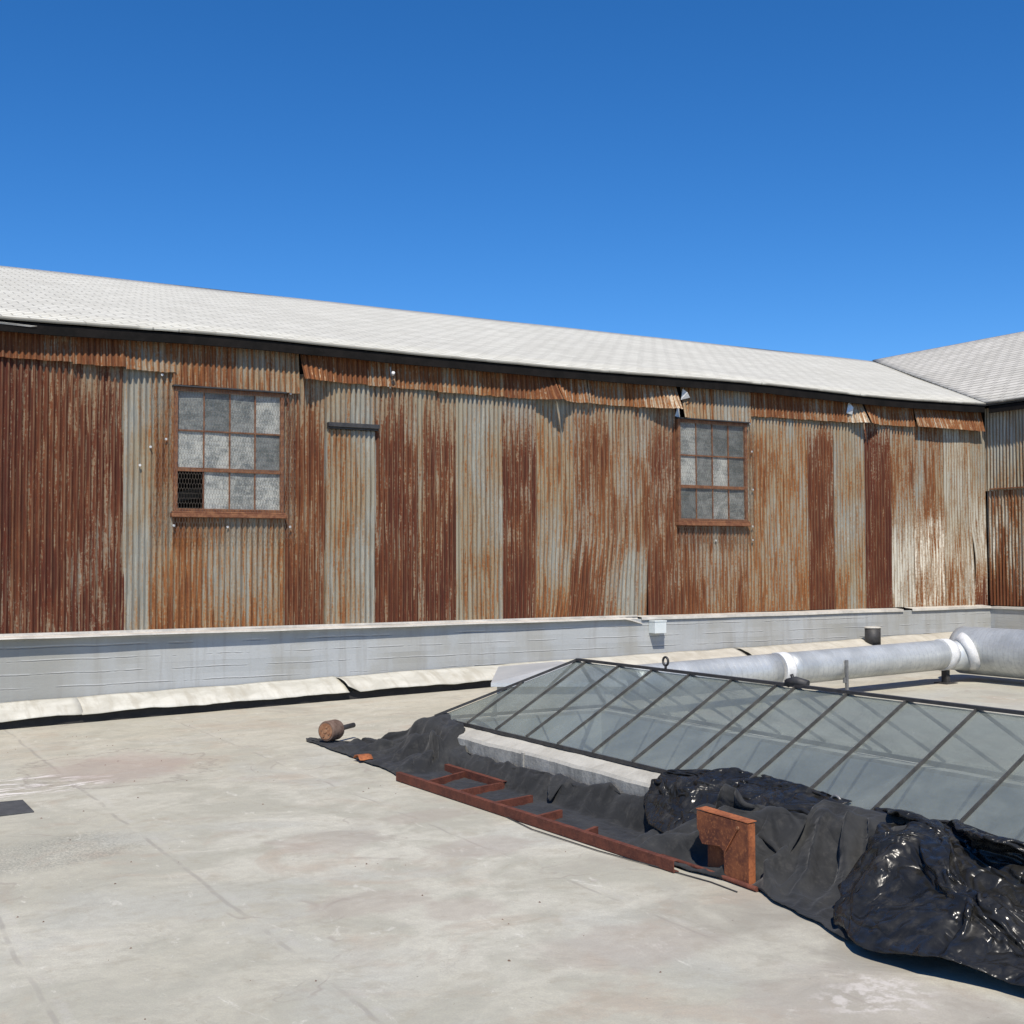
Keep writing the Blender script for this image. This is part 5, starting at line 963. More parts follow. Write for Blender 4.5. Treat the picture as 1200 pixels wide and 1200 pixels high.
21,1,3,0,1,-27,12,0,1,8,-8,-6,12,-1,-3,-6,-6,8,3,-2,12,3,-10,-3,-7,11,-5,5,4,21,1,-1,-3,-16,11,-2,-1,-10,5,5,10,-2,-2,-7,11,7,-9,10,2,-14,2,0,2,-1,-9,8,3,0,22,-2,-1,-2,-3,-6,0,1,0,-3,2,3,1,-1,-1,10,-1,4,-2,-1,-7,5,0,4,0,-3,0,2,1,21,0,-1,-1,-3,2,-10,-8,7,5,1,2,-1,-6,5,3,11,-1,-6,-10,12,0,3,0,-1,1,-5,1,0,21,0,0,-1,0,0,2,1,-4,-2,5,-2,-2,-4,4,5,-10,-1,2,6,5,0,0,0,3,-6,0,-7,6,21,2,1,-7,10,2,1,-1,-5,0,-4,2,-13,5,2,-10,10,0,5,3,-6,5,-1,-1,-2,6,-2,-2,0,21,-2,5,0,4,0,2,-1,-1,-6,1,-13,1,-2,7,1,-4,15,0,-1,-2,-3,2,2,-1,0,-1,-1,-2,21,1,1,1,3,1,1,1,0,-9,-13,-2,7,8,-3,-1,2,-11,11,0,8,0,1,-3,2,0,-2,-4,0,22,1,0,5,-4,5,1,-1,-3,3,-5,-2,-5,-1,-6,9,-6,-2,-5,4,-2,18,-2,1,-3,5,-2,-3,0,21,1,-5,12,6,-4,-3,1,1,-9,7,0,-4,-3,3,-9,-4,6,-2,2,4,-10,15,2,3,-7,-4,7,-6,21,-6,3,-12,9,4,2,10,9,11,3,12,3,-9,-4,-9,5,-2,-3,-7,2,-12,-5,0,-1,-4,5,-3,-1,21,2,-4,5,-5,3,1,-4,0,3,-2,-4,2,5,-3,4,-3,1,-2,5,-8,7,-5,1,3,0,-3,-1,2,21,0,-2,3,-3,3,0,-2,1,0,1,-7,6,-1,0,1,0,0,0,-1,2,-1,0,2,-2,2,0,-1,-1,21,0,0,0,2,-4,2,-1,-1,-1,-1,8,-7,5,0,-1,0,0,0,-1,1,0,-1,0,3,-3,3,-3,0,21,0,1,-2,1,1,-2,1,0,1,0,-2,2,0,0,1,0,0,0,0,-3,3,-2,1,-4,4,-1,2,-2,22,0,0,0,-1,1,-1,0,1,0,0,0,0,1,0,0,0,0,-1,1,1,-4,4,-3,-1,-1,5,-5,3,21,1,1,0,0,-2,1,-1,0,1,1,0,-1,-1,0,1,0,0,0,0,1,0,-5,5,-2,2,-6,3,1,21,-1,-1,0,0,0,0,1,1,1,-1,1,-1,1,1,-1,1,0,0,-1,-1,2,1,-4,2,-1,-2,5,-3,21,-1,-1,1,0,1,0,1,2,-3,3,-1,-1,-1,-1,0,-1,0,-1,0,0,-1,0,2,3,1,-1,1,-2,21,1,1,0,0,0,0,-1,-3,5,-5,3,-2,3,-1,0,0,0,1,-1,0,1,-1,0,3,-3,2,-2,-1,22,0,1,-1,1,0,0,0,0,-5,7,-7,7,-5,1,0,0,0,0,1,0,-1,1,0,1,1,0,-4,2,21,1,0,0,-1,-1,0,1,0,0,-2,4,-3,1,0,-1,0,-1,0,1,0,1,0,0,0,3,-2,0,-1,21,0,0,1,0,0,0,-2,-2,5,-5,3,0,0,-1,1,-1,1,0,1,-1,0,0,0,1,-1,-1,1,0,21,-2,-1,-1,0,0,1,4,-3,0,3,-4,2,0,1,0,1,0,-2,0,1,1,0,0,-3,-1,4,0,-1,21,0,0,0,-1,1,-1,-4,5,-3,2,1,-1,0,0,0,0,1,0,0,1,-1,0,1,-3,0,0,1,1,21,0,0,-1,2,-2,1,1,-1,-1,-1,0,0,1,0,0,1,0,0,0,-2,3,-1,-2,3,1,0,-2,0,21,0,0,1,1,-1,1,-1,1,-1,1,-1,1,-1,0,0,-1,-1,2,-1,1,-3,4,0,-2,3,0,-2,-1,22,0,0,1,0,1,-4,3,-1,1,-2,0,-1,1,0,1,0,1,0,0,-3,4,-3,1,5,-8,5,-1,-1,21,1,0,0,-2,2,2,-1,-1,1,0,0,-1,-1,0,0,0,-1,1,-1,4,-8,6,-3,2,4,-11,7,0,21,1,0,0,0,-1,1,-1,0,0,1,-1,1,0,1,-1,0,1,-1,0,0,-1,-2,2,-1,1,-2,4,-2,21,-1,0,0,1,1,-3,3,2,-2,1,-1,1,-1,0,1,0,-1,-1,-1,1,3,-6,3,3,-8,9,-6,2,21,0,0,0,0,1,0,0,-4,6,-5,5,-6,5,-3,-1,0,-1,2,3,-5,2,2,-1,-8,-15,8,13,2,22,0,0,0,-2,-3,3,-3,6,-8,7,-6,6,-3,3,-1,0,1,-1,-1,2,0,-1,-1,-21,9,17,-7,4,21,0,0,-1,0,0,1,-2,-1,3,-4,4,0,-1,0,0,-1,1,0,-1,1,0,0,-1,4,19,-22,-5,6,21,0,0,0,0,0,1,0,-1,-2,1,-1,-3,4,1,-3,4,-2,-1,-1,0,-1,1,0,6,-2,4,-6,1,21,0,0,0,0,0,-2,2,-2,2,0,0,0,-4,4,-1,2,-2,1,1,0,0,0,0,3,-4,-7,10,-3,21,0,0,0,1,-1,1,-1,2,0,-1,-1,-1,6,-10,8,-7,7,-2,-1,0,0,0,0,8,-4,-1,-2,-1,21,1,0,0,0,1,-2,2,-1,-2,0,1,2,-6,8,-8,7,-10,9,-1,-1,0,0,2,0,3,-2,-1,-2,22,-2,0,0,0,1,1,-1,1,1,1,-4,4,-5,-2,6,-7,7,-8,8,-2,0,2,-2,-2,6,1,-4,0,21,1,0,-2,1,0,-2,0,-1,4,-3,6,-6,5,-3,-1,2,0,-1,0,-4,7,-6,3,13,-10,0,1,-4,21,-1,-1,2,-1,0,3,0,1,-5,3,0,1,0,0,0,-1,-2,5,-9,9,-8,7,-2,0,5,-1,-4,-1,21,1,0,0,0,0,-1,0,1,2,-2,-1,1,0,0,-1,0,1,-2,2,-5,6,-6,4,-5,8,-4,2,-1,21,0,0,0,1,0,0,0,-1,1,0,0,
0,0,0,0,0,0,-1,-1,3,-5,3,-5,-1,-13,15,3,1,21,-1,2,0,-1,0,1,-3,2,-2,3,-3,1,-1,0,2,2,-2,3,-3,0,1,-1,0,-6,2,2,1,1,21,1,-1,1,0,0,-3,4,-4,2,-1,2,-1,2,0,-1,-1,3,-6,6,-1,-1,0,-1,-2,11,-13,-1,5,22,-1,-1,-1,1,-1,1,1,0,0,1,-1,1,-1,1,0,-1,1,2,-2,1,0,0,1,6,-20,-9,16,5,21,0,1,0,0,1,-2,0,0,-1,-1,0,1,-1,5,-5,4,-1,0,0,0,0,1,-1,-10,0,30,-17,-4,21,2,-1,0,-1,1,0,-1,1,0,0,0,0,1,-5,4,-2,2,0,0,0,1,-1,2,-4,24,-21,-6,4,21,0,1,0,0,-1,1,0,1,-1,0,0,-1,0,3,-4,3,-3,2,1,-1,0,1,-1,0,-6,6,1,-2,21,1,0,0,0,1,-1,-1,-1,1,0,1,-1,0,-1,4,-5,3,-1,0,0,-1,1,0,7,-5,-2,5,-5,22,-2,1,0,0,-1,3,-1,1,-1,0,-1,1,1,-4,3,0,-3,3,0,0,0,-1,-1,6,-1,-2,-1,0,21,0,-1,0,1,1,-2,1,0,1,0,1,-2,-1,4,-4,2,0,-2,0,0,0,2,0,1,-2,2,-2,0,21,0,1,1,-3,0,1,1,0,0,0,0,-1,2,-3,3,-2,0,-1,0,1,0,0,1,-2,3,-1,-1,0,21,1,0,-1,1,0,-1,-1,0,0,0,0,3,-2,2,-2,0,0,0,0,0,1,-1,0,0,-2,1,3,-2,21,0,-1,-1,4,-4,2,0,0,1,0,1,-2,-1,2,0,1,0,-1,0,0,0,0,0,-1,0,-1,2,-1,21,-1,0,2,-3,3,-1,1,0,0,0,0,0,0,0,0,0,0,1,-1,0,-3,4,-3,3,0,-1,1,-2,21,0,0,1,-2,3,-1,0,0,-1,0,0,1,0,-2,0,0,-1,0,1,0,4,-7,4,-3,3,2,-4,2,22,0,1,-2,2,-4,4,-1,0,0,0,0,-4,5,-4,1,0,2,0,0,1,-3,0,4,-2,0,-3,1,2,21,0,-1,0,0,1,-4,0,0,0,0,3,1,-4,3,0,1,0,0,0,-2,5,-3,1,-1,0,0,1,-1,21,0,0,0,-1,1,1,0,0,0,0,-3,3,0,0,0,-1,-1,1,0,3,-8,8,-6,9,-9,5,0,-2,21,0,-1,0,3,-3,3,0,-1,1,0,-3,3,0,-2,1,0,0,-1,0,0,2,-3,2,-4,5,-2,-2,2,21,0,2,0,-3,3,-4,0,1,-1,1,1,1,0,0,-1,0,1,-1,0,-2,4,-1,0,-5,4,0,-1,1,21,1,-1,1,1,-2,2,-1,1,0,-1,2,-3,0,1,1,0,-2,1,0,-2,2,-1,-2,3,0,-3,5,-3,22,-2,0,-1,5,-2,-2,1,-2,0,0,2,1,-3,4,-2,-1,0,-1,-1,6,-8,7,-1,-3,-3,7,-3,2,21,1,0,1,-5,6,-3,1,0,0,0,0,-6,8,-6,1,1,1,1,1,-6,6,-6,2,2,0,-3,3,0,21,0,1,0,-1,0,2,-2,0,0,-1,0,3,-7,7,-1,0,0,-1,0,2,-1,0,0,0,0,0,-4,3,21,1,0,-1,1,-2,2,0,0,0,0,-4,4,1,-5,4,-1,-1,1,-1,3,-3,3,-1,0,1,-1,0,-1,21,1,0,0,-2,1,0,0,1,-1,0,1,-3,3,-1,-1,1,1,-1,1,-3,4,-4,4,-1,1,-4,2,0,21,-1,0,0,2,-3,-1,1,-1,1,2,0,1,-2,3,-2,1,0,1,-1,0,-1,1,-4,3,-3,4,-4,3,22,-1,-1,-1,0,0,1,-1,1,0,0,0,2,0,-1,1,-1,0,-1,1,-1,0,0,1,-4,4,-1,2,0,21,0,0,1,0,1,-1,0,0,1,-1,1,-2,1,0,-1,0,0,1,0,0,0,0,0,0,-3,3,-2,1,21,1,0,0,0,0,1,0,0,-3,2,0,1,-1,0,0,0,0,0,0,1,-1,1,-1,0,1,-2,4,-4,21,-1,0,0,0,0,0,0,2,1,-2,-1,-2,1,-1,0,0,0,3,-2,0,1,0,1,3,-3,-1,2,-1,21,0,0,1,0,0,1,1,-2,1,-1,0,1,-1,0,0,0,0,-3,3,-1,1,0,0,0,2,-2,0,-1,22,0,0,0,1,0,0,0,0,-1,0,0,0,0,0,0,0,-2,2,-1,1,-1,1,0,0,1,1,-5,3,21,1,1,-1,0,0,-2,0,0,1,0,-1,0,0,1,0,-1,1,-2,2,0,1,-1,0,0,0,0,2,-2,21,0,0,1,0,0,1,-2,1,-3,3,0,0,0,0,0,0,0,1,-3,1,0,0,-1,3,-2,-2,3,-1,21,-1,0,0,0,-1,-1,5,-2,0,-3,3,0,0,1,1,-5,6,-6,2,0,-1,0,2,1,-2,6,-6,1,21,0,0,-1,0,2,-2,-3,4,-1,2,-3,0,0,-1,-3,10,-9,9,-2,0,0,0,0,0,-3,3,2,-4,21,1,-1,0,-1,-1,3,-2,0,3,0,1,-1,0,1,-1,-2,3,-6,2,-3,-1,1,6,2,-2,-2,1,-1,22,-1,0,-1,1,0,2,0,-3,2,-1,0,1,-1,2,-1,0,1,1,-2,2,1,-4,-2,2,3,-14,15,-3,21,1,0,1,0,1,-2,1,1,-1,0,0,1,-2,-1,1,0,-2,1,0,1,-4,4,-5,-2,-1,16,-18,9,21,1,1,1,-1,0,0,-1,0,0,0,1,-5,6,-7,4,-5,4,-1,3,-3,3,-2,1,3,5,-11,2,1,21,0,0,0,1,-1,-1,1,0,0,0,-4,1,-6,4,0,5,1,-6,6,-4,-2,6,3,-7,1,-1,4,-1,21,5,5,8,8,4,-1,3,-5,-4,-4,-6,-5,2,2,4,-2,-2,4,-15,0,7,0,-2,-6,8,-4,-1,-3,21,1,2,2,3,-8,-2,-5,0,-1,-3,2,0,2,3,1,6,3,-3,0,2,1,-3,0,5,-17,7,2,0,21,
3,2,-4,-7,0,0,0,-1,0,-2,1,7,5,3,1,0,-6,-1,0,5,-4,-1,0,-1,-1,-5,-3,9,22,-4,-8,-3,5,1,-7,1,3,6,6,2,5,-1,0,-1,-2,-2,0,0,-1,2,0,-1,-12,9,2,5,-5,21,-4,0,-6,-11,5,8,5,7,0,-1,0,1,3,-1,-1,-5,-1,0,5,-2,0,-16,7,8,-3,6,-4,0,21,-3,-2,1,1,1,7,2,-1,-3,1,1,0,-1,-4,0,-3,-2,2,2,1,-8,8,-15,10,8,-4,2,-1,21,1,0,3,1,2,0,0,-2,0,-2,2,-1,-9,3,0,-5,-2,0,0,6,1,4,3,-3,-7,8,-5,2,21,0,2,0,3,0,1,-1,0,-2,1,1,-6,-5,-1,-2,-2,3,2,2,-9,14,0,-1,-5,8,-2,0,-1,22,0,0,1,1,0,0,1,-3,-6,2,-3,-2,2,-2,-5,4,2,1,1,6,-5,-2,4,7,-6,-4,7,-1,21,1,-1,0,1,0,-2,-3,-9,9,0,1,0,0,-5,-3,4,2,3,1,4,-8,2,5,-3,2,2,-2,-1,21,-2,2,-1,-1,-4,-4,3,7,-1,0,-1,0,2,-1,0,1,-4,4,1,-4,0,3,1,-2,4,0,-4,1,21,1,-4,-3,-7,2,5,-2,6,2,0,0,0,-1,-2,3,-1,3,0,-1,-6,5,3,-2,4,-2,-8,0,5,21,0,-1,-3,0,-3,-3,3,3,5,-5,0,2,1,3,-4,2,3,-1,-4,3,-1,2,0,0,-3,4,1,-4,21,-4,1,1,2,1,-1,-1,1,-1,4,0,-1,2,-2,-1,-1,3,-3,-3,0,5,-4,2,-1,0,2,1,-2,22,1,-1,1,1,-5,5,0,-5,-9,11,-1,3,3,-1,-1,1,-1,-2,-1,0,-3,2,0,0,2,-1,1,0,21,-1,2,0,-6,2,-1,-7,-1,13,-4,2,2,3,-1,0,1,-1,-1,0,-3,-1,2,0,-1,1,0,0,0,21,2,0,0,0,2,-4,0,-1,-3,3,-1,4,0,1,1,1,-1,1,-1,-2,-3,2,-2,2,-3,1,-1,2,21,1,-1,0,4,0,-2,-1,1,-1,-7,5,3,-3,-3,9,0,-1,1,-4,2,-1,-2,-2,-1,10,-5,4,-6,21,0,2,1,1,-1,0,1,-1,-4,1,1,-2,-4,6,1,0,3,-1,0,0,0,-5,0,-2,2,-1,1,1,21,1,-1,2,1,1,-2,2,-1,-1,-2,-1,-3,2,2,-3,4,0,3,3,-2,1,-3,-6,2,-7,14,-5,-1,21,1,-1,1,0,1,0,2,0,-1,0,-3,-2,3,-1,-3,0,-2,5,-3,14,-10,6,2,-6,-6,-4,4,3,22,-2,3,-1,0,-1,3,-1,1,1,-1,-1,-4,-1,5,-4,-1,-3,-4,9,-4,13,-8,-5,6,7,-4,-10,7,21,2,-2,1,-1,1,-3,4,-3,2,3,-1,-4,0,-11,11,-2,5,-7,3,0,1,3,1,-5,-1,1,14,-12,21,-1,0,-1,0,-2,6,-5,2,3,1,-3,6,-5,-3,-4,-1,1,5,-2,-1,-7,7,8,1,0,-1,-4,0,21,0,0,-1,1,1,-1,2,-6,3,-6,8,-1,2,2,-2,-1,-1,-1,0,-1,1,-2,6,-1,1,-3,-2,2,21,-2,0,0,1,1,0,-2,3,-6,6,-5,-1,0,8,0,-1,-4,2,-3,2,-2,0,-2,5,-1,13,-9,-3,21,0,1,0,-4,0,0,2,1,1,-3,3,0,0,2,0,1,-3,-2,1,-2,0,-1,0,-1,2,-6,11,-3,22,0,-1,0,2,0,-2,-2,4,-2,1,0,0,0,-1,5,-7,5,-3,1,1,-1,-2,-12,5,3,-8,3,11,21,1,1,-1,-1,2,-3,2,-2,0,-1,0,3,0,-5,5,2,-1,1,0,0,3,-2,5,-8,-3,4,-2,0,21,1,-3,6,-6,3,2,-2,0,-1,1,0,2,-3,1,-7,12,-3,1,-1,-3,4,0,-2,-2,-3,7,-8,4,21,0,1,-4,8,-9,5,-2,0,1,1,1,-4,6,-1,-2,-5,5,-2,2,1,-2,3,-1,6,0,-10,7,-5,21,1,2,-3,2,-1,-4,1,3,2,0,1,-4,0,3,0,-5,-2,4,0,0,1,-2,5,0,1,-2,0,-3,22,-1,1,0,0,0,1,0,0,0,0,-5,6,-3,-1,1,-2,2,0,-1,0,-1,0,4,1,-4,4,-1,-1,21,-1,-2,3,-2,4,-3,3,-2,-2,-1,4,-1,-1,2,-4,6,-1,-2,2,0,1,-2,-1,1,4,-3,0,-2,21,-1,1,-4,4,-3,4,0,0,-1,1,-1,-1,-1,2,4,-3,1,-1,-1,1,1,0,-3,0,-3,5,-4,3,21,2,-3,2,-3,3,0,-1,0,0,-1,1,4,-3,2,-1,-1,2,-2,0,-1,1,0,-5,1,1,4,-1,-1,21,-1,2,0,-1,2,0,0,1,-3,0,1,-4,8,-7,4,-5,0,4,-3,2,-2,2,4,-4,-5,2,5,-2,21,0,1,2,0,1,-3,2,-4,3,2,-3,2,-8,7,-5,8,-6,3,0,-3,1,2,1,-3,-1,-6,2,5,21,1,1,0,0,-1,3,-9,7,0,-1,0,-1,5,-5,3,-2,1,-3,3,0,0,0,0,0,0,-3,-3,4,22,-1,-1,0,2,-1,-1,3,-1,-2,0,4,-5,5,-1,-5,5,0,-1,0,1,-1,-2,0,3,3,-3,-3,2,21,1,0,1,-2,0,1,1,-2,2,-1,-1,3,-4,0,2,0,-2,2,-1,0,0,-1,-1,1,-4,12,-1,-6,21,0,1,-1,1,0,-3,4,-1,-1,3,-2,1,-2,1,-2,2,1,-3,1,0,0,5,-6,1,1,-6,5,0,21,-2,-1,1,0,0,3,-5,3,-2,4,1,1,-4,-3,3,1,-2,5,-2,-5,4,-4,8,-3,-3,6,-5,1,21,1,-3,-3,-3,-1,4,3,-10,2,0,3,-7,12,-3,9,-5,3,-3,2,3,-3,-1,-3,4,-1,2,2,
-4,21,-1,1,0,0,3,-9,5,0,3,-6,0,2,1,6,-4,-8,6,-2,3,1,-4,1,9,-13,11,-9,3,1,22,-1,0,0,0,-5,7,-8,10,-1,1,-6,8,-7,1,-6,13,-6,4,-2,-6,6,-3,0,0,-1,-2,5,-1,21,1,-1,2,-3,4,-7,8,-3,-1,0,5,-6,-3,7,-2,-7,8,-4,-2,9,-7,8,-8,4,2,4,-13,5,21,-2,4,1,-4,0,2,2,-5,9,-4,-10,12,-2,-2,1,2,-4,-3,9,-10,9,-9,6,-2,-4,5,1,-2,21,0,0,-1,1,2,3,-11,7,-4,2,7,-12,4,3,3,-8,4,3,-4,1,1,6,-9,6,-1,-9,11,-5,21,1,-1,3,-3,-2,5,4,-8,-3,4,4,-5,3,0,-7,16,-17,3,-4,11,-7,0,7,1,0,-1,-10,6,22,1,0,-8,17,-4,-9,-3,6,5,-7,1,9,-11,-6,7,1,9,-9,5,-5,-5,-6,3,2,3,-2,12,-6,21,1,1,-2,-4,2,3,5,-7,-4,13,-9,0,5,-3,0,-12,8,13,-9,-6,10,5,-9,-5,-2,7,-2,1,21,-1,-5,12,-3,1,-6,4,3,-8,-6,9,2,-2,4,4,0,-5,-13,3,4,6,1,-6,5,-5,9,-6,-1,21,1,3,-6,0,-1,6,-6,4,6,-4,-5,-3,6,-2,-4,2,-1,8,0,2,-10,-1,9,-3,5,-10,-2,6,33,0,2,2,3,3,4,4,4,5,5,5,5,6,6,7,7,7,7,7,8,8,8,9,8,9,10,9,10,0,2,-6,10,-7,2,2,2,4,2,3,4,2,0,1,-2,-13,4,2,2,1,1,1,0,3,-15,-2,1,-5,0,-1,11,-11,14,3,3,3,1,4,-4,-1,-8,3,1,-5,-2,1,2,1,1,0,1,-4,2,2,-16,2,-5,0,6,5,-1,-4,3,0,1,1,-2,7,-15,0,-1,-4,7,18,1,4,2,-4,1,-2,2,-14,-2,-3,-11,3,0,6,-9,13,13,6,3,-1,-1,-1,-3,8,-14,0,-3,3,1,-1,-8,1,-3,-1,-2,-7,-6,1,3,-1,1,0,-4,11,0,5,-4,-11,-13,3,1,-13,2,13,-9,13,-1,3,4,5,-9,11,-4,-12,-4,4,0,2,2,3,-1,6,-2,-3,-17,-3,-6,12,-8,-12,16,-3,1,6,1,0,2,0,5,14,-6,-5,-3,-3,-2,10,7,-3,-5,0,-8,0,-7,3,-17,11,-1,-2,5,-9,4,7,9,-8,8,8,8,4,-13,-1,-7,4,-1,-5,-2,8,0,0,0,-3,-8,0,3,-1,-7,4,-3,1,4,1,2,3,14,8,-8,1,-13,-19,3,13,4,19,7,-12,-17,-4,6,0,-2,3,1,-13,16,-9,-7,13,-8,3,4,7,5,3,-8,10,-36,7,10,-12,4,7,-2,-4,1,16,-7,-4,0,5,-6,-3,-1,2,3,10,-14,17,-12,1,7,0,5,13,-42,28,-11,3,8,6,-12,9,-4,-7,-4,1,-4,0,-8,1,2,2,-1,25,-20,12,-18,13,4,-1,4,11,-29,38,-22,-12,-8,-7,0,27,8,4,-6,-24,-6,9,0,-1,-1,-2,30,6,-9,-3,-18,11,6,-3,-8,8,-7,11,-35,-7,9,6,-8,0,3,5,15,-6,3,3,-10,0,7,-7,7,18,13,-14,-2,-1,-4,-6,-3,5,-12,-11,-10,1,6,-8,-2,7,7,9,-4,10,13,-13,3,-11,0,0,0,14,-8,-1,9,0,-3,0,-9,12,-5,-4,-19,-10,8,0,4,-13,22,1,1,4,-6,5,9,-16,2,0,-6,6,0,2,4,-3,3,-14,1,15,-3,0,-5,-2,-16,-9,-3,-8,38,-5,14,3,0,-15,10,2,-6,-5,0,5,-5,3,5,-10,-12,-4,9,11,1,-1,3,-14,-8,6,-3,8,23,-23,20,0,-1,-9,10,-13,4,0,-8,0,-5,5,5,2,-11,-1,-4,11,10,4,-6,-3,5,-15,-1,-3,-11,1,26,2,0,-15,-1,5,7,-14,6,-2,0,-1,1,10,1,-10,-5,-6,26,2,-13,4,-5,-12,0,-2,-11,7,18,15,3,-14,-6,12,8,-24,-10,2,6,0,13,-3,6,-15,-7,-8,6,21,2,-10,-4,8,-4,-2,-12,8,29,-14,1,-10,-4,9,6,-29,-5,4,5,6,0,4,6,4,-31,-5,10,24,-3,2,8,11,-3,-15,-12,-14,44,-5,3,-18,-21,7,14,-35,-3,0,14,8,2,0,4,3,-17,-10,5,7,19,-6,-10,16,5,-5,4,-17,16,14,-14,8,-6,-8,-14,-20,-5,-5,14,11,3,5,0,3,11,-25,5,2,6,7,-21,-6,18,3,-25,4,25,18,-12,11,-20,-3,9,-1,-27,-8,1,10,-9,25,-5,0,-23,-10,-12,4,0,2,-25,-10,-11,-38,-19,15,16,37,13,-18,-13,-5,-9,0,-14,21,11,21,39,26,-3,2,0,-1,-9,8,7,2,-4,-12,1,0,-1,-7,4,11,-4,9,-2,2,2,-2,-8,11,-7,-3,4,-7,-2,-6,10,0,7,3,-9,-11,14,0,3,0,0,1,7,-8,2,0,-3,1,-1,1,6,-13,-4,3,6,-11,4,-1,3,-3,0,-6,0,12,-3,-10,14,3,1,1,3,-18,16,-15,-1,-1,0,2,-1,-5,18,-14,0,5,15,-26,9,-10,7,0,3,-1,-9,12,-4,-8,2,1,0,-1,16,-18,16,-6,-3,-1,0,2,4,-14,20,-13,-1,-6,8,-7,11,-6,0,-3,1,3,-6,11,1,-1,1,1,-12,5,-1,-4,5,1,-1,-2,-3,3,3,-12,17,-9,
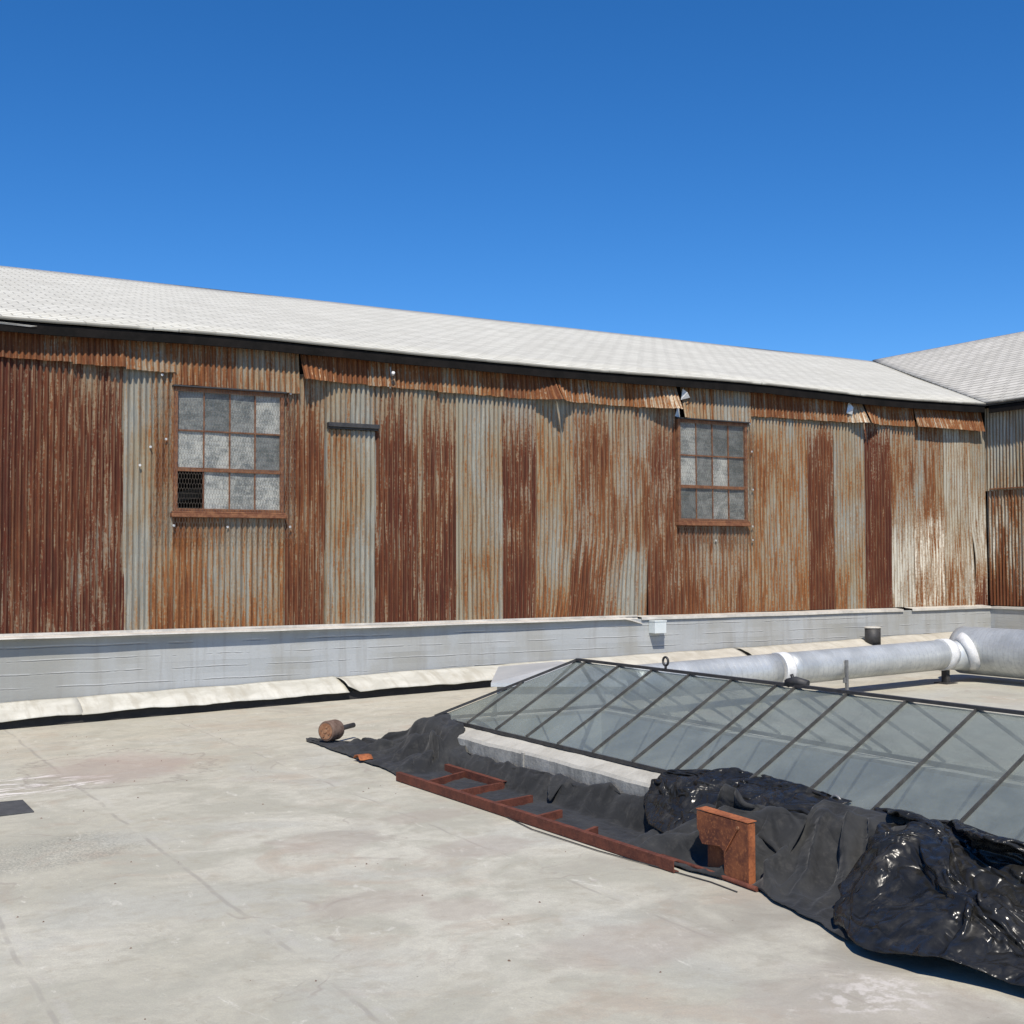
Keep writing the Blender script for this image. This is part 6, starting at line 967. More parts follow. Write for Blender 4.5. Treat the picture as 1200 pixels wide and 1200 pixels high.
-3,-3,4,-7,7,0,-1,0,2,-1,-5,1,0,-2,5,2,-2,10,-19,2,0,1,0,1,-2,10,-6,-10,11,2,1,-4,4,-3,0,9,2,0,1,0,-1,-1,-1,-18,16,-18,10,6,-2,-1,-1,-1,-2,-4,-4,11,-1,-6,15,-4,10,-12,-6,0,-8,-2,1,0,1,1,0,8,2,1,-2,2,7,-1,1,1,0,1,0,1,-1,1,-2,-9,1,-3,4,-6,0,4,-2,-2,0,-2,-1,-1,-7,18,-18,19,-20,9,0,0,-1,0,-1,0,-1,1,0,1,-1,-3,-2,5,4,0,-2,3,2,-1,0,-2,-1,0,-14,18,-16,18,-15,2,-1,0,1,0,0,2,-1,1,-1,3,0,-1,-1,5,0,3,-2,-4,-2,-2,0,1,-2,14,-17,14,-10,14,-1,2,1,-1,1,0,-2,0,0,0,-2,-6,-2,6,-4,0,-7,1,2,2,3,2,4,5,-17,16,-13,1,-6,1,-1,-1,3,-2,7,-4,0,0,1,1,3,3,-13,8,0,10,1,1,1,-2,-3,-7,4,1,-5,10,-2,-3,-2,-1,-2,-2,7,-15,7,1,1,0,-13,20,-6,-3,1,0,-7,1,1,1,8,-7,10,-6,9,-3,-3,3,1,0,-1,1,-8,1,5,-4,-1,4,-7,9,-14,-3,17,-8,0,6,0,0,-3,-14,18,-10,-5,-3,0,0,-1,2,1,2,2,6,-4,9,4,-10,0,8,-13,6,3,-4,-1,0,-6,-1,-1,11,-4,-2,4,4,0,-5,2,1,2,1,1,0,2,-3,-10,3,11,-15,7,-4,6,-1,-14,10,0,4,-2,-4,-2,5,-6,7,-9,8,7,1,1,-2,-2,-2,-1,-2,-2,3,-11,5,12,-11,14,-23,7,6,-2,0,-6,1,7,-7,12,-10,2,0,1,0,-2,-6,-2,0,0,-1,1,1,0,8,-11,6,-3,4,-3,-10,13,4,0,0,0,-3,0,-5,17,-17,16,-16,8,-9,5,2,2,2,2,0,1,-1,-3,-8,-7,6,2,29,-4,-24,4,0,8,1,0,1,-9,-12,15,-3,-1,0,-2,7,-1,0,-2,-4,-3,-4,-3,3,6,-9,5,27,-10,3,-5,-9,0,-7,0,1,-1,12,-5,3,-16,19,-20,20,-18,6,-6,-2,0,0,2,7,-9,4,5,-5,30,33,-12,-35,-8,0,-1,-2,-2,-1,-6,18,-20,20,-20,20,-19,18,-12,10,-7,0,0,0,-4,8,3,3,-1,39,-46,-29,28,2,0,7,1,-1,1,-9,-11,20,-18,18,-20,14,-5,12,-15,16,-9,3,2,1,-1,0,1,2,-52,11,26,13,-8,0,-7,-1,1,-3,19,-12,-4,13,-14,16,-16,-2,0,16,-15,11,7,-1,2,1,1,0,-1,-30,0,16,-2,4,0,6,0,-1,2,-18,22,-17,-4,9,0,2,3,-12,3,1,10,-14,2,1,0,1,0,0,-6,-10,14,11,-6,0,-6,-1,1,-2,17,-18,18,-4,-7,-6,7,-9,14,-14,14,-15,14,-8,-4,0,-1,0,-2,-12,17,-9,12,3,-1,1,2,0,3,-6,12,-13,9,4,-2,-1,-8,-8,12,-15,13,-16,14,0,-8,-2,3,4,-3,3,5,-9,6,0,9,1,1,-1,-1,-2,3,-6,-4,-3,-7,17,-13,-5,10,-11,12,-8,8,6,-11,2,-4,-5,9,1,0,1,0,-1,-2,-6,1,0,-5,0,-1,6,-4,16,-16,9,-4,0,4,1,-5,3,-11,20,-19,5,30,-20,-2,-1,1,0,-9,0,3,-3,-1,8,3,1,-13,7,2,1,2,4,-2,-3,-7,13,-21,20,-19,20,-8,-6,3,1,3,0,1,0,0,3,0,-2,-7,-1,7,-1,10,-20,13,1,-8,-3,1,3,2,2,-15,20,-16,8,15,-13,-3,6,-3,0,6,-1,-4,-2,-1,4,-5,2,0,1,0,-3,-1,3,2,4,-8,-3,12,-7,-9,8,-9,19,16,-11,-6,-8,0,-6,0,4,3,3,-7,13,-20,21,-19,19,-1,1,1,-4,-11,7,-12,8,6,-8,-5,9,6,-5,14,-15,-2,0,0,0,-3,0,0,14,-20,21,-21,19,-11,1,-1,0,6,-3,-4,13,-11,3,1,-4,-7,1,-34,11,42,-14,0,7,2,2,0,-2,-19,20,-20,20,-9,4,-1,1,-9,7,9,-8,-6,-1,-1,0,6,0,-1,14,4,-16,-3,0,-7,2,2,4,-1,-1,-3,2,-8,0,-1,2,-2,12,-14,12,7,-14,-1,3,4,0,3,11,19,-16,-25,10,0,0,-3,0,-2,6,0,-7,8,-3,-2,0,4,5,-14,3,-5,12,7,-4,-1,-1,1,-2,-16,4,-7,-4,20,0,5,0,-9,-4,6,8,-8,1,1,1,-1,-7,7,0,10,-16,-2,10,0,1,1,2,1,-24,0,4,5,8,-1,-4,1,8,3,-17,14,6,-1,0,-1,-1,2,-19,21,-18,20,-14,-3,10,2,2,-2,0,-13,-5,2,10,-2,0,8,1,0,-8,5,-5,1,-3,-3,-2,-2,10,1,-15,20,-10,13,-8,-4,0,1,7,2,-7,-9,-1,10,-3,1,-9,-1,-1,13,-10,-3,0,2,3,3,3,-8,15,-7,-4,9,-5,8,1,0,0,-9,4,-9,14,-13,0,3,0,6,0,-7,4,10,-6,0,-1,-1,-2,-1,7,-17,21,-14,-7,2,-1,0,1,-1,13,-9,5,3,-4,2,-3,0,0,1,9,-17,12,2,1,1,0,1,0,-19,20,-20,17,-1,-1,0,-1,1,-2,-10,11,-13,-3,12,-7,5,0,-6,-2,-4,17,-16,3,0,0,2,1,5,-2,-8,18,-11,3,1,0,
2,-1,7,-8,1,3,-1,3,-2,-5,0,7,2,-9,-13,9,-2,1,1,1,2,-1,6,-8,1,4,-1,0,0,-1,0,-10,18,-16,9,0,-5,6,-1,-1,-6,-2,16,2,-10,-1,0,-1,-2,-2,-3,5,13,-17,0,-1,0,0,0,0,14,-19,6,0,1,10,-10,7,0,0,0,-6,1,13,-8,0,1,1,1,0,10,-14,14,-3,-2,-2,-2,-1,-2,-1,13,-12,-1,7,2,0,-9,0,7,1,2,-10,2,11,0,1,0,1,-6,-4,10,-5,0,-2,0,2,-1,-1,-11,6,7,-8,5,-13,11,-5,0,-8,0,-2,19,-16,4,0,0,2,-1,14,-3,-12,6,2,3,1,-1,0,-6,11,-13,10,3,-16,11,-10,1,0,8,1,3,-18,17,-13,3,0,0,1,-7,8,-1,2,-1,0,1,0,1,1,0,2,-7,-4,-5,0,4,4,0,-4,1,-1,16,-17,18,-3,1,-1,0,0,-19,17,-3,2,0,-1,-1,-10,12,-8,2,1,-6,10,-4,4,-7,0,5,0,1,-4,-1,-3,2,-1,1,0,5,-3,0,-2,-2,0,-1,-1,8,-13,9,-7,-1,12,1,4,-15,6,1,-8,-2,-2,7,10,-16,1,0,0,-1,2,14,-16,7,-2,-3,-2,-1,-1,13,-16,13,3,8,-8,0,6,-7,0,4,-2,-2,-10,7,-2,2,0,-3,0,1,-10,17,-15,2,1,1,2,3,-9,15,-15,2,-9,0,-6,8,2,0,-5,0,1,-3,3,4,-6,-1,1,-2,0,2,-9,13,0,2,2,1,1,-4,-2,8,-5,-4,-1,7,-15,12,0,4,0,-1,-3,-8,12,-2,-2,-1,-1,-10,15,-4,-11,8,-2,-2,-1,-1,13,-14,9,1,0,-1,0,0,2,0,-4,1,0,12,-10,-6,2,1,0,2,1,-9,11,8,-19,2,2,1,0,-6,13,-11,9,3,-3,1,1,-3,-1,8,0,1,-5,8,0,0,0,-1,-2,0,-3,-12,4,11,-6,-1,0,-1,0,-6,4,-6,14,6,-11,12,-13,0,-7,-1,-1,-1,0,2,-2,-1,1,2,0,9,-2,-5,5,7,2,0,1,1,0,-1,-2,-13,6,10,-11,2,0,5,0,0,-2,-2,-5,2,6,-4,0,0,-6,12,-10,-4,1,0,3,2,1,3,1,1,0,-7,1,3,1,0,-6,1,0,1,1,4,0,-4,12,-5,0,-1,-5,6,-1,-2,-2,-3,-1,1,0,1,2,5,-2,-1,2,-1,0,8,1,1,2,0,0,0,-8,-2,9,0,2,1,0,0,0,0,-7,5,-1,-1,-1,0,-3,-10,-10,10,6,0,-8,0,1,0,3,2,2,8,-11,6,-4,0,0,0,2,-2,5,9,-16,5,-1,0,-1,-3,6,0,-9,8,0,2,3,1,0,0,-1,-2,2,-5,-8,10,-2,1,0,-2,3,-11,6,4,-6,1,-1,-1,-2,6,2,10,-7,0,5,-4,-4,-3,-4,-1,0,3,14,-14,-2,2,0,0,1,-3,15,-15,13,1,0,1,2,1,1,1,-4,-4,0,-7,0,2,2,3,-1,8,-14,8,4,-5,0,-1,0,-1,2,0,-4,-3,0,0,0,0,3,-5,-3,5,9,0,8,0,1,1,-1,3,-18,9,-3,11,-3,-1,0,1,-2,7,-16,18,-4,0,0,1,-1,5,-1,-12,-2,1,0,-7,1,0,1,1,6,13,-9,1,-1,6,1,1,1,3,-17,16,-19,2,-2,0,-3,0,18,0,-5,-8,3,0,3,1,1,1,1,-11,8,6,-9,-2,-1,0,0,1,8,-2,1,11,-2,2,2,2,-8,-3,5,1,-3,0,0,4,0,1,0,-1,-3,-2,9,2,0,1,0,0,-9,2,4,-9,3,1,5,-2,9,-2,-15,8,15,-6,-2,0,-5,2,1,2,3,0,0,-4,0,2,2,1,-9,15,-13,14,1,-2,2,-7,8,-16,31,-16,7,49,7,-7,0,5,-2,-1,-4,-3,8,-10,0,0,0,0,-6,14,-11,7,-5,6,-4,5,10,-8,22,-16,59,-21,-41,-8,4,0,-8,0,-1,1,-1,-4,3,1,0,1,-2,0,-6,6,-2,7,2,17,-8,0,11,-4,38,-51,14,-9,-7,2,0,15,10,17,10,-8,-16,10,14,15,7,-32,-25,-8,12,25,19,18,-11,-18,-28,-5,27,-28,20,-23,-19,6,-4,0,-2,0,0,0,-11,17,6,0,-7,-22,4,4,22,-2,2,3,1,-20,-3,13,16,-14,9,-2,-7,-3,1,-5,0,7,-1,-12,-10,2,18,-4,-5,1,-14,2,18,6,13,-1,-3,-28,0,-2,31,7,4,-2,-26,-7,10,-3,13,0,-5,-10,-4,-3,20,-10,-2,2,-5,8,1,19,3,5,0,-4,-23,-4,14,2,3,4,-17,-15,8,0,19,-2,0,-8,8,-12,-7,5,6,10,0,-11,0,9,8,11,0,-6,-14,3,-13,16,19,-17,-30,5,10,-3,13,6,1,0,8,-17,3,5,10,-6,0,-2,-10,3,10,10,-1,-9,10,-20,-11,11,20,-11,-21,11,-20,5,22,7,2,-5,1,-2,7,-5,11,-10,1,-1,-9,3,0,10,8,-14,1,1,-11,-6,28,-3,-11,11,-18,16,-2,11,-4,-15,5,0,-7,7,1,-4,1,1,-2,-1,0,3,8,-13,-11,13,-3,-5,12,5,16,-21,1,10,-3,9,-14,-5,10,-5,0,4,-4,0,-1,1,-1,-5,-5,-2,12,-1,-16,12,-6,-14,15,9,10,-2,-9,5,-15,4,14,12,0,-17,3,0,0,-7,15,-8,-1,-6,-8,-3,11,4,-4,3,4,-10,-2,18,7,27,-44,13,-8,0,4,-9,8,3,-2,-1,0,
-10,9,4,3,-13,-6,2,-2,9,1,0,8,0,7,-6,-6,49,-51,14,22,-29,0,4,8,-28,7,16,-8,0,0,8,-17,-3,3,3,-6,10,-1,-1,10,2,3,6,-9,-16,9,8,27,-37,-2,20,0,-18,11,-18,-2,13,0,1,-8,15,-7,7,5,-5,1,-8,6,5,3,2,-20,-13,21,-1,36,-19,-37,20,15,-11,12,-22,-1,2,2,0,11,-2,-16,5,0,-2,18,-1,-8,-2,9,-2,2,-19,-8,61,-28,5,-42,9,35,-17,11,-20,3,0,-1,-1,0,3,-9,4,2,-7,12,-4,9,9,-8,-20,1,11,-5,-9,-19,33,-11,13,3,-7,5,2,-8,-1,0,1,0,0,-10,18,5,2,-1,-19,-6,-2,14,11,-16,-4,7,-8,3,3,-3,-3,0,9,-3,8,0,-9,4,2,2,-5,0,-3,-1,-3,-3,12,11,-14,-5,-1,0,1,6,-5,-4,9,-1,-9,6,-2,-4,10,2,-2,-4,4,1,-6,4,0,7,-17,1,6,-4,-2,5,-1,0,-9,14,5,-23,-3,24,-5,-5,3,-9,9,1,4,-4,-2,-18,3,4,-10,0,-9,12,-5,5,1,-13,10,-6,-7,5,3,7,-29,11,13,-12,9,-9,-2,19,-28,13,2,11,-4,-6,-10,11,0,5,-11,6,-1,-2,-1,1,8,-11,6,-6,-14,18,-6,-27,5,-9,9,32,-12,6,-38,11,31,-1,6,-7,-14,0,2,5,-2,-8,1,1,5,-2,-4,-4,10,-20,16,5,-12,-27,-7,-1,20,20,-16,6,-26,0,30,-11,6,-2,0,-7,5,-2,11,-12,5,2,-3,-2,0,1,-9,-4,18,4,-25,-3,-22,0,28,-4,-23,-6,16,4,8,-2,6,0,0,-5,8,-7,1,14,-15,3,-1,0,-2,-4,-10,20,7,1,-23,6,-20,-19,33,0,-5,-17,13,3,11,-7,0,8,2,0,1,6,-7,6,-4,2,-2,-28,16,7,1,11,-1,-10,-14,-1,-8,-3,12,3,-16,1,-4,9,-3,0,-8,1,-1,1,2,1,-2,-10,17,-16,15,3,-7,1,-4,16,-1,-17,8,-8,-1,11,-4,-7,-20,12,-5,12,0,9,1,-1,-2,-3,-3,-3,1,-13,11,14,-3,0,-5,1,-6,-9,15,-17,12,-5,1,5,2,2,2,-1,-11,0,-7,4,-3,-7,1,0,7,-1,7,9,-6,-6,0,1,-1,-2,-1,-6,3,7,-2,-5,15,-3,6,-22,5,1,0,6,-16,2,13,-8,9,-15,12,4,-5,-5,7,-9,-2,4,-5,4,-11,2,-4,11,-2,1,19,-6,2,-22,8,0,1,-1,3,-11,17,-20,18,2,2,0,-2,-6,4,-28,4,3,0,6,-1,-3,0,7,-1,5,-7,1,7,-7,0,0,11,-16,15,-20,16,-11,1,-1,-2,1,9,-14,3,-16,13,5,1,-3,3,-5,-2,-5,-11,6,16,-10,10,0,-9,5,22,-22,20,-12,7,2,-2,-3,-5,-16,3,-1,3,-11,14,-5,9,-9,-5,1,-2,6,4,-15,14,1,0,3,-1,2,3,-1,7,0,-7,-3,-3,1,7,-8,-3,8,-5,-12,13,-1,-3,-6,-4,5,2,-2,0,-1,3,0,6,-2,0,2,1,-1,-14,1,4,8,8,-12,0,2,-10,0,7,1,0,1,4,1,-11,2,-2,-1,1,-1,0,4,1,0,6,-11,-11,16,7,3,0,-9,-3,-1,-4,7,0,-4,3,1,1,-10,3,1,-7,9,-1,-4,2,0,-9,7,-17,11,-6,9,3,1,-5,1,3,3,4,2,-8,0,1,3,0,-7,4,-1,11,-7,5,4,-8,-5,0,1,-4,8,-16,9,6,-9,-2,9,-12,6,6,1,2,0,0,-8,-4,6,6,-3,0,3,8,-15,8,1,-8,0,-6,1,5,8,-7,-6,5,-3,-2,12,-1,-1,-2,1,-2,6,1,-13,-11,6,10,-6,0,1,-4,1,7,-1,0,10,-7,0,-1,-3,3,-7,7,-3,5,-11,-5,6,-1,6,-5,1,2,-3,-5,0,1,-2,3,1,-5,12,-1,0,0,4,-2,-2,8,-4,12,-11,4,-7,1,1,-3,-1,-4,1,14,1,-8,-10,-1,1,1,-2,1,-4,-5,14,0,-7,-1,1,13,-1,-6,-3,7,-13,3,0,-1,6,0,8,-1,-5,7,0,-5,-7,5,-4,2,-1,3,-6,5,0,6,-1,-2,-8,8,-1,2,-12,5,0,1,1,-2,0,3,-1,1,5,3,-2,-12,-8,2,4,10,-3,1,-1,0,-6,2,0,2,-3,18,-21,10,3,-7,2,0,-1,4,-9,14,-9,-2,4,6,-5,-5,1,-6,9,9,-10,-1,0,8,0,0,-3,0,-3,10,-8,-10,10,-4,2,-2,-3,-1,5,0,1,-8,13,12,-13,-9,6,-1,-1,-1,-1,0,-1,-9,-4,0,-2,3,3,-11,8,-4,3,-5,6,-3,9,4,-3,2,-2,-1,11,13,-13,-11,3,5,-2,0,0,-10,5,2,-3,8,-17,5,3,-5,0,9,4,4,-1,-1,5,-1,-4,2,-18,-6,14,9,15,-26,13,10,-17,0,6,0,-4,5,-22,20,-19,18,-7,-8,-2,14,1,3,-8,-4,4,2,2,-1,-6,-3,12,-4,14,-33,15,4,0,0,-6,1,5,10,-22,7,2,17,-16,-6,1,4,5,0,-20,20,-17,16,7,-8,-7,1,0,6,17,-32,14,0,-5,5,-2,-1,7,2,-3,7,-15,28,-23,-2,0,7,-15,11,-18,20,-12,14,7,-12,-9,2,3,0,5,-3,0,10,-12,0,-1,1,5,14,-14,-9,-4,9,-7,0,
6,9,-8,20,-22,16,-21,14,2,-13,-7,-1,14,9,-11,0,-11,23,-13,0,-12,10,-2,7,16,-16,5,10,-20,1,-6,7,-9,1,-13,21,-13,12,3,-3,0,-2,5,-2,0,-2,-8,26,-14,-4,-5,1,-1,9,9,-2,-12,16,-9,9,-10,1,0,1,-2,9,4,6,-10,-11,4,-4,-2,0,3,5,-3,4,1,-3,-13,0,-2,8,3,-3,3,5,13,5,-17,1,-10,-3,0,-2,6,-1,-9,-13,17,4,0,-2,-8,1,8,10,-9,3,-14,-6,-3,12,4,-1,-4,6,-2,10,-2,0,-14,-5,6,6,6,-1,-4,-3,5,0,4,-1,-9,-6,-2,10,5,6,0,-6,-7,3,-8,-3,-7,3,0,9,9,9,-1,-12,-7,5,14,1,-9,-1,]),
'B': (28, 30, [2165,10,10,9,10,10,10,10,10,9,10,10,10,10,10,9,10,10,10,10,9,10,10,10,10,10,9,10,10,0,0,0,1,0,-2,0,-3,-3,0,-1,-2,-2,1,1,3,2,1,1,2,4,-7,1,3,5,0,-5,1,-1,-1,-3,1,1,0,-4,-1,-4,0,-1,-1,2,6,2,3,1,1,3,-7,-2,-1,14,1,-1,-11,0,6,-5,1,-3,2,-1,-4,-8,0,-1,5,1,3,3,4,1,2,0,1,1,-5,10,-1,-1,-14,1,1,6,-4,0,0,1,-6,-5,-2,-1,4,7,2,0,2,0,3,0,0,0,1,-1,-1,2,-4,-5,-3,12,-5,-3,1,4,-3,6,-5,-7,8,0,1,-4,-3,-1,3,3,2,0,0,1,0,-1,-4,-4,-1,6,5,1,-13,2,2,2,-2,3,1,0,-7,-3,1,0,9,0,-2,3,1,1,-1,0,-1,-4,-3,3,4,1,-4,-3,-7,7,3,-1,-1,2,5,-1,-2,-7,4,-2,3,-4,1,5,0,0,-1,0,-1,-5,4,6,1,-3,-4,-7,-3,7,2,0,1,2,4,-4,0,1,-8,2,4,-1,-4,1,-1,-2,1,1,2,1,7,0,-5,-7,-2,-3,2,9,4,2,0,-5,1,0,0,0,1,-5,-2,2,1,3,1,2,1,0,1,-1,1,-3,-6,-7,1,-1,8,6,1,0,-1,-9,9,-2,0,1,-5,4,-3,1,-1,0,5,0,0,0,-1,-1,-2,1,-8,0,5,4,3,0,0,0,-6,-4,11,-5,3,-2,-3,3,0,-1,0,0,3,1,-5,-2,1,0,0,2,-2,8,-2,0,1,1,-1,-1,-1,3,4,-11,6,-5,-1,1,1,0,0,0,0,0,0,1,3,1,1,0,1,0,-6,2,1,-2,0,-2,0,0,3,2,-4,-5,-1,0,3,-2,4,-2,-1,1,0,0,3,1,1,1,1,-1,-3,1,1,-2,-1,1,3,2,-3,-4,-4,11,-2,-7,-2,0,4,1,-5,-1,1,0,1,4,0,0,0,1,-1,-1,1,-1,1,2,2,-4,-6,-3,-2,-2,1,1,11,2,0,-1,-1,-6,2,0,0,1,1,2,1,0,-2,-1,0,-1,0,-2,0,-5,3,-4,0,2,2,-2,2,6,-1,5,1,-4,-5,0,0,1,1,1,0,-1,-2,-1,-1,-2,-2,1,1,1,4,-4,7,-5,-1,6,8,1,-7,8,-6,-3,0,-4,0,1,0,1,2,-2,-4,-1,0,1,2,3,-6,4,2,-4,3,-6,9,10,1,-1,-1,1,-8,0,-4,1,-2,1,-1,2,0,2,-3,0,0,-1,-1,0,0,7,-2,-4,-2,-1,9,4,-2,0,1,5,-6,-4,-5,4,-1,0,0,1,-1,2,-3,0,-1,0,0,0,-3,1,0,-1,1,7,4,1,1,1,0,-2,-10,-7,3,4,0,2,-2,0,1,1,-2,-2,0,0,0,-1,0,9,2,1,3,2,1,2,1,2,-3,-16,-5,-6,4,3,2,3,0,-3,0,-1,0,-1,-1,0,2,-1,0,5,1,4,3,0,1,-1,1,-2,-11,-6,9,-11,3,4,1,1,1,2,-6,0,1,-2,0,-1,0,0,0,4,1,0,2,2,2,2,2,-8,-3,5,0,-13,11,-4,3,3,1,-1,-1,-7,1,-1,1,0,0,0,-2,3,3,1,1,-1,-1,0,0,-1,5,1,-2,1,7,-14,8,2,-2,-1,-1,-1,-6,-1,1,-1,0,-1,0,3,2,0,0,0,0,1,3,0,-3,-2,1,4,-6,3,14,-9,0,-1,-3,2,-1,-6,0,-1,0,-4,0,3,2,2,0,-1,0,0,0,-4,-5,0,1,1,1,12,2,-8,13,-9,4,0,-4,1,-6,-2,0,-4,2,4,1,0,-2,-2,0,0,1,-2,-5,2,3,3,2,-7,-4,2,10,2,2,-1,3,1,-3,-5,-2,-1,3,-3,-2,0,-1,0,1,1,-1,0,-4,4,1,-1,1,2,7,-3,2,-7,6,2,-1,0,-1,2,-4,1,0,-2,4,1,0,1,0,0,-1,0,-5,2,1,-1,1,-9,-4,4,9,-2,6,-9,5,-2,2,2,0,-2,1,0,2,1,0,0,-1,-4,0,-1,-3,-1,2,1,2,0,6,-1,-12,2,10,1,0,-6,2,-1,2,0,-1,1,0,1,-1,0,-2,-1,1,-3,-2,0,1,-1,0,-1,-1,1,1,8,-5,-7,1,2,7,-1,-1,0,3,2500,0,1,0,0,1,0,1,0,0,1,0,0,1,0,0,1,0,0,1,0,0,1,0,1,0,0,1,0,-16,1,1,2,2,3,-4,2,5,-3,-1,-1,7,2,2,2,1,2,-3,-6,-6,4,-1,-2,-1,1,-4,1,0,-16,3,1,1,1,3,-3,6,-5,3,-1,2,-5,-1,0,0,1,-2,-1,2,7,-3,-1,2,-2,-4,5,-3,-1,-15,-1,2,4,6,-4,6,-12,-2,-2,2,2,1,2,2,2,-2,-2,6,3,-6,1,0,-4,1,-1,-1,1,1,-16,4,2,-2,-4,-3,1,7,2,3,1,-1,-4,1,-1,-3,0,3,0,-2,2,-2,-1,1,-1,5,-3,3,-2,-16,-1,0,2,-3,8,1,-6,1,1,0,0,3,-3,-1,2,1,1,-5,1,0,2,-2,0,1,2,0,-1,1,-16,0,-1,-2,0,-4,1,1,4,1,1,0,1,1,0,-3,-1,-1,2,0,6,-5,0,1,0,3,3,-3,1,-16,-1,-2,0,5,-4,0,6,-2,0,0,1,2,-4,-2,0,0,1,1,5,-5,0,2,0,3,-2,0,1,1,-16,0,2,-1,2,0,3,0,-1,-1,-1,-2,-2,1,1,6,-3,2,-1,-6,5,9,2,-8,2,-4,0,0,0,-15,-1,-2,0,-2,5,0,0,0,0,0,0,-2,4,6,-6,2,-4,4,8,0,-9,-3,6,-2,0,0,2,-1,-16,1,1,0,-1,1,0,-1,0,1,1,-1,7,-1,-7,1,5,2,1,-4,-6,0,4,2,-3,1,2,-1,1,-16,1,0,2,1,3,1,0,-1,-1,-1,2,-3,4,0,1,-5,-1,-3,-2,2,4,-4,2,4,0,
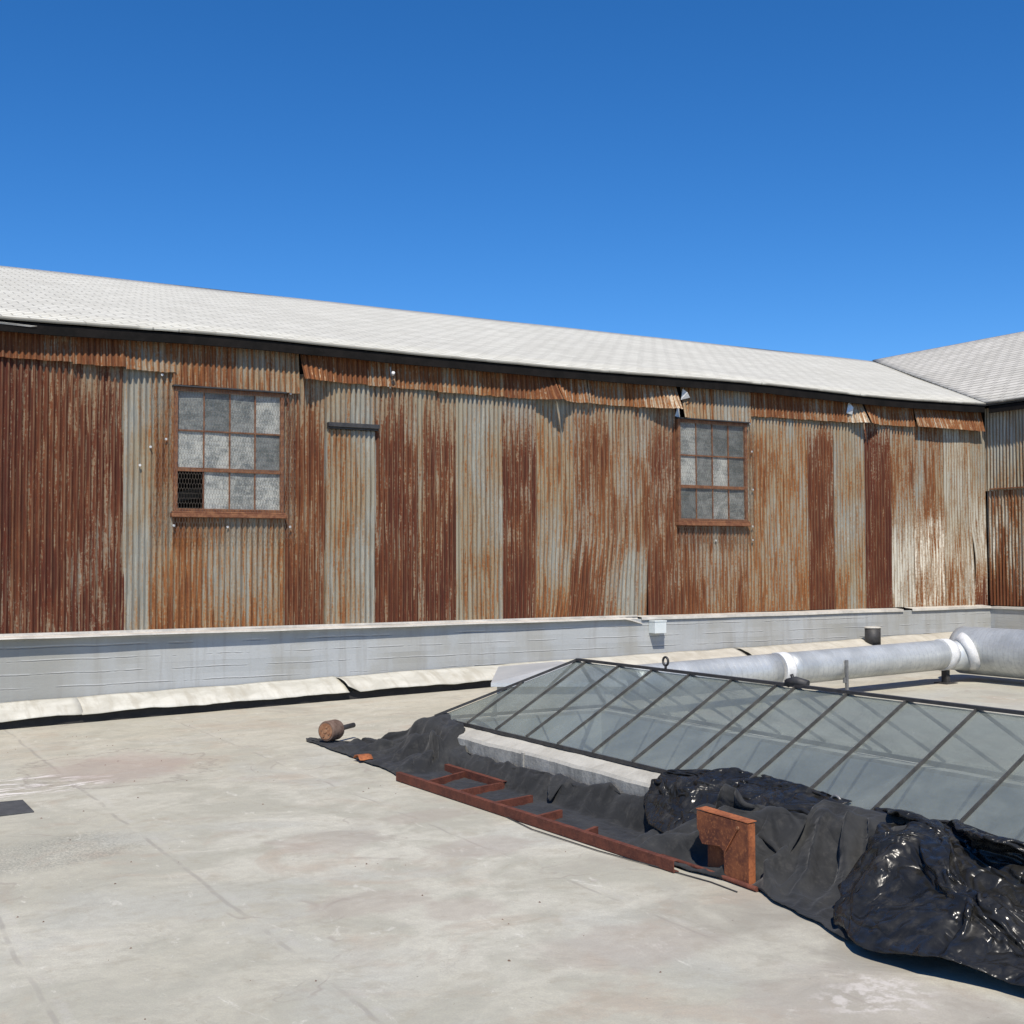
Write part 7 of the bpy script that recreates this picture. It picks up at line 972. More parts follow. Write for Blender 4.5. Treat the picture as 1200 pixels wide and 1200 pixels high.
-1,0,0,-16,-1,0,-1,0,0,1,2,1,0,2,2,1,-8,1,-2,-1,-3,-1,1,3,2,5,4,2,-1,-3,1,-1,-16,0,0,1,-1,-1,0,0,4,3,2,-2,-6,0,-2,-2,0,5,2,2,0,-1,-2,1,3,0,2,-2,0,-16,2,1,1,2,-1,0,0,-1,-1,-5,-2,0,0,0,1,4,2,1,2,4,2,3,-2,-10,3,3,-3,-1,-15,-1,-1,0,-2,1,-2,-1,0,-1,1,2,0,1,1,7,2,-3,5,0,-6,0,2,0,0,1,-3,2,0,-16,-1,1,0,1,0,1,1,-2,-2,0,2,2,-2,6,-1,-2,4,-5,2,2,0,0,-6,7,-4,-1,2,1,-16,1,1,0,1,-1,1,-1,-1,1,-1,-3,0,5,-1,0,3,-2,4,-3,2,-1,0,-1,1,-1,-1,1,1,-16,0,-1,0,1,1,-2,-1,0,0,1,0,1,2,0,2,0,2,-3,-1,-1,1,0,8,-10,3,3,-1,1,-16,0,1,1,-2,-2,1,0,1,0,0,3,3,1,2,-2,-1,0,1,1,4,1,-6,-3,6,-5,-1,1,1,-16,2,1,1,2,2,-4,-2,1,0,1,2,1,-1,-2,-2,-1,3,1,2,-4,-3,2,4,-1,4,0,-3,-1,-15,-1,1,-1,-3,-2,-2,-1,-2,-1,3,1,1,4,2,3,3,1,0,0,0,-6,7,-1,-3,2,0,0,0,-16,0,-2,0,0,-1,1,-2,0,6,3,1,0,-1,1,2,0,-2,-2,-3,0,6,-5,1,1,0,-1,2,1,-16,0,0,-2,0,-2,2,5,5,0,-3,0,-2,-1,1,-1,0,-3,0,1,1,2,-2,-4,4,-4,4,3,1,-16,0,0,0,-2,1,0,2,-1,0,0,-1,1,2,-1,1,-1,0,0,0,1,0,0,-5,2,5,1,1,0,-16,0,-1,1,2,-1,5,1,-1,0,2,2,2,1,7,-3,-3,-3,-1,-5,-6,-2,0,5,5,-1,1,-2,1,-16,2,-2,3,-2,3,0,2,4,4,2,-1,-2,5,-11,-5,-6,-3,1,4,4,-1,-5,7,3,0,-1,2,-2,-16,1,3,-5,9,7,2,0,1,-2,-1,2,2,-17,-7,-1,4,2,-3,0,-1,2,16,-4,-1,-1,-2,0,0,-15,-2,0,3,-3,-2,-1,-1,-2,-1,-1,-1,-6,3,3,2,1,1,7,-2,2,7,-1,6,-7,-1,0,0,1,-16,-1,0,-2,-2,-1,-2,-2,-2,0,-1,-2,1,2,2,3,1,4,-2,9,3,-7,-2,-1,0,4,0,1,2,-16,-1,0,0,-2,-4,-1,1,0,-2,0,-1,2,3,5,2,3,0,1,-4,-1,3,-2,-3,1,1,5,0,0,34,2,2,3,2,2,2,2,7,7,8,7,7,7,7,7,7,9,13,14,14,23,4,13,12,3,3,3,3,0,1,5,3,3,4,-2,3,1,0,0,1,3,0,-1,-2,-2,0,-1,-3,-7,-3,6,-1,-11,-2,7,-5,3,0,8,1,3,4,5,0,1,1,1,0,-2,-6,-4,-3,-1,-2,-9,4,4,5,-17,1,0,13,-7,-8,12,-4,0,3,7,6,4,5,3,-1,-9,-8,-7,-2,-2,-3,-3,-3,2,11,-7,-2,2,15,3,-4,-19,15,-7,-1,2,0,3,1,-2,0,-10,-8,-11,1,1,5,1,2,0,3,4,1,-3,8,6,5,-9,0,4,1,-13,15,-12,7,0,-5,-5,-2,1,-9,1,3,0,4,-2,-1,0,3,2,9,6,4,-5,-2,-4,7,-2,-4,3,-5,-2,4,1,0,0,-2,0,-11,2,-6,4,0,-1,2,1,0,11,11,-3,-3,-2,3,-1,1,-3,-3,2,-2,-3,-4,7,0,0,-5,2,-6,-10,0,6,-1,6,3,2,3,10,-2,-8,1,3,2,1,0,-3,-2,-2,-6,-3,4,7,-1,-1,0,-3,-5,3,0,7,9,5,-1,-2,-1,-2,-11,0,7,4,-3,-1,1,-5,-9,-7,-2,3,1,16,-2,-1,-1,0,3,-4,-9,2,-3,0,0,1,2,1,3,8,5,0,-6,1,-6,-12,-6,2,5,9,-8,17,-2,-3,3,-3,0,-9,-1,1,10,-6,1,2,3,4,3,-1,5,-2,-10,-8,-9,0,1,2,8,2,-3,15,-8,1,2,-3,0,0,3,-1,1,-7,14,1,0,-1,0,-1,2,-11,-18,-3,2,4,1,3,3,-4,3,8,-6,11,-2,-2,0,0,0,-3,0,1,6,-1,-4,-8,0,-2,-2,-2,-6,7,0,1,2,4,0,0,2,0,3,13,0,-3,-8,3,-3,0,0,3,1,-2,-4,-6,0,-3,-2,-1,-4,4,0,2,2,0,-6,1,9,9,7,0,0,0,-12,7,-3,-2,0,7,-2,0,0,-3,1,-4,-1,-1,-2,-2,-1,-1,-1,-4,-1,13,14,3,1,0,-1,-1,-7,0,-16,6,3,0,-6,0,-3,-1,-2,3,5,1,-3,-3,-1,2,0,3,10,9,-1,1,1,1,0,1,-2,-15,-8,8,-5,5,0,1,-2,-2,-1,3,2,3,-3,0,0,6,2,-2,5,0,-1,3,-1,2,1,-10,-14,-3,-5,22,-5,3,-4,0,-2,-1,6,5,3,1,-4,0,-1,0,-4,-6,12,1,-1,2,-2,1,-6,-18,0,3,2,15,-15,13,0,-4,0,3,-1,-6,-3,-3,-3,2,1,1,1,0,9,1,3,3,0,0,-10,-6,7,1,-2,-9,9,1,5,-8,4,0,-1,5,5,-6,-5,-1,1,1,0,-2,7,5,1,-1,-2,-5,-6,-1,-1,-2,-2,2,8,0,3,-7,5,-1,0,7,0,-2,5,2,-3,-7,-2,0,2,-5,-3,-2,-1,-1,-1,-6,-2,0,3,12,5,3,-2,8,-2,-10,2,0,-4,-5,0,-1,0,4,9,0,1,1,-3,-5,-4,0,0,0,-2,5,11,3,-7,1,-1,-2,-5,-1,11,-6,0,-5,5,3,3,2,2,-3,-2,-1,0,1,-2,-2,-4,-3,0,15,2,-11,-1,3,-3,
-1,-3,-2,4,0,3,0,4,-2,-3,-5,0,-8,-3,3,4,2,4,2,2,3,3,1,-7,-5,3,-1,-2,3,-4,-10,14,0,-2,4,0,-5,-1,-2,3,-3,5,4,4,0,0,0,2,1,-1,1,-3,-2,-2,-2,1,-3,-6,0,4,0,6,0,-1,0,-1,1,5,3,2,3,1,-1,1,2,1,1,0,-1,-7,-1,-1,-1,-4,-8,-1,3,-7,17,-9,0,3,-1,0,9,-3,2,-1,5,1,1,1,0,-1,0,1,-2,-4,-2,-5,-4,-3,7,3,0,-8,8,0,-1,-7,-1,4,0,3,6,-4,7,2,0,0,0,0,0,-1,-3,-2,-2,1,2,-1,-8,-7,3,-3,15,2,-2,-2,-6,2,-2,0,-1,-2,8,-5,-4,-6,-4,-2,-2,0,1,-2,-1,1,1,3,13,9,-6,-5,10,-1,2,-4,-4,3,-3,1,0,-1,-1,-3,-1,-7,2,3,6,-4,1,2,1,-5,0,0,-1,-6,5,17,1,-9,-4,-1,5,8,-5,-2,-1,0,-4,2,-4,-2,4,2,-1,-5,5,0,-3,1,7,2,1,1,-1,-1,-6,4,3,-2,-4,-3,3,8,-2,-5,]),
'C': (66, 92, [2087,8,9,8,9,10,9,10,9,5,5,5,4,5,6,6,6,6,6,6,7,7,7,7,6,7,6,6,7,6,7,8,8,8,7,8,7,7,7,4,5,5,4,5,4,6,5,5,6,5,5,4,5,4,4,4,4,4,5,4,5,4,4,5,6,6,6,0,-1,2,7,-3,0,1,0,-1,4,-6,5,-3,3,4,-6,7,-6,5,2,-9,9,-4,-8,7,-9,1,3,-8,5,3,-1,2,0,1,0,-1,-5,-2,4,2,-4,5,-6,4,-5,2,-4,1,-3,3,-4,5,-6,5,4,-8,8,-8,5,4,-6,5,-3,2,0,-1,0,5,-2,1,1,0,1,1,0,0,-3,0,8,-8,0,10,-13,10,-8,5,-3,-9,12,-6,0,-2,2,-6,10,-8,-3,3,0,2,3,-2,3,0,0,-5,0,-1,-1,2,1,-3,1,6,-8,7,-8,7,-2,-3,2,-9,13,-11,12,-8,0,10,-8,7,-7,1,0,0,-1,7,-2,1,1,0,0,0,2,-3,-1,-2,6,-1,-2,11,-11,9,-14,16,-8,-11,16,-3,1,2,-1,-5,7,1,-1,1,-1,-7,0,-7,5,-7,7,-9,7,-7,6,-9,9,-4,-3,9,-10,2,1,-5,12,-13,9,-3,7,-8,6,0,-7,11,-11,10,-6,0,0,4,-2,1,1,0,1,0,2,-2,6,-10,4,3,2,1,-6,5,2,-3,1,8,-9,-1,3,1,0,-4,7,-3,2,0,-3,-9,4,-9,8,-10,11,-12,10,-10,9,-9,7,-4,1,-1,-2,4,-4,1,-1,1,0,0,2,-5,8,4,-6,8,-7,-1,-1,0,1,-1,1,0,2,2,1,0,-2,-1,-1,0,11,-11,1,1,3,8,-2,-3,5,-6,4,0,-3,-1,3,-5,8,-4,2,0,-4,-14,7,0,-4,-1,9,-14,13,-14,7,-6,8,-6,2,-2,5,-10,4,6,-4,2,-3,3,1,-5,6,1,-1,2,-3,-5,12,-9,6,-2,0,-2,3,-1,3,0,0,0,-1,-2,4,-2,3,1,1,0,-2,6,-11,10,1,-9,11,-5,-3,2,1,0,2,-1,-4,-15,8,-3,-2,12,-11,3,4,-13,16,-7,-5,2,1,-1,1,-3,7,-5,4,-5,5,-6,8,-8,4,2,0,0,1,-1,7,-12,8,-3,1,-1,2,-1,0,2,0,-1,0,-1,-2,5,-4,6,1,-1,-1,-1,4,4,-5,0,2,2,-2,-3,2,0,1,-4,-14,5,5,5,-11,2,3,0,-10,10,2,-13,13,1,-8,5,-4,-1,1,1,0,0,0,-5,6,-3,3,3,-1,2,0,-6,4,-7,14,-12,5,1,0,-1,0,1,1,-1,-1,1,-1,4,-6,3,3,1,-2,0,3,0,5,-8,2,-2,0,2,1,-2,1,-12,5,4,-15,10,1,6,-8,-2,3,8,-14,8,-1,-3,1,8,-9,6,-6,2,-2,3,-5,5,-3,2,-1,5,-1,1,-2,-1,9,-9,9,-11,11,-7,2,-1,0,1,0,1,-1,-1,1,-4,-1,6,3,0,-1,3,-1,0,0,1,-1,-1,-1,-4,8,-12,7,-3,4,-14,11,-2,-5,-2,7,-2,0,0,-1,4,-10,13,-9,5,-4,9,-7,-1,0,3,-2,3,-2,5,-3,2,1,0,0,1,2,-9,8,-9,6,1,-1,1,0,2,-1,0,-1,-1,0,0,0,1,-1,2,1,1,-1,3,-1,-3,-3,-3,-3,4,4,-8,12,-8,-10,0,11,-9,14,-4,-2,-3,4,-2,3,-5,5,-4,-2,6,-3,1,-1,-2,10,-6,3,-3,0,1,1,6,1,-2,1,0,-1,-1,-1,2,-2,2,-7,7,-2,1,-1,1,1,-1,-2,2,0,3,-4,2,0,0,-1,2,-3,-1,-4,3,0,2,2,-3,-4,-9,8,2,-4,-2,7,-5,9,-8,7,-5,-3,4,-1,-7,11,-1,-3,-1,0,-3,9,-4,2,0,-1,4,1,4,-1,-1,2,-5,1,0,0,1,-3,10,-10,-4,3,3,1,1,-1,0,-1,2,0,0,-6,6,-1,1,-1,1,-3,-1,-4,2,-1,2,-1,1,-8,-4,5,-2,11,-4,-1,-1,2,1,4,-13,10,-3,-1,7,-3,-3,-1,8,-6,-3,4,-3,3,3,0,2,3,7,-8,2,3,-8,7,-2,-4,-1,-2,2,-1,5,-4,0,2,1,-1,2,0,-1,1,-1,-1,7,-11,2,-1,0,-1,-1,0,2,-6,2,-3,2,0,0,1,1,1,-2,9,-6,3,-4,0,3,-1,2,0,-2,-1,8,-8,3,-5,12,-6,-6,4,2,-3,3,11,-7,0,8,-8,1,2,-3,-7,4,2,-2,-4,-2,4,1,0,1,3,0,-1,-1,0,0,0,0,-6,12,-11,-1,0,-1,0,1,1,-3,0,3,-6,-1,11,2,-4,0,-4,8,1,-8,5,-3,5,0,-8,8,-1,-4,3,3,0,-8,2,9,1,0,-10,9,-5,1,6,-4,-1,-1,-2,3,-6,6,-1,-5,-2,4,-2,1,5,-3,1,2,-2,0,0,1,-1,-2,0,-4,-1,4,-1,0,0,0,-1,-2,8,-1,-3,3,2,-12,14,-6,-1,0,-2,8,-5,-3,4,-8,11,-1,-2,-1,5,0,1,-1,5,-15,1,6,-3,11,-2,-3,-4,2,0,-3,9,-11,1,6,-9,-1,2,4,0,1,-7,8,-2,0,3,4,1,-3,-4,-4,2,-2,-1,-2,7,-1,-2,-1,0,0,1,1,-1,2,1,-3,7,-12,15,-12,8,-6,1,4,-8,1,4,-5,7,2,-4,0,-11,6,1,0,12,-7,1,2,-2,0,9,-2,-7,-3,3,-9,12,-8,-10,8,-3,1,2,1,-2,-2,4,5,-2,2,-1,-2,2,2,4,-14,4,-1,3,-2,2,1,0,-1,0,-1,1,0,2,-1,-1,5,-4,-1,10,-14,10,-11,8,4,-12,7,-1,0,-8,11,-12,10,4,-7,6,-4,6,-4,5,-4,-1,-3,5,-6,3,-1,3,-18,-1,8,-2,
5,-2,0,1,-3,7,-1,-1,2,2,2,2,-6,-2,-3,14,-8,-2,0,3,0,0,0,0,0,1,-4,-3,10,-11,4,-3,11,-13,4,-1,-4,13,-11,11,3,-19,6,2,-1,0,5,2,0,4,-5,3,0,3,-4,8,0,-11,-2,2,2,-13,-6,17,3,-14,2,-2,3,1,-1,0,3,-3,3,1,3,0,-3,7,-6,3,-7,7,8,-11,0,-1,0,0,0,-1,-2,3,-6,0,8,-2,-8,7,0,-1,1,-2,-3,9,-15,13,0,3,-13,11,-2,9,1,-2,-1,4,-1,2,-8,3,-5,-3,8,-7,-5,0,-3,9,-10,7,7,-13,4,-1,-1,0,1,2,2,1,-2,3,0,3,-6,8,-9,6,-7,9,1,-4,-1,0,-1,-1,-1,2,-9,9,-10,5,-1,4,-6,11,-15,12,-8,3,2,-4,-7,17,-12,15,2,1,-1,-7,3,2,-5,2,-4,8,-10,4,-10,1,-2,7,-12,13,-10,9,-8,7,8,-10,-2,2,-1,6,-2,0,-3,2,2,-1,0,6,-9,9,-10,5,-1,7,-7,1,-1,0,0,0,0,-4,0,-3,0,1,-1,1,0,5,1,-1,-5,-1,13,-11,1,11,-2,-6,1,2,11,-12,-3,7,-7,5,-10,8,-11,11,-13,5,0,3,-2,5,-4,6,-8,5,-4,0,1,-2,3,-1,0,2,0,2,2,0,-2,8,-10,8,-9,3,1,5,-7,-1,-4,-3,-3,2,1,3,-2,0,0,3,-1,-2,5,-3,1,4,-6,4,10,-7,1,-8,7,0,1,-1,12,-12,-6,7,2,-6,-9,12,-13,14,-11,1,3,0,1,1,-8,7,-5,3,1,-1,2,0,1,2,1,-3,2,-1,-1,1,-1,11,-6,-3,1,-2,4,-4,-1,2,1,-10,-1,2,-2,6,-6,4,-2,3,4,-4,-2,12,-7,4,0,-6,7,-10,9,-1,1,-1,-3,2,14,-15,-6,-1,0,10,-17,14,-13,15,-9,1,1,2,-7,7,-4,-5,5,-2,1,3,2,1,2,1,-5,1,1,2,-1,0,-5,9,0,-8,4,-2,8,-12,0,0,13,-13,-3,-2,10,-1,-6,7,-1,2,10,-12,-1,3,3,-7,9,-5,7,-10,-1,0,-2,4,-7,7,16,-9,-19,19,-10,-4,-10,13,-4,9,-3,-1,-2,3,-2,5,-8,-4,5,-1,-1,6,5,1,-4,-3,0,2,-2,1,0,3,1,1,-4,-1,1,2,3,-10,2,0,10,3,-14,0,7,2,-9,2,-1,-1,9,2,-6,-7,7,-1,-2,-3,9,-7,-2,2,-1,-1,-2,7,5,3,-20,-6,19,-5,0,4,-7,1,4,-2,4,5,-12,16,-1,-4,2,-6,3,-1,-1,-6,2,0,0,0,0,1,-4,-2,13,1,-9,-1,0,6,-1,-6,4,-2,10,3,-13,2,-3,10,-10,-1,-4,9,-1,-2,7,-9,3,5,-11,-1,7,-7,0,-2,7,-5,-1,9,0,0,-3,-7,18,-10,-10,9,3,-8,5,-1,0,11,-15,-3,-3,1,18,-3,-3,-1,2,-2,-1,0,2,1,-2,4,-2,-7,8,2,1,-3,0,6,-4,-6,2,-3,10,6,-15,5,-4,8,-7,4,-9,2,12,-11,10,-11,1,10,-14,1,8,-12,1,-2,3,0,4,3,-2,1,-1,-1,11,-3,-7,-3,2,-2,3,-6,3,6,-3,-2,4,-6,5,1,-1,-3,3,-1,-2,3,1,4,-4,-6,5,-4,5,-1,0,3,2,5,-8,-2,2,-4,7,3,-8,-1,-2,8,-5,7,-9,0,12,-6,-5,-2,7,1,-1,-12,13,-10,-2,2,-1,1,4,0,2,1,-2,-1,13,0,-1,-6,-6,0,2,0,6,3,-2,-2,2,-5,1,-5,5,-2,-2,1,-3,3,1,7,-4,-7,3,0,1,2,-5,2,3,6,-4,-2,-3,-2,9,1,-3,1,-11,5,-1,8,-9,3,-7,17,-10,0,4,0,-1,-7,11,-10,-2,0,3,-6,5,14,-5,1,-3,1,-2,0,1,2,-1,-1,-5,6,3,1,-5,-8,2,4,4,-7,3,-2,-1,1,-1,1,1,14,-5,-6,2,-2,-6,5,0,-3,3,4,1,-4,-1,0,4,5,-8,9,-15,4,-2,8,-8,11,-16,12,-4,2,-1,4,-7,0,8,-12,5,-3,6,7,0,-3,0,-1,-3,7,-3,6,-8,0,2,-8,-1,3,6,3,-9,3,-7,4,5,-4,-1,0,0,-2,0,-1,6,9,-9,2,3,-1,-7,1,3,-1,1,0,0,0,-3,0,0,8,-1,1,-10,2,-4,6,2,0,-6,1,5,-4,4,6,-12,4,-1,0,-4,8,7,-6,-1,-5,5,-7,-2,9,2,10,-12,2,-1,-10,4,1,6,-5,-3,7,-9,6,-1,-1,-1,-1,-1,1,1,0,10,-2,-9,4,8,-2,-3,0,-2,-4,2,7,-3,2,-4,1,-6,3,9,-1,-9,-2,0,-3,13,-6,2,-5,4,1,-4,11,-12,5,-6,6,7,-12,8,3,-2,-10,7,-1,-2,-4,5,6,-1,5,-2,0,-7,2,-7,3,-4,8,-3,0,-1,0,-2,-1,1,1,0,2,8,-4,-2,1,1,-1,0,4,-6,0,4,-2,1,-1,-1,2,-9,5,7,4,-1,-14,2,2,3,-1,-4,2,2,-3,2,10,-5,-3,0,-5,13,-17,14,4,-4,-12,4,2,1,-1,-3,0,8,2,0,1,-15,5,-3,3,-4,0,6,-1,-1,0,0,1,1,1,1,6,-2,-3,-3,8,-5,1,0,-1,0,0,0,0,-2,-2,2,4,-5,-2,-1,8,7,-9,-5,11,-5,-3,0,1,1,-1,6,4,-1,-3,-9,-2,10,-7,0,12,0,-11,1,0,0,5,-9,1,2,1,-4,8,-1,-6,-2,4,2,-3,-2,0,-2,1,1,2,0,0,9,-2,-2,2,-1,-1,4,-11,10,-6,
-1,2,-1,2,1,1,-4,3,-3,3,-9,5,11,2,-7,-11,8,0,-1,1,-1,-2,12,-2,-11,8,-10,10,-7,-1,-3,12,3,-10,7,-12,9,-4,-2,-4,0,10,-11,17,-2,-11,-1,0,2,-3,0,-1,0,1,0,1,1,-5,9,3,-3,-1,5,-3,0,-2,3,-1,-2,1,1,-1,0,3,-1,-3,2,7,-9,-1,-5,7,12,3,-14,-2,1,-3,-3,-4,9,-5,1,0,-3,5,3,-6,0,7,8,-13,14,-13,15,-4,-1,-12,1,7,-3,-5,8,-4,-6,4,-4,1,-1,1,0,1,-1,0,6,5,-1,-6,6,-3,1,4,-9,4,6,1,-10,2,0,1,-1,0,2,-1,-6,10,-6,3,-5,-2,3,10,-1,2,-13,3,-6,-7,14,-13,12,-9,12,-7,-2,0,1,-6,13,-5,4,-1,-2,13,-3,-8,8,-9,2,-3,-4,6,-3,-2,-1,0,-1,2,-1,-1,0,2,0,-1,10,-1,-1,1,-1,1,2,-6,4,10,-13,-1,1,0,0,1,-1,7,-12,4,3,-7,7,-9,4,-9,7,10,-17,11,-3,-9,2,1,-1,-3,9,-1,2,-8,8,-5,5,-3,0,8,-10,16,-6,1,-3,1,-5,5,-7,3,-3,0,1,0,-1,0,-1,-1,1,3,-2,2,-2,2,-2,7,9,-12,1,5,-3,15,-5,2,-3,1,-10,6,-12,12,-13,0,8,-9,9,-6,-3,-2,8,0,-9,9,4,-6,-14,14,-6,-5,14,-11,11,-10,3,-1,3,1,-10,12,-12,14,-5,1,0,8,-10,6,-4,-2,0,-1,0,0,-1,0,0,0,0,4,-3,1,4,1,0,3,9,-3,-8,5,-5,9,-9,12,-3,1,-16,13,-14,14,-12,4,-5,0,6,-2,6,-16,14,-12,0,5,12,1,-16,-10,5,0,2,-1,1,1,1,-4,0,10,-13,11,-2,4,1,1,-6,10,-10,2,-2,-1,0,1,-2,0,0,-1,1,1,2,0,-1,4,-1,-7,1,-3,3,7,0,6,1,4,-4,2,5,-3,-3,2,-1,-9,7,-7,-5,1,4,-1,9,-14,4,-7,0,3,11,2,7,-22,-11,5,0,7,-2,-5,11,-8,-1,6,1,4,-2,12,-13,4,-3,2,-1,-1,-1,0,-1,0,0,0,1,0,0,3,-5,0,2,-5,5,0,5,-6,-2,0,0,0,2,-2,-9,9,12,-8,11,-6,9,-8,10,-11,0,-1,-13,6,14,5,-16,-5,1,-1,9,3,5,-3,-11,-5,-3,-2,4,-1,3,3,9,1,0,-4,-5,12,-11,3,0,-1,-2,-1,1,0,0,0,1,-1,1,1,0,9,-14,-1,3,5,-3,-7,9,2,-6,4,-9,2,-4,11,-5,-2,-1,-1,7,-3,-1,9,1,-2,-2,-1,-7,0,8,9,-14,-3,2,-1,2,9,7,5,1,1,-9,-15,-2,9,1,1,0,0,-6,4,-7,9,-7,5,-1,-2,-1,1,1,0,0,0,1,1,-1,-2,-3,13,-10,4,-8,5,5,-5,1,-2,-2,0,-5,7,-3,-2,-1,7,-1,1,2,-5,2,5,-3,9,2,-5,-13,-6,10,16,-11,-5,-2,1,2,4,7,3,2,1,4,-6,-10,-1,1,1,-2,1,-1,2,2,-4,0,0,-2,1,1,-2,0,0,0,0,-1,0,1,-3,1,0,-1,1,0,-5,5,-1,3,-4,7,3,-5,0,7,-5,4,-9,0,9,0,-14,2,0,8,-3,5,12,-1,-9,3,3,-6,-5,-3,4,1,-4,-1,3,11,3,-5,5,-5,-6,1,2,-1,1,-3,-2,6,-8,2,-1,0,-1,0,-1,0,-1,0,0,0,-1,3,-9,7,-2,2,-1,-2,0,-1,7,3,0,0,-5,3,-2,10,1,-4,4,-1,1,-7,-1,-3,-7,2,0,1,8,8,-13,11,2,-4,-7,0,2,5,-1,-12,0,8,11,-11,-3,5,-1,-3,-1,-1,2,-2,3,1,1,-1,-2,0,0,0,-1,0,-1,-1,0,-1,-2,1,2,-7,6,-1,1,0,0,0,3,3,2,2,-7,4,-6,-2,6,-5,-1,0,16,7,-3,-2,-5,-8,-5,1,4,12,-17,7,9,-4,-4,0,-4,-2,8,-6,-2,-6,14,7,-12,-2,3,2,0,-2,3,-8,9,-2,-1,-2,0,0,-1,0,0,-1,-2,-2,-1,1,0,0,0,1,-5,4,1,1,1,-6,4,2,-4,0,0,7,-12,4,-3,6,-8,4,-2,7,11,9,-4,-7,-8,0,4,-3,-6,8,10,-8,0,-4,4,-8,5,3,8,-6,-8,10,0,-5,0,0,0,1,1,-2,2,-1,1,-4,-1,0,0,-1,-1,-2,-1,0,0,0,2,0,-1,0,3,-1,-1,-1,0,0,-1,6,-6,1,-3,7,-9,2,1,0,1,0,-5,0,11,-2,15,0,-14,0,16,-11,-1,-1,-2,-1,6,-5,11,-7,2,-8,0,9,-3,-2,-3,10,-8,7,-8,7,-2,-1,-2,0,-2,-1,0,0,-1,-2,-1,-1,-2,-2,5,-7,8,-1,-1,2,-4,0,-2,6,-3,-2,8,-1,-8,1,4,7,-8,1,2,-3,-1,4,-3,-3,19,-8,-7,12,-12,5,2,-4,7,2,-1,-3,4,-10,9,-2,9,-7,2,-10,-1,0,-1,9,-2,5,-4,1,-1,0,-5,4,-4,-1,-1,-1,0,-2,1,1,1,-7,6,-6,-1,-1,0,4,1,2,0,0,0,0,2,-2,2,-7,7,0,-1,6,-12,5,2,0,-3,1,-1,15,-3,-2,-8,12,-8,2,1,2,-2,4,7,-10,-1,-3,12,-15,11,-18,1,2,-1,4,1,5,2,-1,-2,5,-6,4,-3,-1,0,-4,-2,0,1,-7,6,-5,7,-9,9,-2,0,0,1,0,-1,2,-7,11,1,2,-7,3,-4,2,-10,15,-4,-2,0,-4,0,1,0,7,14,1,-2,-8,
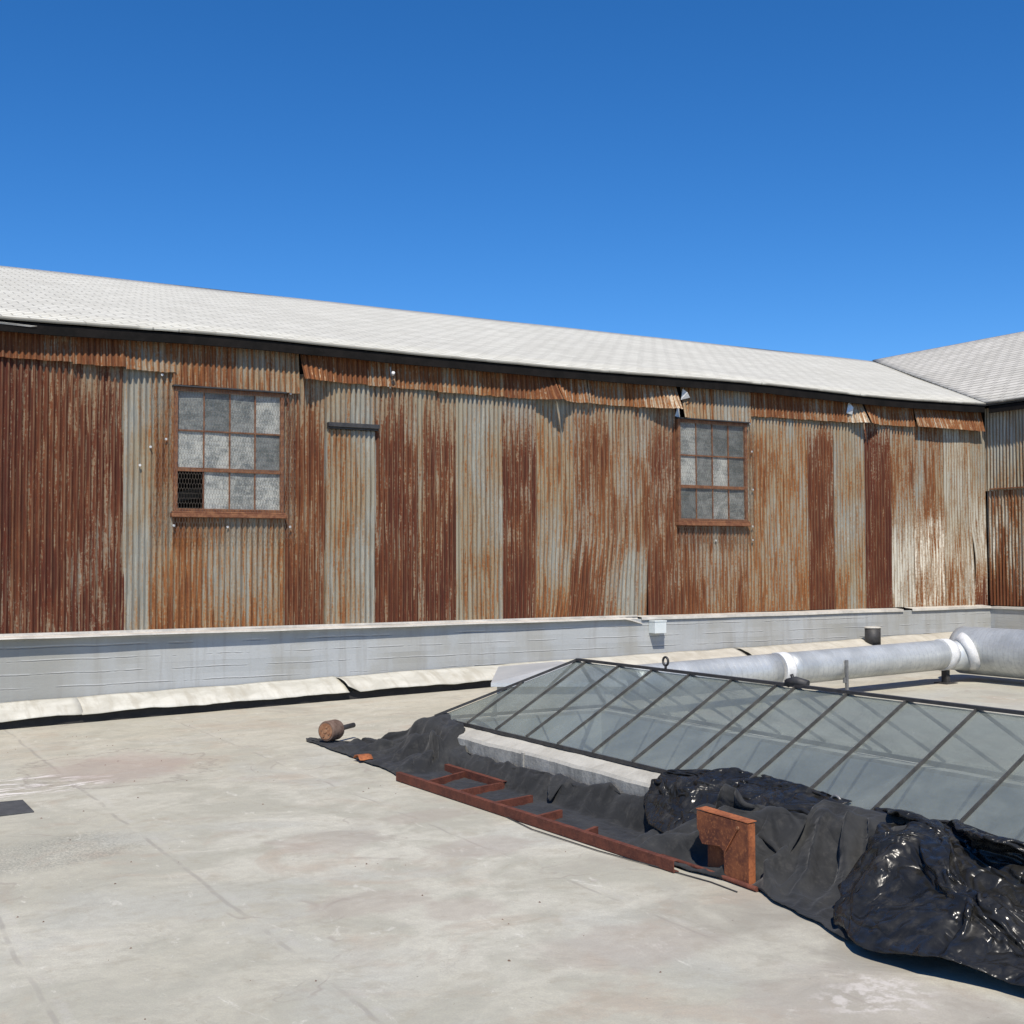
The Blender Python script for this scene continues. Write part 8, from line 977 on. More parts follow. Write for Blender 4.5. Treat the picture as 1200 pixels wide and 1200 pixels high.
-1,0,-2,3,-5,1,10,-11,3,-6,8,-10,4,-11,2,6,3,-5,4,3,1,-4,-1,5,-2,2,0,-3,3,2,-6,0,8,-8,-5,-1,10,-7,-2,0,0,-1,0,0,1,-4,1,9,-2,3,-18,13,0,-1,0,3,-7,1,7,-5,9,-5,3,-1,-7,6,11,-15,6,-5,5,0,1,-2,1,0,-11,-1,3,-5,10,-5,0,2,1,3,1,3,-4,2,0,1,1,0,3,1,-11,4,0,-8,10,7,-16,-3,5,1,0,1,0,-5,1,-1,1,0,-5,-3,11,1,-1,-5,8,-2,-6,10,-2,0,6,-7,7,-6,2,4,-13,8,13,5,-6,-13,-2,0,-4,8,-14,13,-15,3,5,-9,7,2,-1,6,0,2,2,-5,1,1,1,0,2,-1,-1,10,-6,-7,3,-1,0,14,-19,-1,2,1,0,-2,6,-7,-2,3,-1,-4,-2,-1,11,-7,4,0,-2,8,0,3,-4,0,4,0,-4,-1,9,-3,-9,3,3,15,5,-10,-22,-4,-1,11,-16,11,-3,5,-6,3,3,-2,6,3,0,3,-5,1,1,0,0,-1,0,-2,0,6,-7,4,-3,-1,3,15,-17,-1,-2,0,2,-1,2,-3,2,-3,5,-4,3,-5,7,-3,1,1,2,3,-2,6,-3,1,-2,6,-10,2,9,-7,0,-1,1,1,-9,23,-9,-11,-15,5,-2,1,2,3,1,2,3,1,1,2,1,-5,1,1,0,-3,0,1,1,0,-3,10,-10,7,-6,-8,12,4,-4,-8,-1,0,0,3,4,-4,3,-1,8,-11,9,-6,1,2,3,-1,0,4,-1,-2,3,0,0,-5,-5,9,4,-8,0,1,2,1,1,4,7,-2,-10,-11,-8,1,5,2,0,3,1,2,3,-1,-5,1,0,-2,2,1,1,2,-5,0,5,1,-2,6,-4,-13,12,6,-4,-9,-2,1,1,-4,7,1,4,-2,6,-2,-4,2,4,-8,2,0,1,-4,6,-3,-5,0,14,-12,-3,11,-4,-1,-3,7,-1,-2,8,-12,5,5,1,-13,-11,8,-4,9,-3,2,3,3,-3,-5,1,-1,2,2,2,-1,-1,-3,6,-2,1,-3,3,3,-3,-3,0,2,-1,2,-10,0,7,-1,0,1,-4,6,0,5,-7,-2,7,-1,-1,-2,4,-8,2,0,3,-6,14,-14,-2,11,-5,0,3,2,-13,5,1,-5,8,-1,4,-8,-6,2,4,0,4,3,0,-4,-5,0,1,4,0,-2,3,-5,9,-5,-7,10,-3,-1,5,-2,-2,-3,3,4,-11,7,-1,-5,4,1,-1,4,-1,-5,9,-5,0,2,1,-7,-1,1,8,-7,6,-3,-4,3,11,-15,-4,4,2,1,7,-10,-1,2,-2,-6,7,-2,7,0,-3,-2,3,2,2,0,-4,-4,0,4,0,-3,-1,0,-1,-2,3,8,-6,3,0,2,4,-1,-1,3,-3,-3,-3,-1,2,-3,-2,1,2,0,-1,-2,9,2,-4,-5,7,3,-10,0,6,-2,-5,9,-14,5,15,-5,-10,3,-1,3,-1,-7,-4,5,10,-9,13,2,-1,2,-5,-6,3,-1,0,-3,-4,5,-2,-2,6,3,-13,6,3,-1,-6,6,2,2,-4,5,2,0,-2,1,0,-1,3,-6,-5,2,-3,1,-5,7,-1,-2,0,2,4,-3,-4,3,2,-7,1,1,3,-4,1,-2,4,-1,-2,0,4,1,-13,5,14,-13,15,-13,1,13,-1,-9,7,-3,0,-2,-2,-5,2,7,0,-2,-5,9,-9,0,5,3,-2,-1,-2,2,0,0,-5,5,5,4,0,-3,1,-7,-4,0,3,1,0,-7,3,2,2,-8,4,1,8,-12,8,-9,4,-4,6,-4,-2,6,7,-14,0,2,6,-1,7,-17,14,-13,15,1,1,-2,-4,5,-2,-4,0,-1,-4,-1,-1,7,5,2,-2,-3,-6,0,7,3,-2,-6,3,1,3,-4,1,-3,2,5,0,4,1,-9,3,-15,5,-1,4,0,-2,-2,2,-1,2,-2,6,-10,8,-1,-5,8,-8,6,-7,6,-6,-3,4,-5,16,-10,17,-16,4,3,8,1,-14,9,-2,-1,-2,-2,2,-4,0,0,-1,0,8,6,-1,-3,-5,-3,1,6,-2,-2,-4,2,3,-7,4,7,-1,1,1,-5,15,-9,-5,-5,-1,4,1,-3,-6,4,-6,2,-3,4,5,-6,2,4,3,-3,3,-2,-1,9,-18,-3,19,-12,8,-7,20,-4,2,1,-3,0,-4,1,-3,-2,0,0,1,-4,-2,-1,-1,0,5,1,7,-2,-2,0,-3,0,-4,4,-5,9,-4,3,-3,1,2,0,-1,-3,9,8,-6,2,-13,2,-11,3,-2,5,-6,1,-1,5,2,2,0,0,7,-3,3,-5,7,3,5,-12,9,1,5,-14,11,-4,2,-2,3,0,-10,1,-3,0,1,0,-1,-1,-3,-2,-1,0,17,-10,8,1,-15,1,8,-4,3,-2,-3,12,-9,4,0,-5,2,6,-7,-2,3,6,0,-2,1,-4,10,-6,-9,-1,4,-1,-5,5,0,5,-4,10,-4,3,-9,0,11,1,8,-2,0,-1,3,2,-9,-5,-1,9,-1,-5,-5,0,-1,0,0,1,-2,-1,-3,-3,-2,3,17,-8,-10,13,-7,2,2,-4,2,1,-6,8,-7,0,3,-5,9,-5,0,1,-2,-2,6,-4,10,-9,8,8,-3,-15,0,7,5,1,-7,8,-4,-6,1,9,-10,2,-4,13,7,-3,-1,2,-3,1,0,2,-3,-1,0,-5,-2,-2,1,0,-3,-1,-1,1,-2,-3,-4,-1,3,14,-8,7,-7,7,-4,6,-7,6,-7,3,-1,-2,4,2,-1,-1,-2,4,-4,2,-1,2,4,-6,-1,7,8,-5,-3,1,-5,9,-11,2,1,-2,0,6,2,-3,0,8,2,-2,1,-6,7,-1,0,-2,-6,6,-4,-3,-1,1,-1,0,-1,-1,0,-1,0,0,0,4,-1,9,2,-11,-4,6,-10,8,1,-5,
3,-3,2,1,-6,14,-4,1,-4,5,-2,4,-1,-5,4,0,-4,9,5,-8,-4,4,-8,7,-8,9,1,-7,5,-1,9,-11,3,8,-1,-8,7,-10,0,0,1,4,3,0,-2,-2,-1,-1,-2,-1,3,0,0,-1,0,0,-1,-3,-2,3,19,3,-13,-5,-3,1,12,-12,3,-2,-3,8,-10,6,4,0,-2,4,-4,5,-8,2,5,3,-6,8,9,-8,-11,4,2,7,-11,1,5,-6,3,3,-5,0,5,2,0,-5,4,2,1,2,-4,-10,9,-1,-4,-1,-1,-1,2,0,-1,-1,0,-2,-1,-1,2,1,0,-2,6,12,-2,-7,-4,2,11,-12,4,0,-9,9,-5,0,7,-9,3,0,-3,14,-1,-7,-1,7,-5,5,5,-3,-8,-8,0,14,-10,7,2,-7,-3,3,-1,0,8,1,2,2,-3,1,-6,0,5,-11,-1,-1,4,-2,2,-1,-2,0,0,-1,1,0,2,-3,4,-3,3,-2,5,12,-4,-4,-4,2,5,-3,2,-2,-2,3,-1,-11,12,-6,0,2,-2,5,5,0,-9,-1,2,4,7,-2,1,-12,-8,10,-5,3,-1,-3,5,-1,-2,2,11,-3,-2,4,2,-4,0,3,3,-16,2,-1,-1,0,-2,2,0,1,0,0,0,-5,7,-6,6,-3,3,-1,-3,17,0,-13,-4,6,1,-7,9,0,-2,4,-3,-7,6,0,6,-6,-4,4,2,9,-4,-11,-4,5,10,-1,0,-6,-1,1,-9,-4,12,-2,1,-1,-2,-2,12,1,-1,-2,8,-5,-9,0,8,-8,-4,-2,-1,4,1,0,-1,0,-2,-3,7,-3,1,0,7,-5,2,-2,-8,10,8,-11,1,0,8,-12,2,5,1,9,-1,-7,5,1,1,-1,-3,-1,-1,0,-3,-7,0,0,6,4,1,-1,0,2,-4,1,-2,-7,0,0,12,-3,2,-1,4,-11,-5,2,-5,4,6,-6,0,1,0,-5,-1,0,0,1,5,0,-3,8,3,-5,5,-2,9,-11,-7,9,-5,-1,2,-8,12,2,-5,-3,7,6,1,-2,1,6,-4,-3,-7,-2,4,1,2,-7,-6,-2,8,5,-2,0,0,10,-23,10,-5,5,1,-6,-2,8,-2,-8,7,3,1,-9,1,-2,0,-1,1,-4,4,0,0,0,2,1,-4,8,0,-6,5,-4,-1,6,4,6,-17,19,-17,-3,5,3,-6,0,4,-7,1,10,0,-3,4,2,-7,4,-3,1,3,0,-3,1,-6,-3,3,2,-5,-6,2,5,-2,10,-6,-7,2,9,0,2,-6,4,3,-7,-6,-5,5,0,1,-2,5,-3,1,1,1,-1,-3,7,-4,0,-2,1,4,2,-2,12,-21,22,-5,-1,-4,-1,-2,6,-5,0,2,0,-4,0,-6,-3,-3,11,-5,-1,-2,4,5,4,1,-3,-8,-1,1,0,1,-1,0,-1,-1,6,-4,2,-4,-6,7,5,-11,-4,2,12,-6,0,-1,1,3,-2,7,0,-2,-4,-1,5,-6,3,-4,1,-1,1,0,-1,6,3,-6,9,7,-11,-3,3,1,1,-4,6,-2,-1,-6,5,-1,4,-7,-1,-3,0,-4,-1,4,4,3,-3,-8,1,4,7,-7,10,1,-4,-13,10,-5,-6,9,-12,-7,8,0,-1,2,11,-6,0,1,1,6,-4,1,0,2,0,-8,6,-6,3,-2,0,-1,2,0,-1,13,-7,-4,10,4,-6,-1,-1,1,3,-6,2,1,-4,0,-7,1,-5,6,2,-2,0,2,-4,-9,7,9,-2,-7,2,0,5,-7,-4,2,7,-3,-10,7,-8,13,-4,-6,-2,3,5,-8,2,7,7,2,-5,1,-3,-1,-1,0,7,-7,6,-6,9,-4,-3,-1,2,-5,5,-2,0,2,11,-1,-7,1,7,-10,2,-3,-1,1,-3,2,-5,8,-5,-1,0,2,-2,5,-4,-8,5,2,-1,-3,0,-2,-1,2,1,-7,-1,9,-9,6,-5,10,8,2,-14,-7,13,-13,9,6,-2,4,-2,-1,0,0,1,-3,6,-7,8,-5,1,1,-5,-2,4,-8,11,-9,0,2,14,-2,-12,-1,6,-7,3,-3,2,-1,-2,3,-5,3,2,1,1,-3,-4,7,-3,-12,9,4,-1,-1,3,-7,2,-7,7,0,-7,7,-10,3,-2,-1,8,15,-8,-2,2,-5,7,1,-4,3,1,0,0,-1,-4,2,5,-11,0,1,0,4,0,-8,6,-10,9,-1,0,-11,8,-1,2,-4,6,-8,4,4,-7,2,2,3,-1,-1,2,-4,2,-3,-2,11,0,-7,-5,5,-1,-1,7,-8,6,-9,-3,5,-5,8,-11,5,2,-4,5,18,-16,5,-2,7,-6,2,1,0,0,0,-3,7,-6,-8,5,-3,-1,0,0,0,6,-6,10,-12,0,-1,8,-16,8,-4,4,2,-6,1,-1,1,2,0,1,5,1,-2,3,-4,7,-6,-3,5,6,0,-12,6,0,-8,4,-7,5,-3,1,-6,0,9,-2,-1,6,-4,3,15,-9,-3,8,5,-10,-3,4,-2,-1,5,-3,-7,7,-3,3,2,1,-5,0,-3,9,-21,9,-1,-5,0,9,-8,7,-11,-1,-1,-3,4,2,1,0,1,1,1,3,0,5,0,1,-3,4,-2,-2,13,-13,1,8,-5,-6,-7,-1,-3,11,-8,3,-1,0,-5,6,2,4,14,-10,7,1,8,-11,-4,4,-2,0,-10,9,-5,4,0,-3,-2,6,-9,6,-13,14,-5,3,-5,4,-8,10,-12,11,-9,14,-7,0,-1,-1,0,-1,-3,-2,-1,2,1,-6,12,-5,3,-5,12,-11,13,-6,4,7,-1,6,-1,-4,6,-9,-15,-6,4,7,2,1,0,5,-2,7,-6,4,9,-10,-5,4,-11,9,-7,3,0,0,-1,-4,0,2,-7,9,-10,5,0,2,-3,5,1,-2,-5,4,1,2,-2,-3,1,-1,1,3,1,1,1,2,-3,1,-1,2,-2,-1,2,2,0,-3,3,17,0,2,1,-16,9,5,
-2,-5,-5,1,-8,3,1,0,6,3,-9,2,8,-9,-3,7,-9,2,3,-2,-4,-2,-3,1,3,2,-3,0,-4,0,2,-1,0,0,1,-3,5,-5,3,1,-1,-4,0,-2,-1,0,-2,-2,-1,8,-6,7,-8,6,-2,0,0,0,4,3,1,9,7,3,9,-1,1,0,-5,-2,-8,8,-4,-7,1,6,-5,6,-6,0,4,0,-11,4,5,-6,-2,0,-1,-1,-1,-4,-3,-1,10,-1,-2,1,2,-3,0,1,1,0,-2,0,0,3,4,0,-6,2,-7,-2,-1,-2,0,-1,2,5,-6,-4,8,-1,8,2,-1,0,-1,3,7,3,10,5,1,-4,4,-14,-7,5,-4,2,5,0,-3,0,-1,-2,-1,5,0,-8,2,-1,-2,0,1,-2,0,2,3,-9,6,0,-1,0,2,-2,1,6,-7,9,-5,1,-2,1,1,-2,-1,-3,0,-2,-1,-2,4,2,-1,2,8,-11,-1,0,-2,-1,-1,0,1,2,4,7,5,9,6,-9,2,-13,0,1,2,5,2,-8,0,-3,9,-5,1,-3,0,-4,-1,-1,0,-1,1,6,-10,3,1,2,-2,3,-2,3,-1,0,1,5,-9,10,-6,8,-7,0,3,-1,3,-1,-1,-1,1,-1,-2,2,6,-5,9,-13,-2,-2,-3,-1,-1,-2,-1,-1,-1,2,1,2,3,9,9,-20,10,4,4,-4,1,-4,-4,-4,2,-2,-1,1,1,0,0,0,4,-6,-3,9,-5,10,-4,-1,0,-1,3,0,3,0,0,6,-3,3,0,4,-3,4,-3,3,-1,-1,0,-1,0,-1,-4,0,0,-1,10,-2,-2,-3,-3,-3,-2,-3,-2,-3,-2,0,1,1,1,2,11,-7,8,1045,-2,-3,-2,-2,-2,-2,-2,-2,1,1,4,4,4,3,4,3,3,2,3,3,3,3,3,3,3,3,3,1,1,2,1,2,1,2,1,1,1,1,0,-1,-1,-2,-1,-1,-1,-1,-1,-1,-2,-2,-2,-3,-4,-4,-2,-3,-3,-2,-3,-2,-3,-2,-1,0,0,0,12,0,2,-2,2,-1,1,0,3,-5,4,-7,2,-5,-4,4,-10,2,-3,-1,2,-2,-1,7,-7,2,1,-5,4,-3,2,0,0,0,2,4,1,7,-10,0,8,-9,10,-9,8,-9,8,-8,8,-8,9,-9,9,-4,7,0,-4,6,-5,3,2,2,0,0,1,0,0,12,1,-1,1,1,1,-1,1,0,1,1,1,-8,7,2,-11,13,-6,6,-5,4,4,-8,0,2,4,-10,7,-8,6,-4,0,0,0,-5,2,-8,0,12,-9,1,0,0,0,1,0,-7,16,-18,17,-18,18,-6,0,2,-8,11,-10,12,-6,-1,2,3,0,2,-1,-1,12,1,-1,2,-1,1,1,2,-2,0,1,2,-1,-3,0,6,-10,9,-10,13,-14,6,10,-15,-3,4,-1,2,7,-5,2,-2,-3,-1,9,-16,13,-16,8,1,2,8,-18,17,-17,18,-9,0,11,-13,3,-8,8,5,-15,16,-11,10,-11,10,-1,4,-3,0,-1,1,1,13,-2,2,0,1,1,0,-1,1,-1,-5,8,0,-4,-1,-2,9,-5,1,-1,-2,-8,8,0,2,-3,1,2,-10,7,-9,3,4,5,-13,19,-17,15,-17,16,-17,9,3,2,5,-15,14,-16,10,-2,4,-2,-3,3,3,-9,10,-5,7,-5,6,-6,2,1,-1,-2,1,12,1,1,0,0,0,0,1,0,0,4,-13,11,0,0,-2,-6,5,-2,4,0,-6,3,2,-3,-1,-2,-7,12,-13,9,3,2,-5,0,-1,5,-12,15,-16,17,-9,10,-17,11,0,1,6,-17,5,11,-5,-3,4,-1,1,-1,2,0,2,-11,5,4,-3,-1,5,-3,12,1,0,1,-1,0,1,0,1,-1,0,-2,-1,1,-1,1,1,-8,17,-14,1,14,-24,14,2,-3,4,-7,-7,10,2,-6,0,4,-2,-4,10,-4,-4,12,-17,7,3,3,-3,-3,2,-6,13,-9,-5,14,-8,1,7,-6,1,0,-2,-2,9,-8,-1,6,0,-5,3,13,0,0,1,0,0,0,-1,2,-1,-1,0,-4,2,2,2,1,-2,-3,4,3,-7,4,1,-1,-11,3,6,3,-7,-1,4,-6,2,8,-10,-2,17,-12,0,12,-14,-2,12,-11,15,-14,4,1,3,-3,-4,10,-12,5,0,-2,1,2,3,-2,6,-7,-1,2,2,-1,12,0,1,0,0,0,0,0,1,1,0,1,-2,-1,2,0,-2,-1,-6,7,4,-7,3,-4,2,3,0,-5,0,4,-5,3,-2,-2,4,-2,2,-9,15,-4,0,-2,3,-15,15,-9,12,4,-18,16,-8,0,2,0,0,4,-2,0,1,0,-3,2,3,-5,-1,2,0,12,1,0,0,1,0,0,0,0,1,-1,2,-1,1,-3,1,-3,4,-3,-3,5,-5,-1,-5,8,1,1,-2,-4,3,1,0,1,-5,2,3,0,-5,1,4,-9,18,-10,2,-8,8,-2,1,0,0,2,4,-13,12,-9,5,3,0,-3,-2,8,-9,6,0,1,-3,1,11,1,1,0,0,-1,1,-2,0,4,-7,5,1,-2,1,-4,4,-6,3,-5,0,2,3,0,-2,2,-5,-1,5,-1,0,-1,9,-6,0,-1,-2,5,-3,-1,6,-11,8,0,0,2,-3,-6,7,2,0,-1,4,-6,5,2,-4,0,2,2,-3,3,-1,0,-3,3,-2,12,1,0,0,-1,1,-2,2,-3,5,-1,-2,0,1,-2,1,0,-1,-1,-2,-2,3,6,-8,0,2,1,4,0,-6,3,-9,4,2,-1,8,-8,9,-6,2,-9,9,-2,1,4,-10,4,-1,3,-3,5,0,-1,3,-1,-2,3,0,2,-2,0,4,-7,6,-2,-2,0,12,0,0,0,1,0,0,-1,2,-7,7,-1,0,-1,1,-2,-5,9,2,-4,-1,7,-10,-2,-3,1,7,1,2,-1,0,0,-4,11,-7,2,-1,-5,3,-2,2,-7,1,
10,-10,8,-10,8,-2,1,2,-5,9,-3,2,-1,0,1,-2,4,-2,-4,7,-6,2,-1,-1,11,1,1,0,0,0,-1,0,-4,7,-5,2,-2,0,-1,1,4,-4,-1,0,2,-4,4,1,1,-5,-2,4,0,2,2,2,-1,-1,-2,1,4,-9,0,4,4,-7,-2,0,9,-10,4,-2,7,-4,4,3,-6,5,1,0,-1,-1,2,-1,-3,5,-4,3,-2,-1,-1,11,1,0,1,-1,0,1,-1,-1,0,3,-2,1,0,-1,0,0,-1,-2,4,-2,-3,3,4,-2,2,-5,-3,-1,7,-3,0,-2,-2,7,-9,7,-1,-2,-2,-2,12,-6,3,-8,5,3,1,2,2,-2,-2,5,-1,-2,1,0,1,0,2,-3,-3,3,-3,2,-1,0,12,-1,2,-1,0,0,0,2,-2,-2,2,0,0,-1,2,-1,1,3,-3,2,-4,0,-1,1,0,1,-2,1,-3,-1,2,4,-4,0,1,1,-4,6,-2,0,-1,-2,0,-10,9,6,-2,4,1,-2,0,1,2,-5,5,-2,3,-5,1,0,1,3,-2,-1,-2,2,-1,10,1,-3,1,3,1,0,0,1,-2,-1,0,1,1,-1,1,-2,-1,1,2,0,-2,0,4,-4,-1,2,-2,2,-2,-3,-1,4,1,-4,5,-6,4,-9,-5,15,-5,8,-3,4,-5,6,0,-2,-2,4,0,-4,3,0,2,-9,8,-1,-1,4,-1,-2,-2,3,-3,1,11,-2,0,3,1,-3,4,-3,4,0,-3,3,0,-1,1,-1,1,0,0,-1,-2,3,-4,0,4,-4,4,1,-4,0,-1,0,-7,2,4,-8,12,-9,9,7,-13,6,-4,6,-3,4,-2,-4,1,4,-4,2,2,1,-11,-2,11,-1,1,-1,3,-1,-3,2,-1,1,-1,11,1,0,0,-5,5,-4,6,0,0,1,0,0,0,0,0,0,-3,6,-4,2,-2,5,-7,1,2,0,-2,1,0,-1,0,1,-4,1,-1,4,1,5,-8,6,0,-4,4,-2,-1,-3,2,4,-2,0,2,-9,-4,14,-4,-3,2,0,1,2,-1,-2,2,-2,0,0,11,0,-1,-3,7,-5,4,-3,1,4,1,-2,0,0,-1,1,-3,6,-8,7,-1,1,-6,7,0,-3,-2,5,-5,-1,3,-1,4,-5,-1,9,-5,3,-5,8,-10,3,7,-8,2,-2,2,0,-3,4,-8,2,0,10,-16,12,1,-2,-1,1,-2,2,-2,2,0,0,0,11,-1,1,1,-3,4,-3,1,0,3,0,1,-1,1,1,-1,2,-6,7,-11,8,2,-2,-4,3,1,1,-2,0,0,1,0,-3,7,-5,-3,-5,5,9,-6,7,-7,1,3,-4,1,1,-4,-6,0,12,-13,16,-14,11,-3,-3,2,2,-1,2,-4,6,-4,1,-2,0,10,-1,0,-1,5,-4,4,-3,4,-5,6,-1,1,0,0,0,2,-3,2,0,-1,-3,6,-7,5,0,0,-7,10,-6,1,0,2,-3,3,2,1,-3,-7,7,1,1,-4,-1,2,2,-10,11,-6,-2,2,5,-4,6,-1,-1,-1,1,-1,2,-2,-2,1,1,-2,1,-1,11,-1,3,0,-9,9,-5,3,0,2,1,1,1,1,-3,0,0,2,0,0,-2,2,-1,7,-12,5,0,3,-3,5,-3,-1,2,0,-1,0,-1,1,0,-6,3,1,0,3,-5,-5,11,-13,11,-7,1,7,-4,0,6,-8,6,2,-1,-2,-1,2,-2,0,0,-2,0,10,1,-4,0,9,-10,6,4,-5,4,-8,8,-3,5,-1,-1,0,2,-2,1,1,-1,-1,-1,3,1,-4,9,-7,6,-2,-1,-4,3,-4,0,0,2,2,-1,-6,3,3,-4,0,3,-9,11,-11,10,-2,-1,2,6,-14,7,6,-5,4,-5,2,-1,0,0,-1,0,-1,11,-1,1,1,-3,5,-8,1,4,-1,5,-9,7,-7,8,1,3,0,-5,8,-7,2,1,1,1,-6,8,-3,1,-5,4,-1,3,-6,2,1,1,-2,1,-2,4,-8,5,0,-4,4,-1,-12,12,1,1,2,-12,3,2,12,-10,1,0,0,0,0,-2,1,0,1,-1,11,0,1,-1,1,-3,5,-3,3,-7,3,2,-5,7,-4,4,-4,4,4,-6,4,-4,4,-3,-2,2,-2,-8,7,5,-4,4,-3,0,5,-4,3,1,-1,0,-1,3,-11,7,5,-12,6,2,-8,-4,1,-4,12,0,0,-11,5,-3,2,1,-2,5,1,1,2,0,2,12,-1,-1,0,-7,6,0,-2,0,4,-6,3,3,-1,1,0,2,-4,1,7,-8,4,-8,7,-1,-3,1,1,1,-7,7,-4,1,3,-5,5,-6,1,3,5,-5,4,2,-4,-1,4,-5,3,3,-4,-1,3,-6,4,0,-4,-2,0,-6,5,-1,4,2,1,1,2,1,11,0,-1,-2,5,-10,2,3,0,-2,2,1,0,-2,3,-4,0,4,-6,-2,14,-8,4,-7,4,1,-4,5,-7,10,-10,7,-1,-2,5,-7,6,-2,-2,3,1,0,2,0,0,0,0,-2,-4,3,2,1,-3,-6,7,-3,-4,1,1,-1,3,-3,3,1,2,1,1,12,0,-3,1,-9,8,-1,-1,0,-2,1,2,-3,2,-2,4,-1,-2,2,-3,0,10,-5,-2,1,0,-1,2,2,-7,6,0,-2,1,2,-2,1,0,1,-3,5,-2,1,2,-1,0,-1,-3,1,-5,-3,-1,10,-3,3,-1,-3,-5,-2,-1,-2,5,7,1,1,1,1,11,0,1,-4,1,-5,3,4,-7,5,-3,-3,5,0,-4,0,3,0,-1,-2,-5,6,7,-3,2,2,-1,-4,5,-2,2,-6,6,-2,1,-2,1,2,-3,2,1,1,-1,-2,3,-6,5,-1,2,-2,-1,-2,1,2,-14,4,7,-2,-7,-1,11,0,-5,7,-1,2,1,12,-1,0,1,-1,-3,-4,3,4,-8,4,1,-5,0,6,-1,-3,-1,4,0,-5,-8,0,18,-10,11,0,-2,-5,7,-7,8,-1,-1,-1,0,-3,4,0,-2,1,0,2,-1,-3,0,3,-1,0,
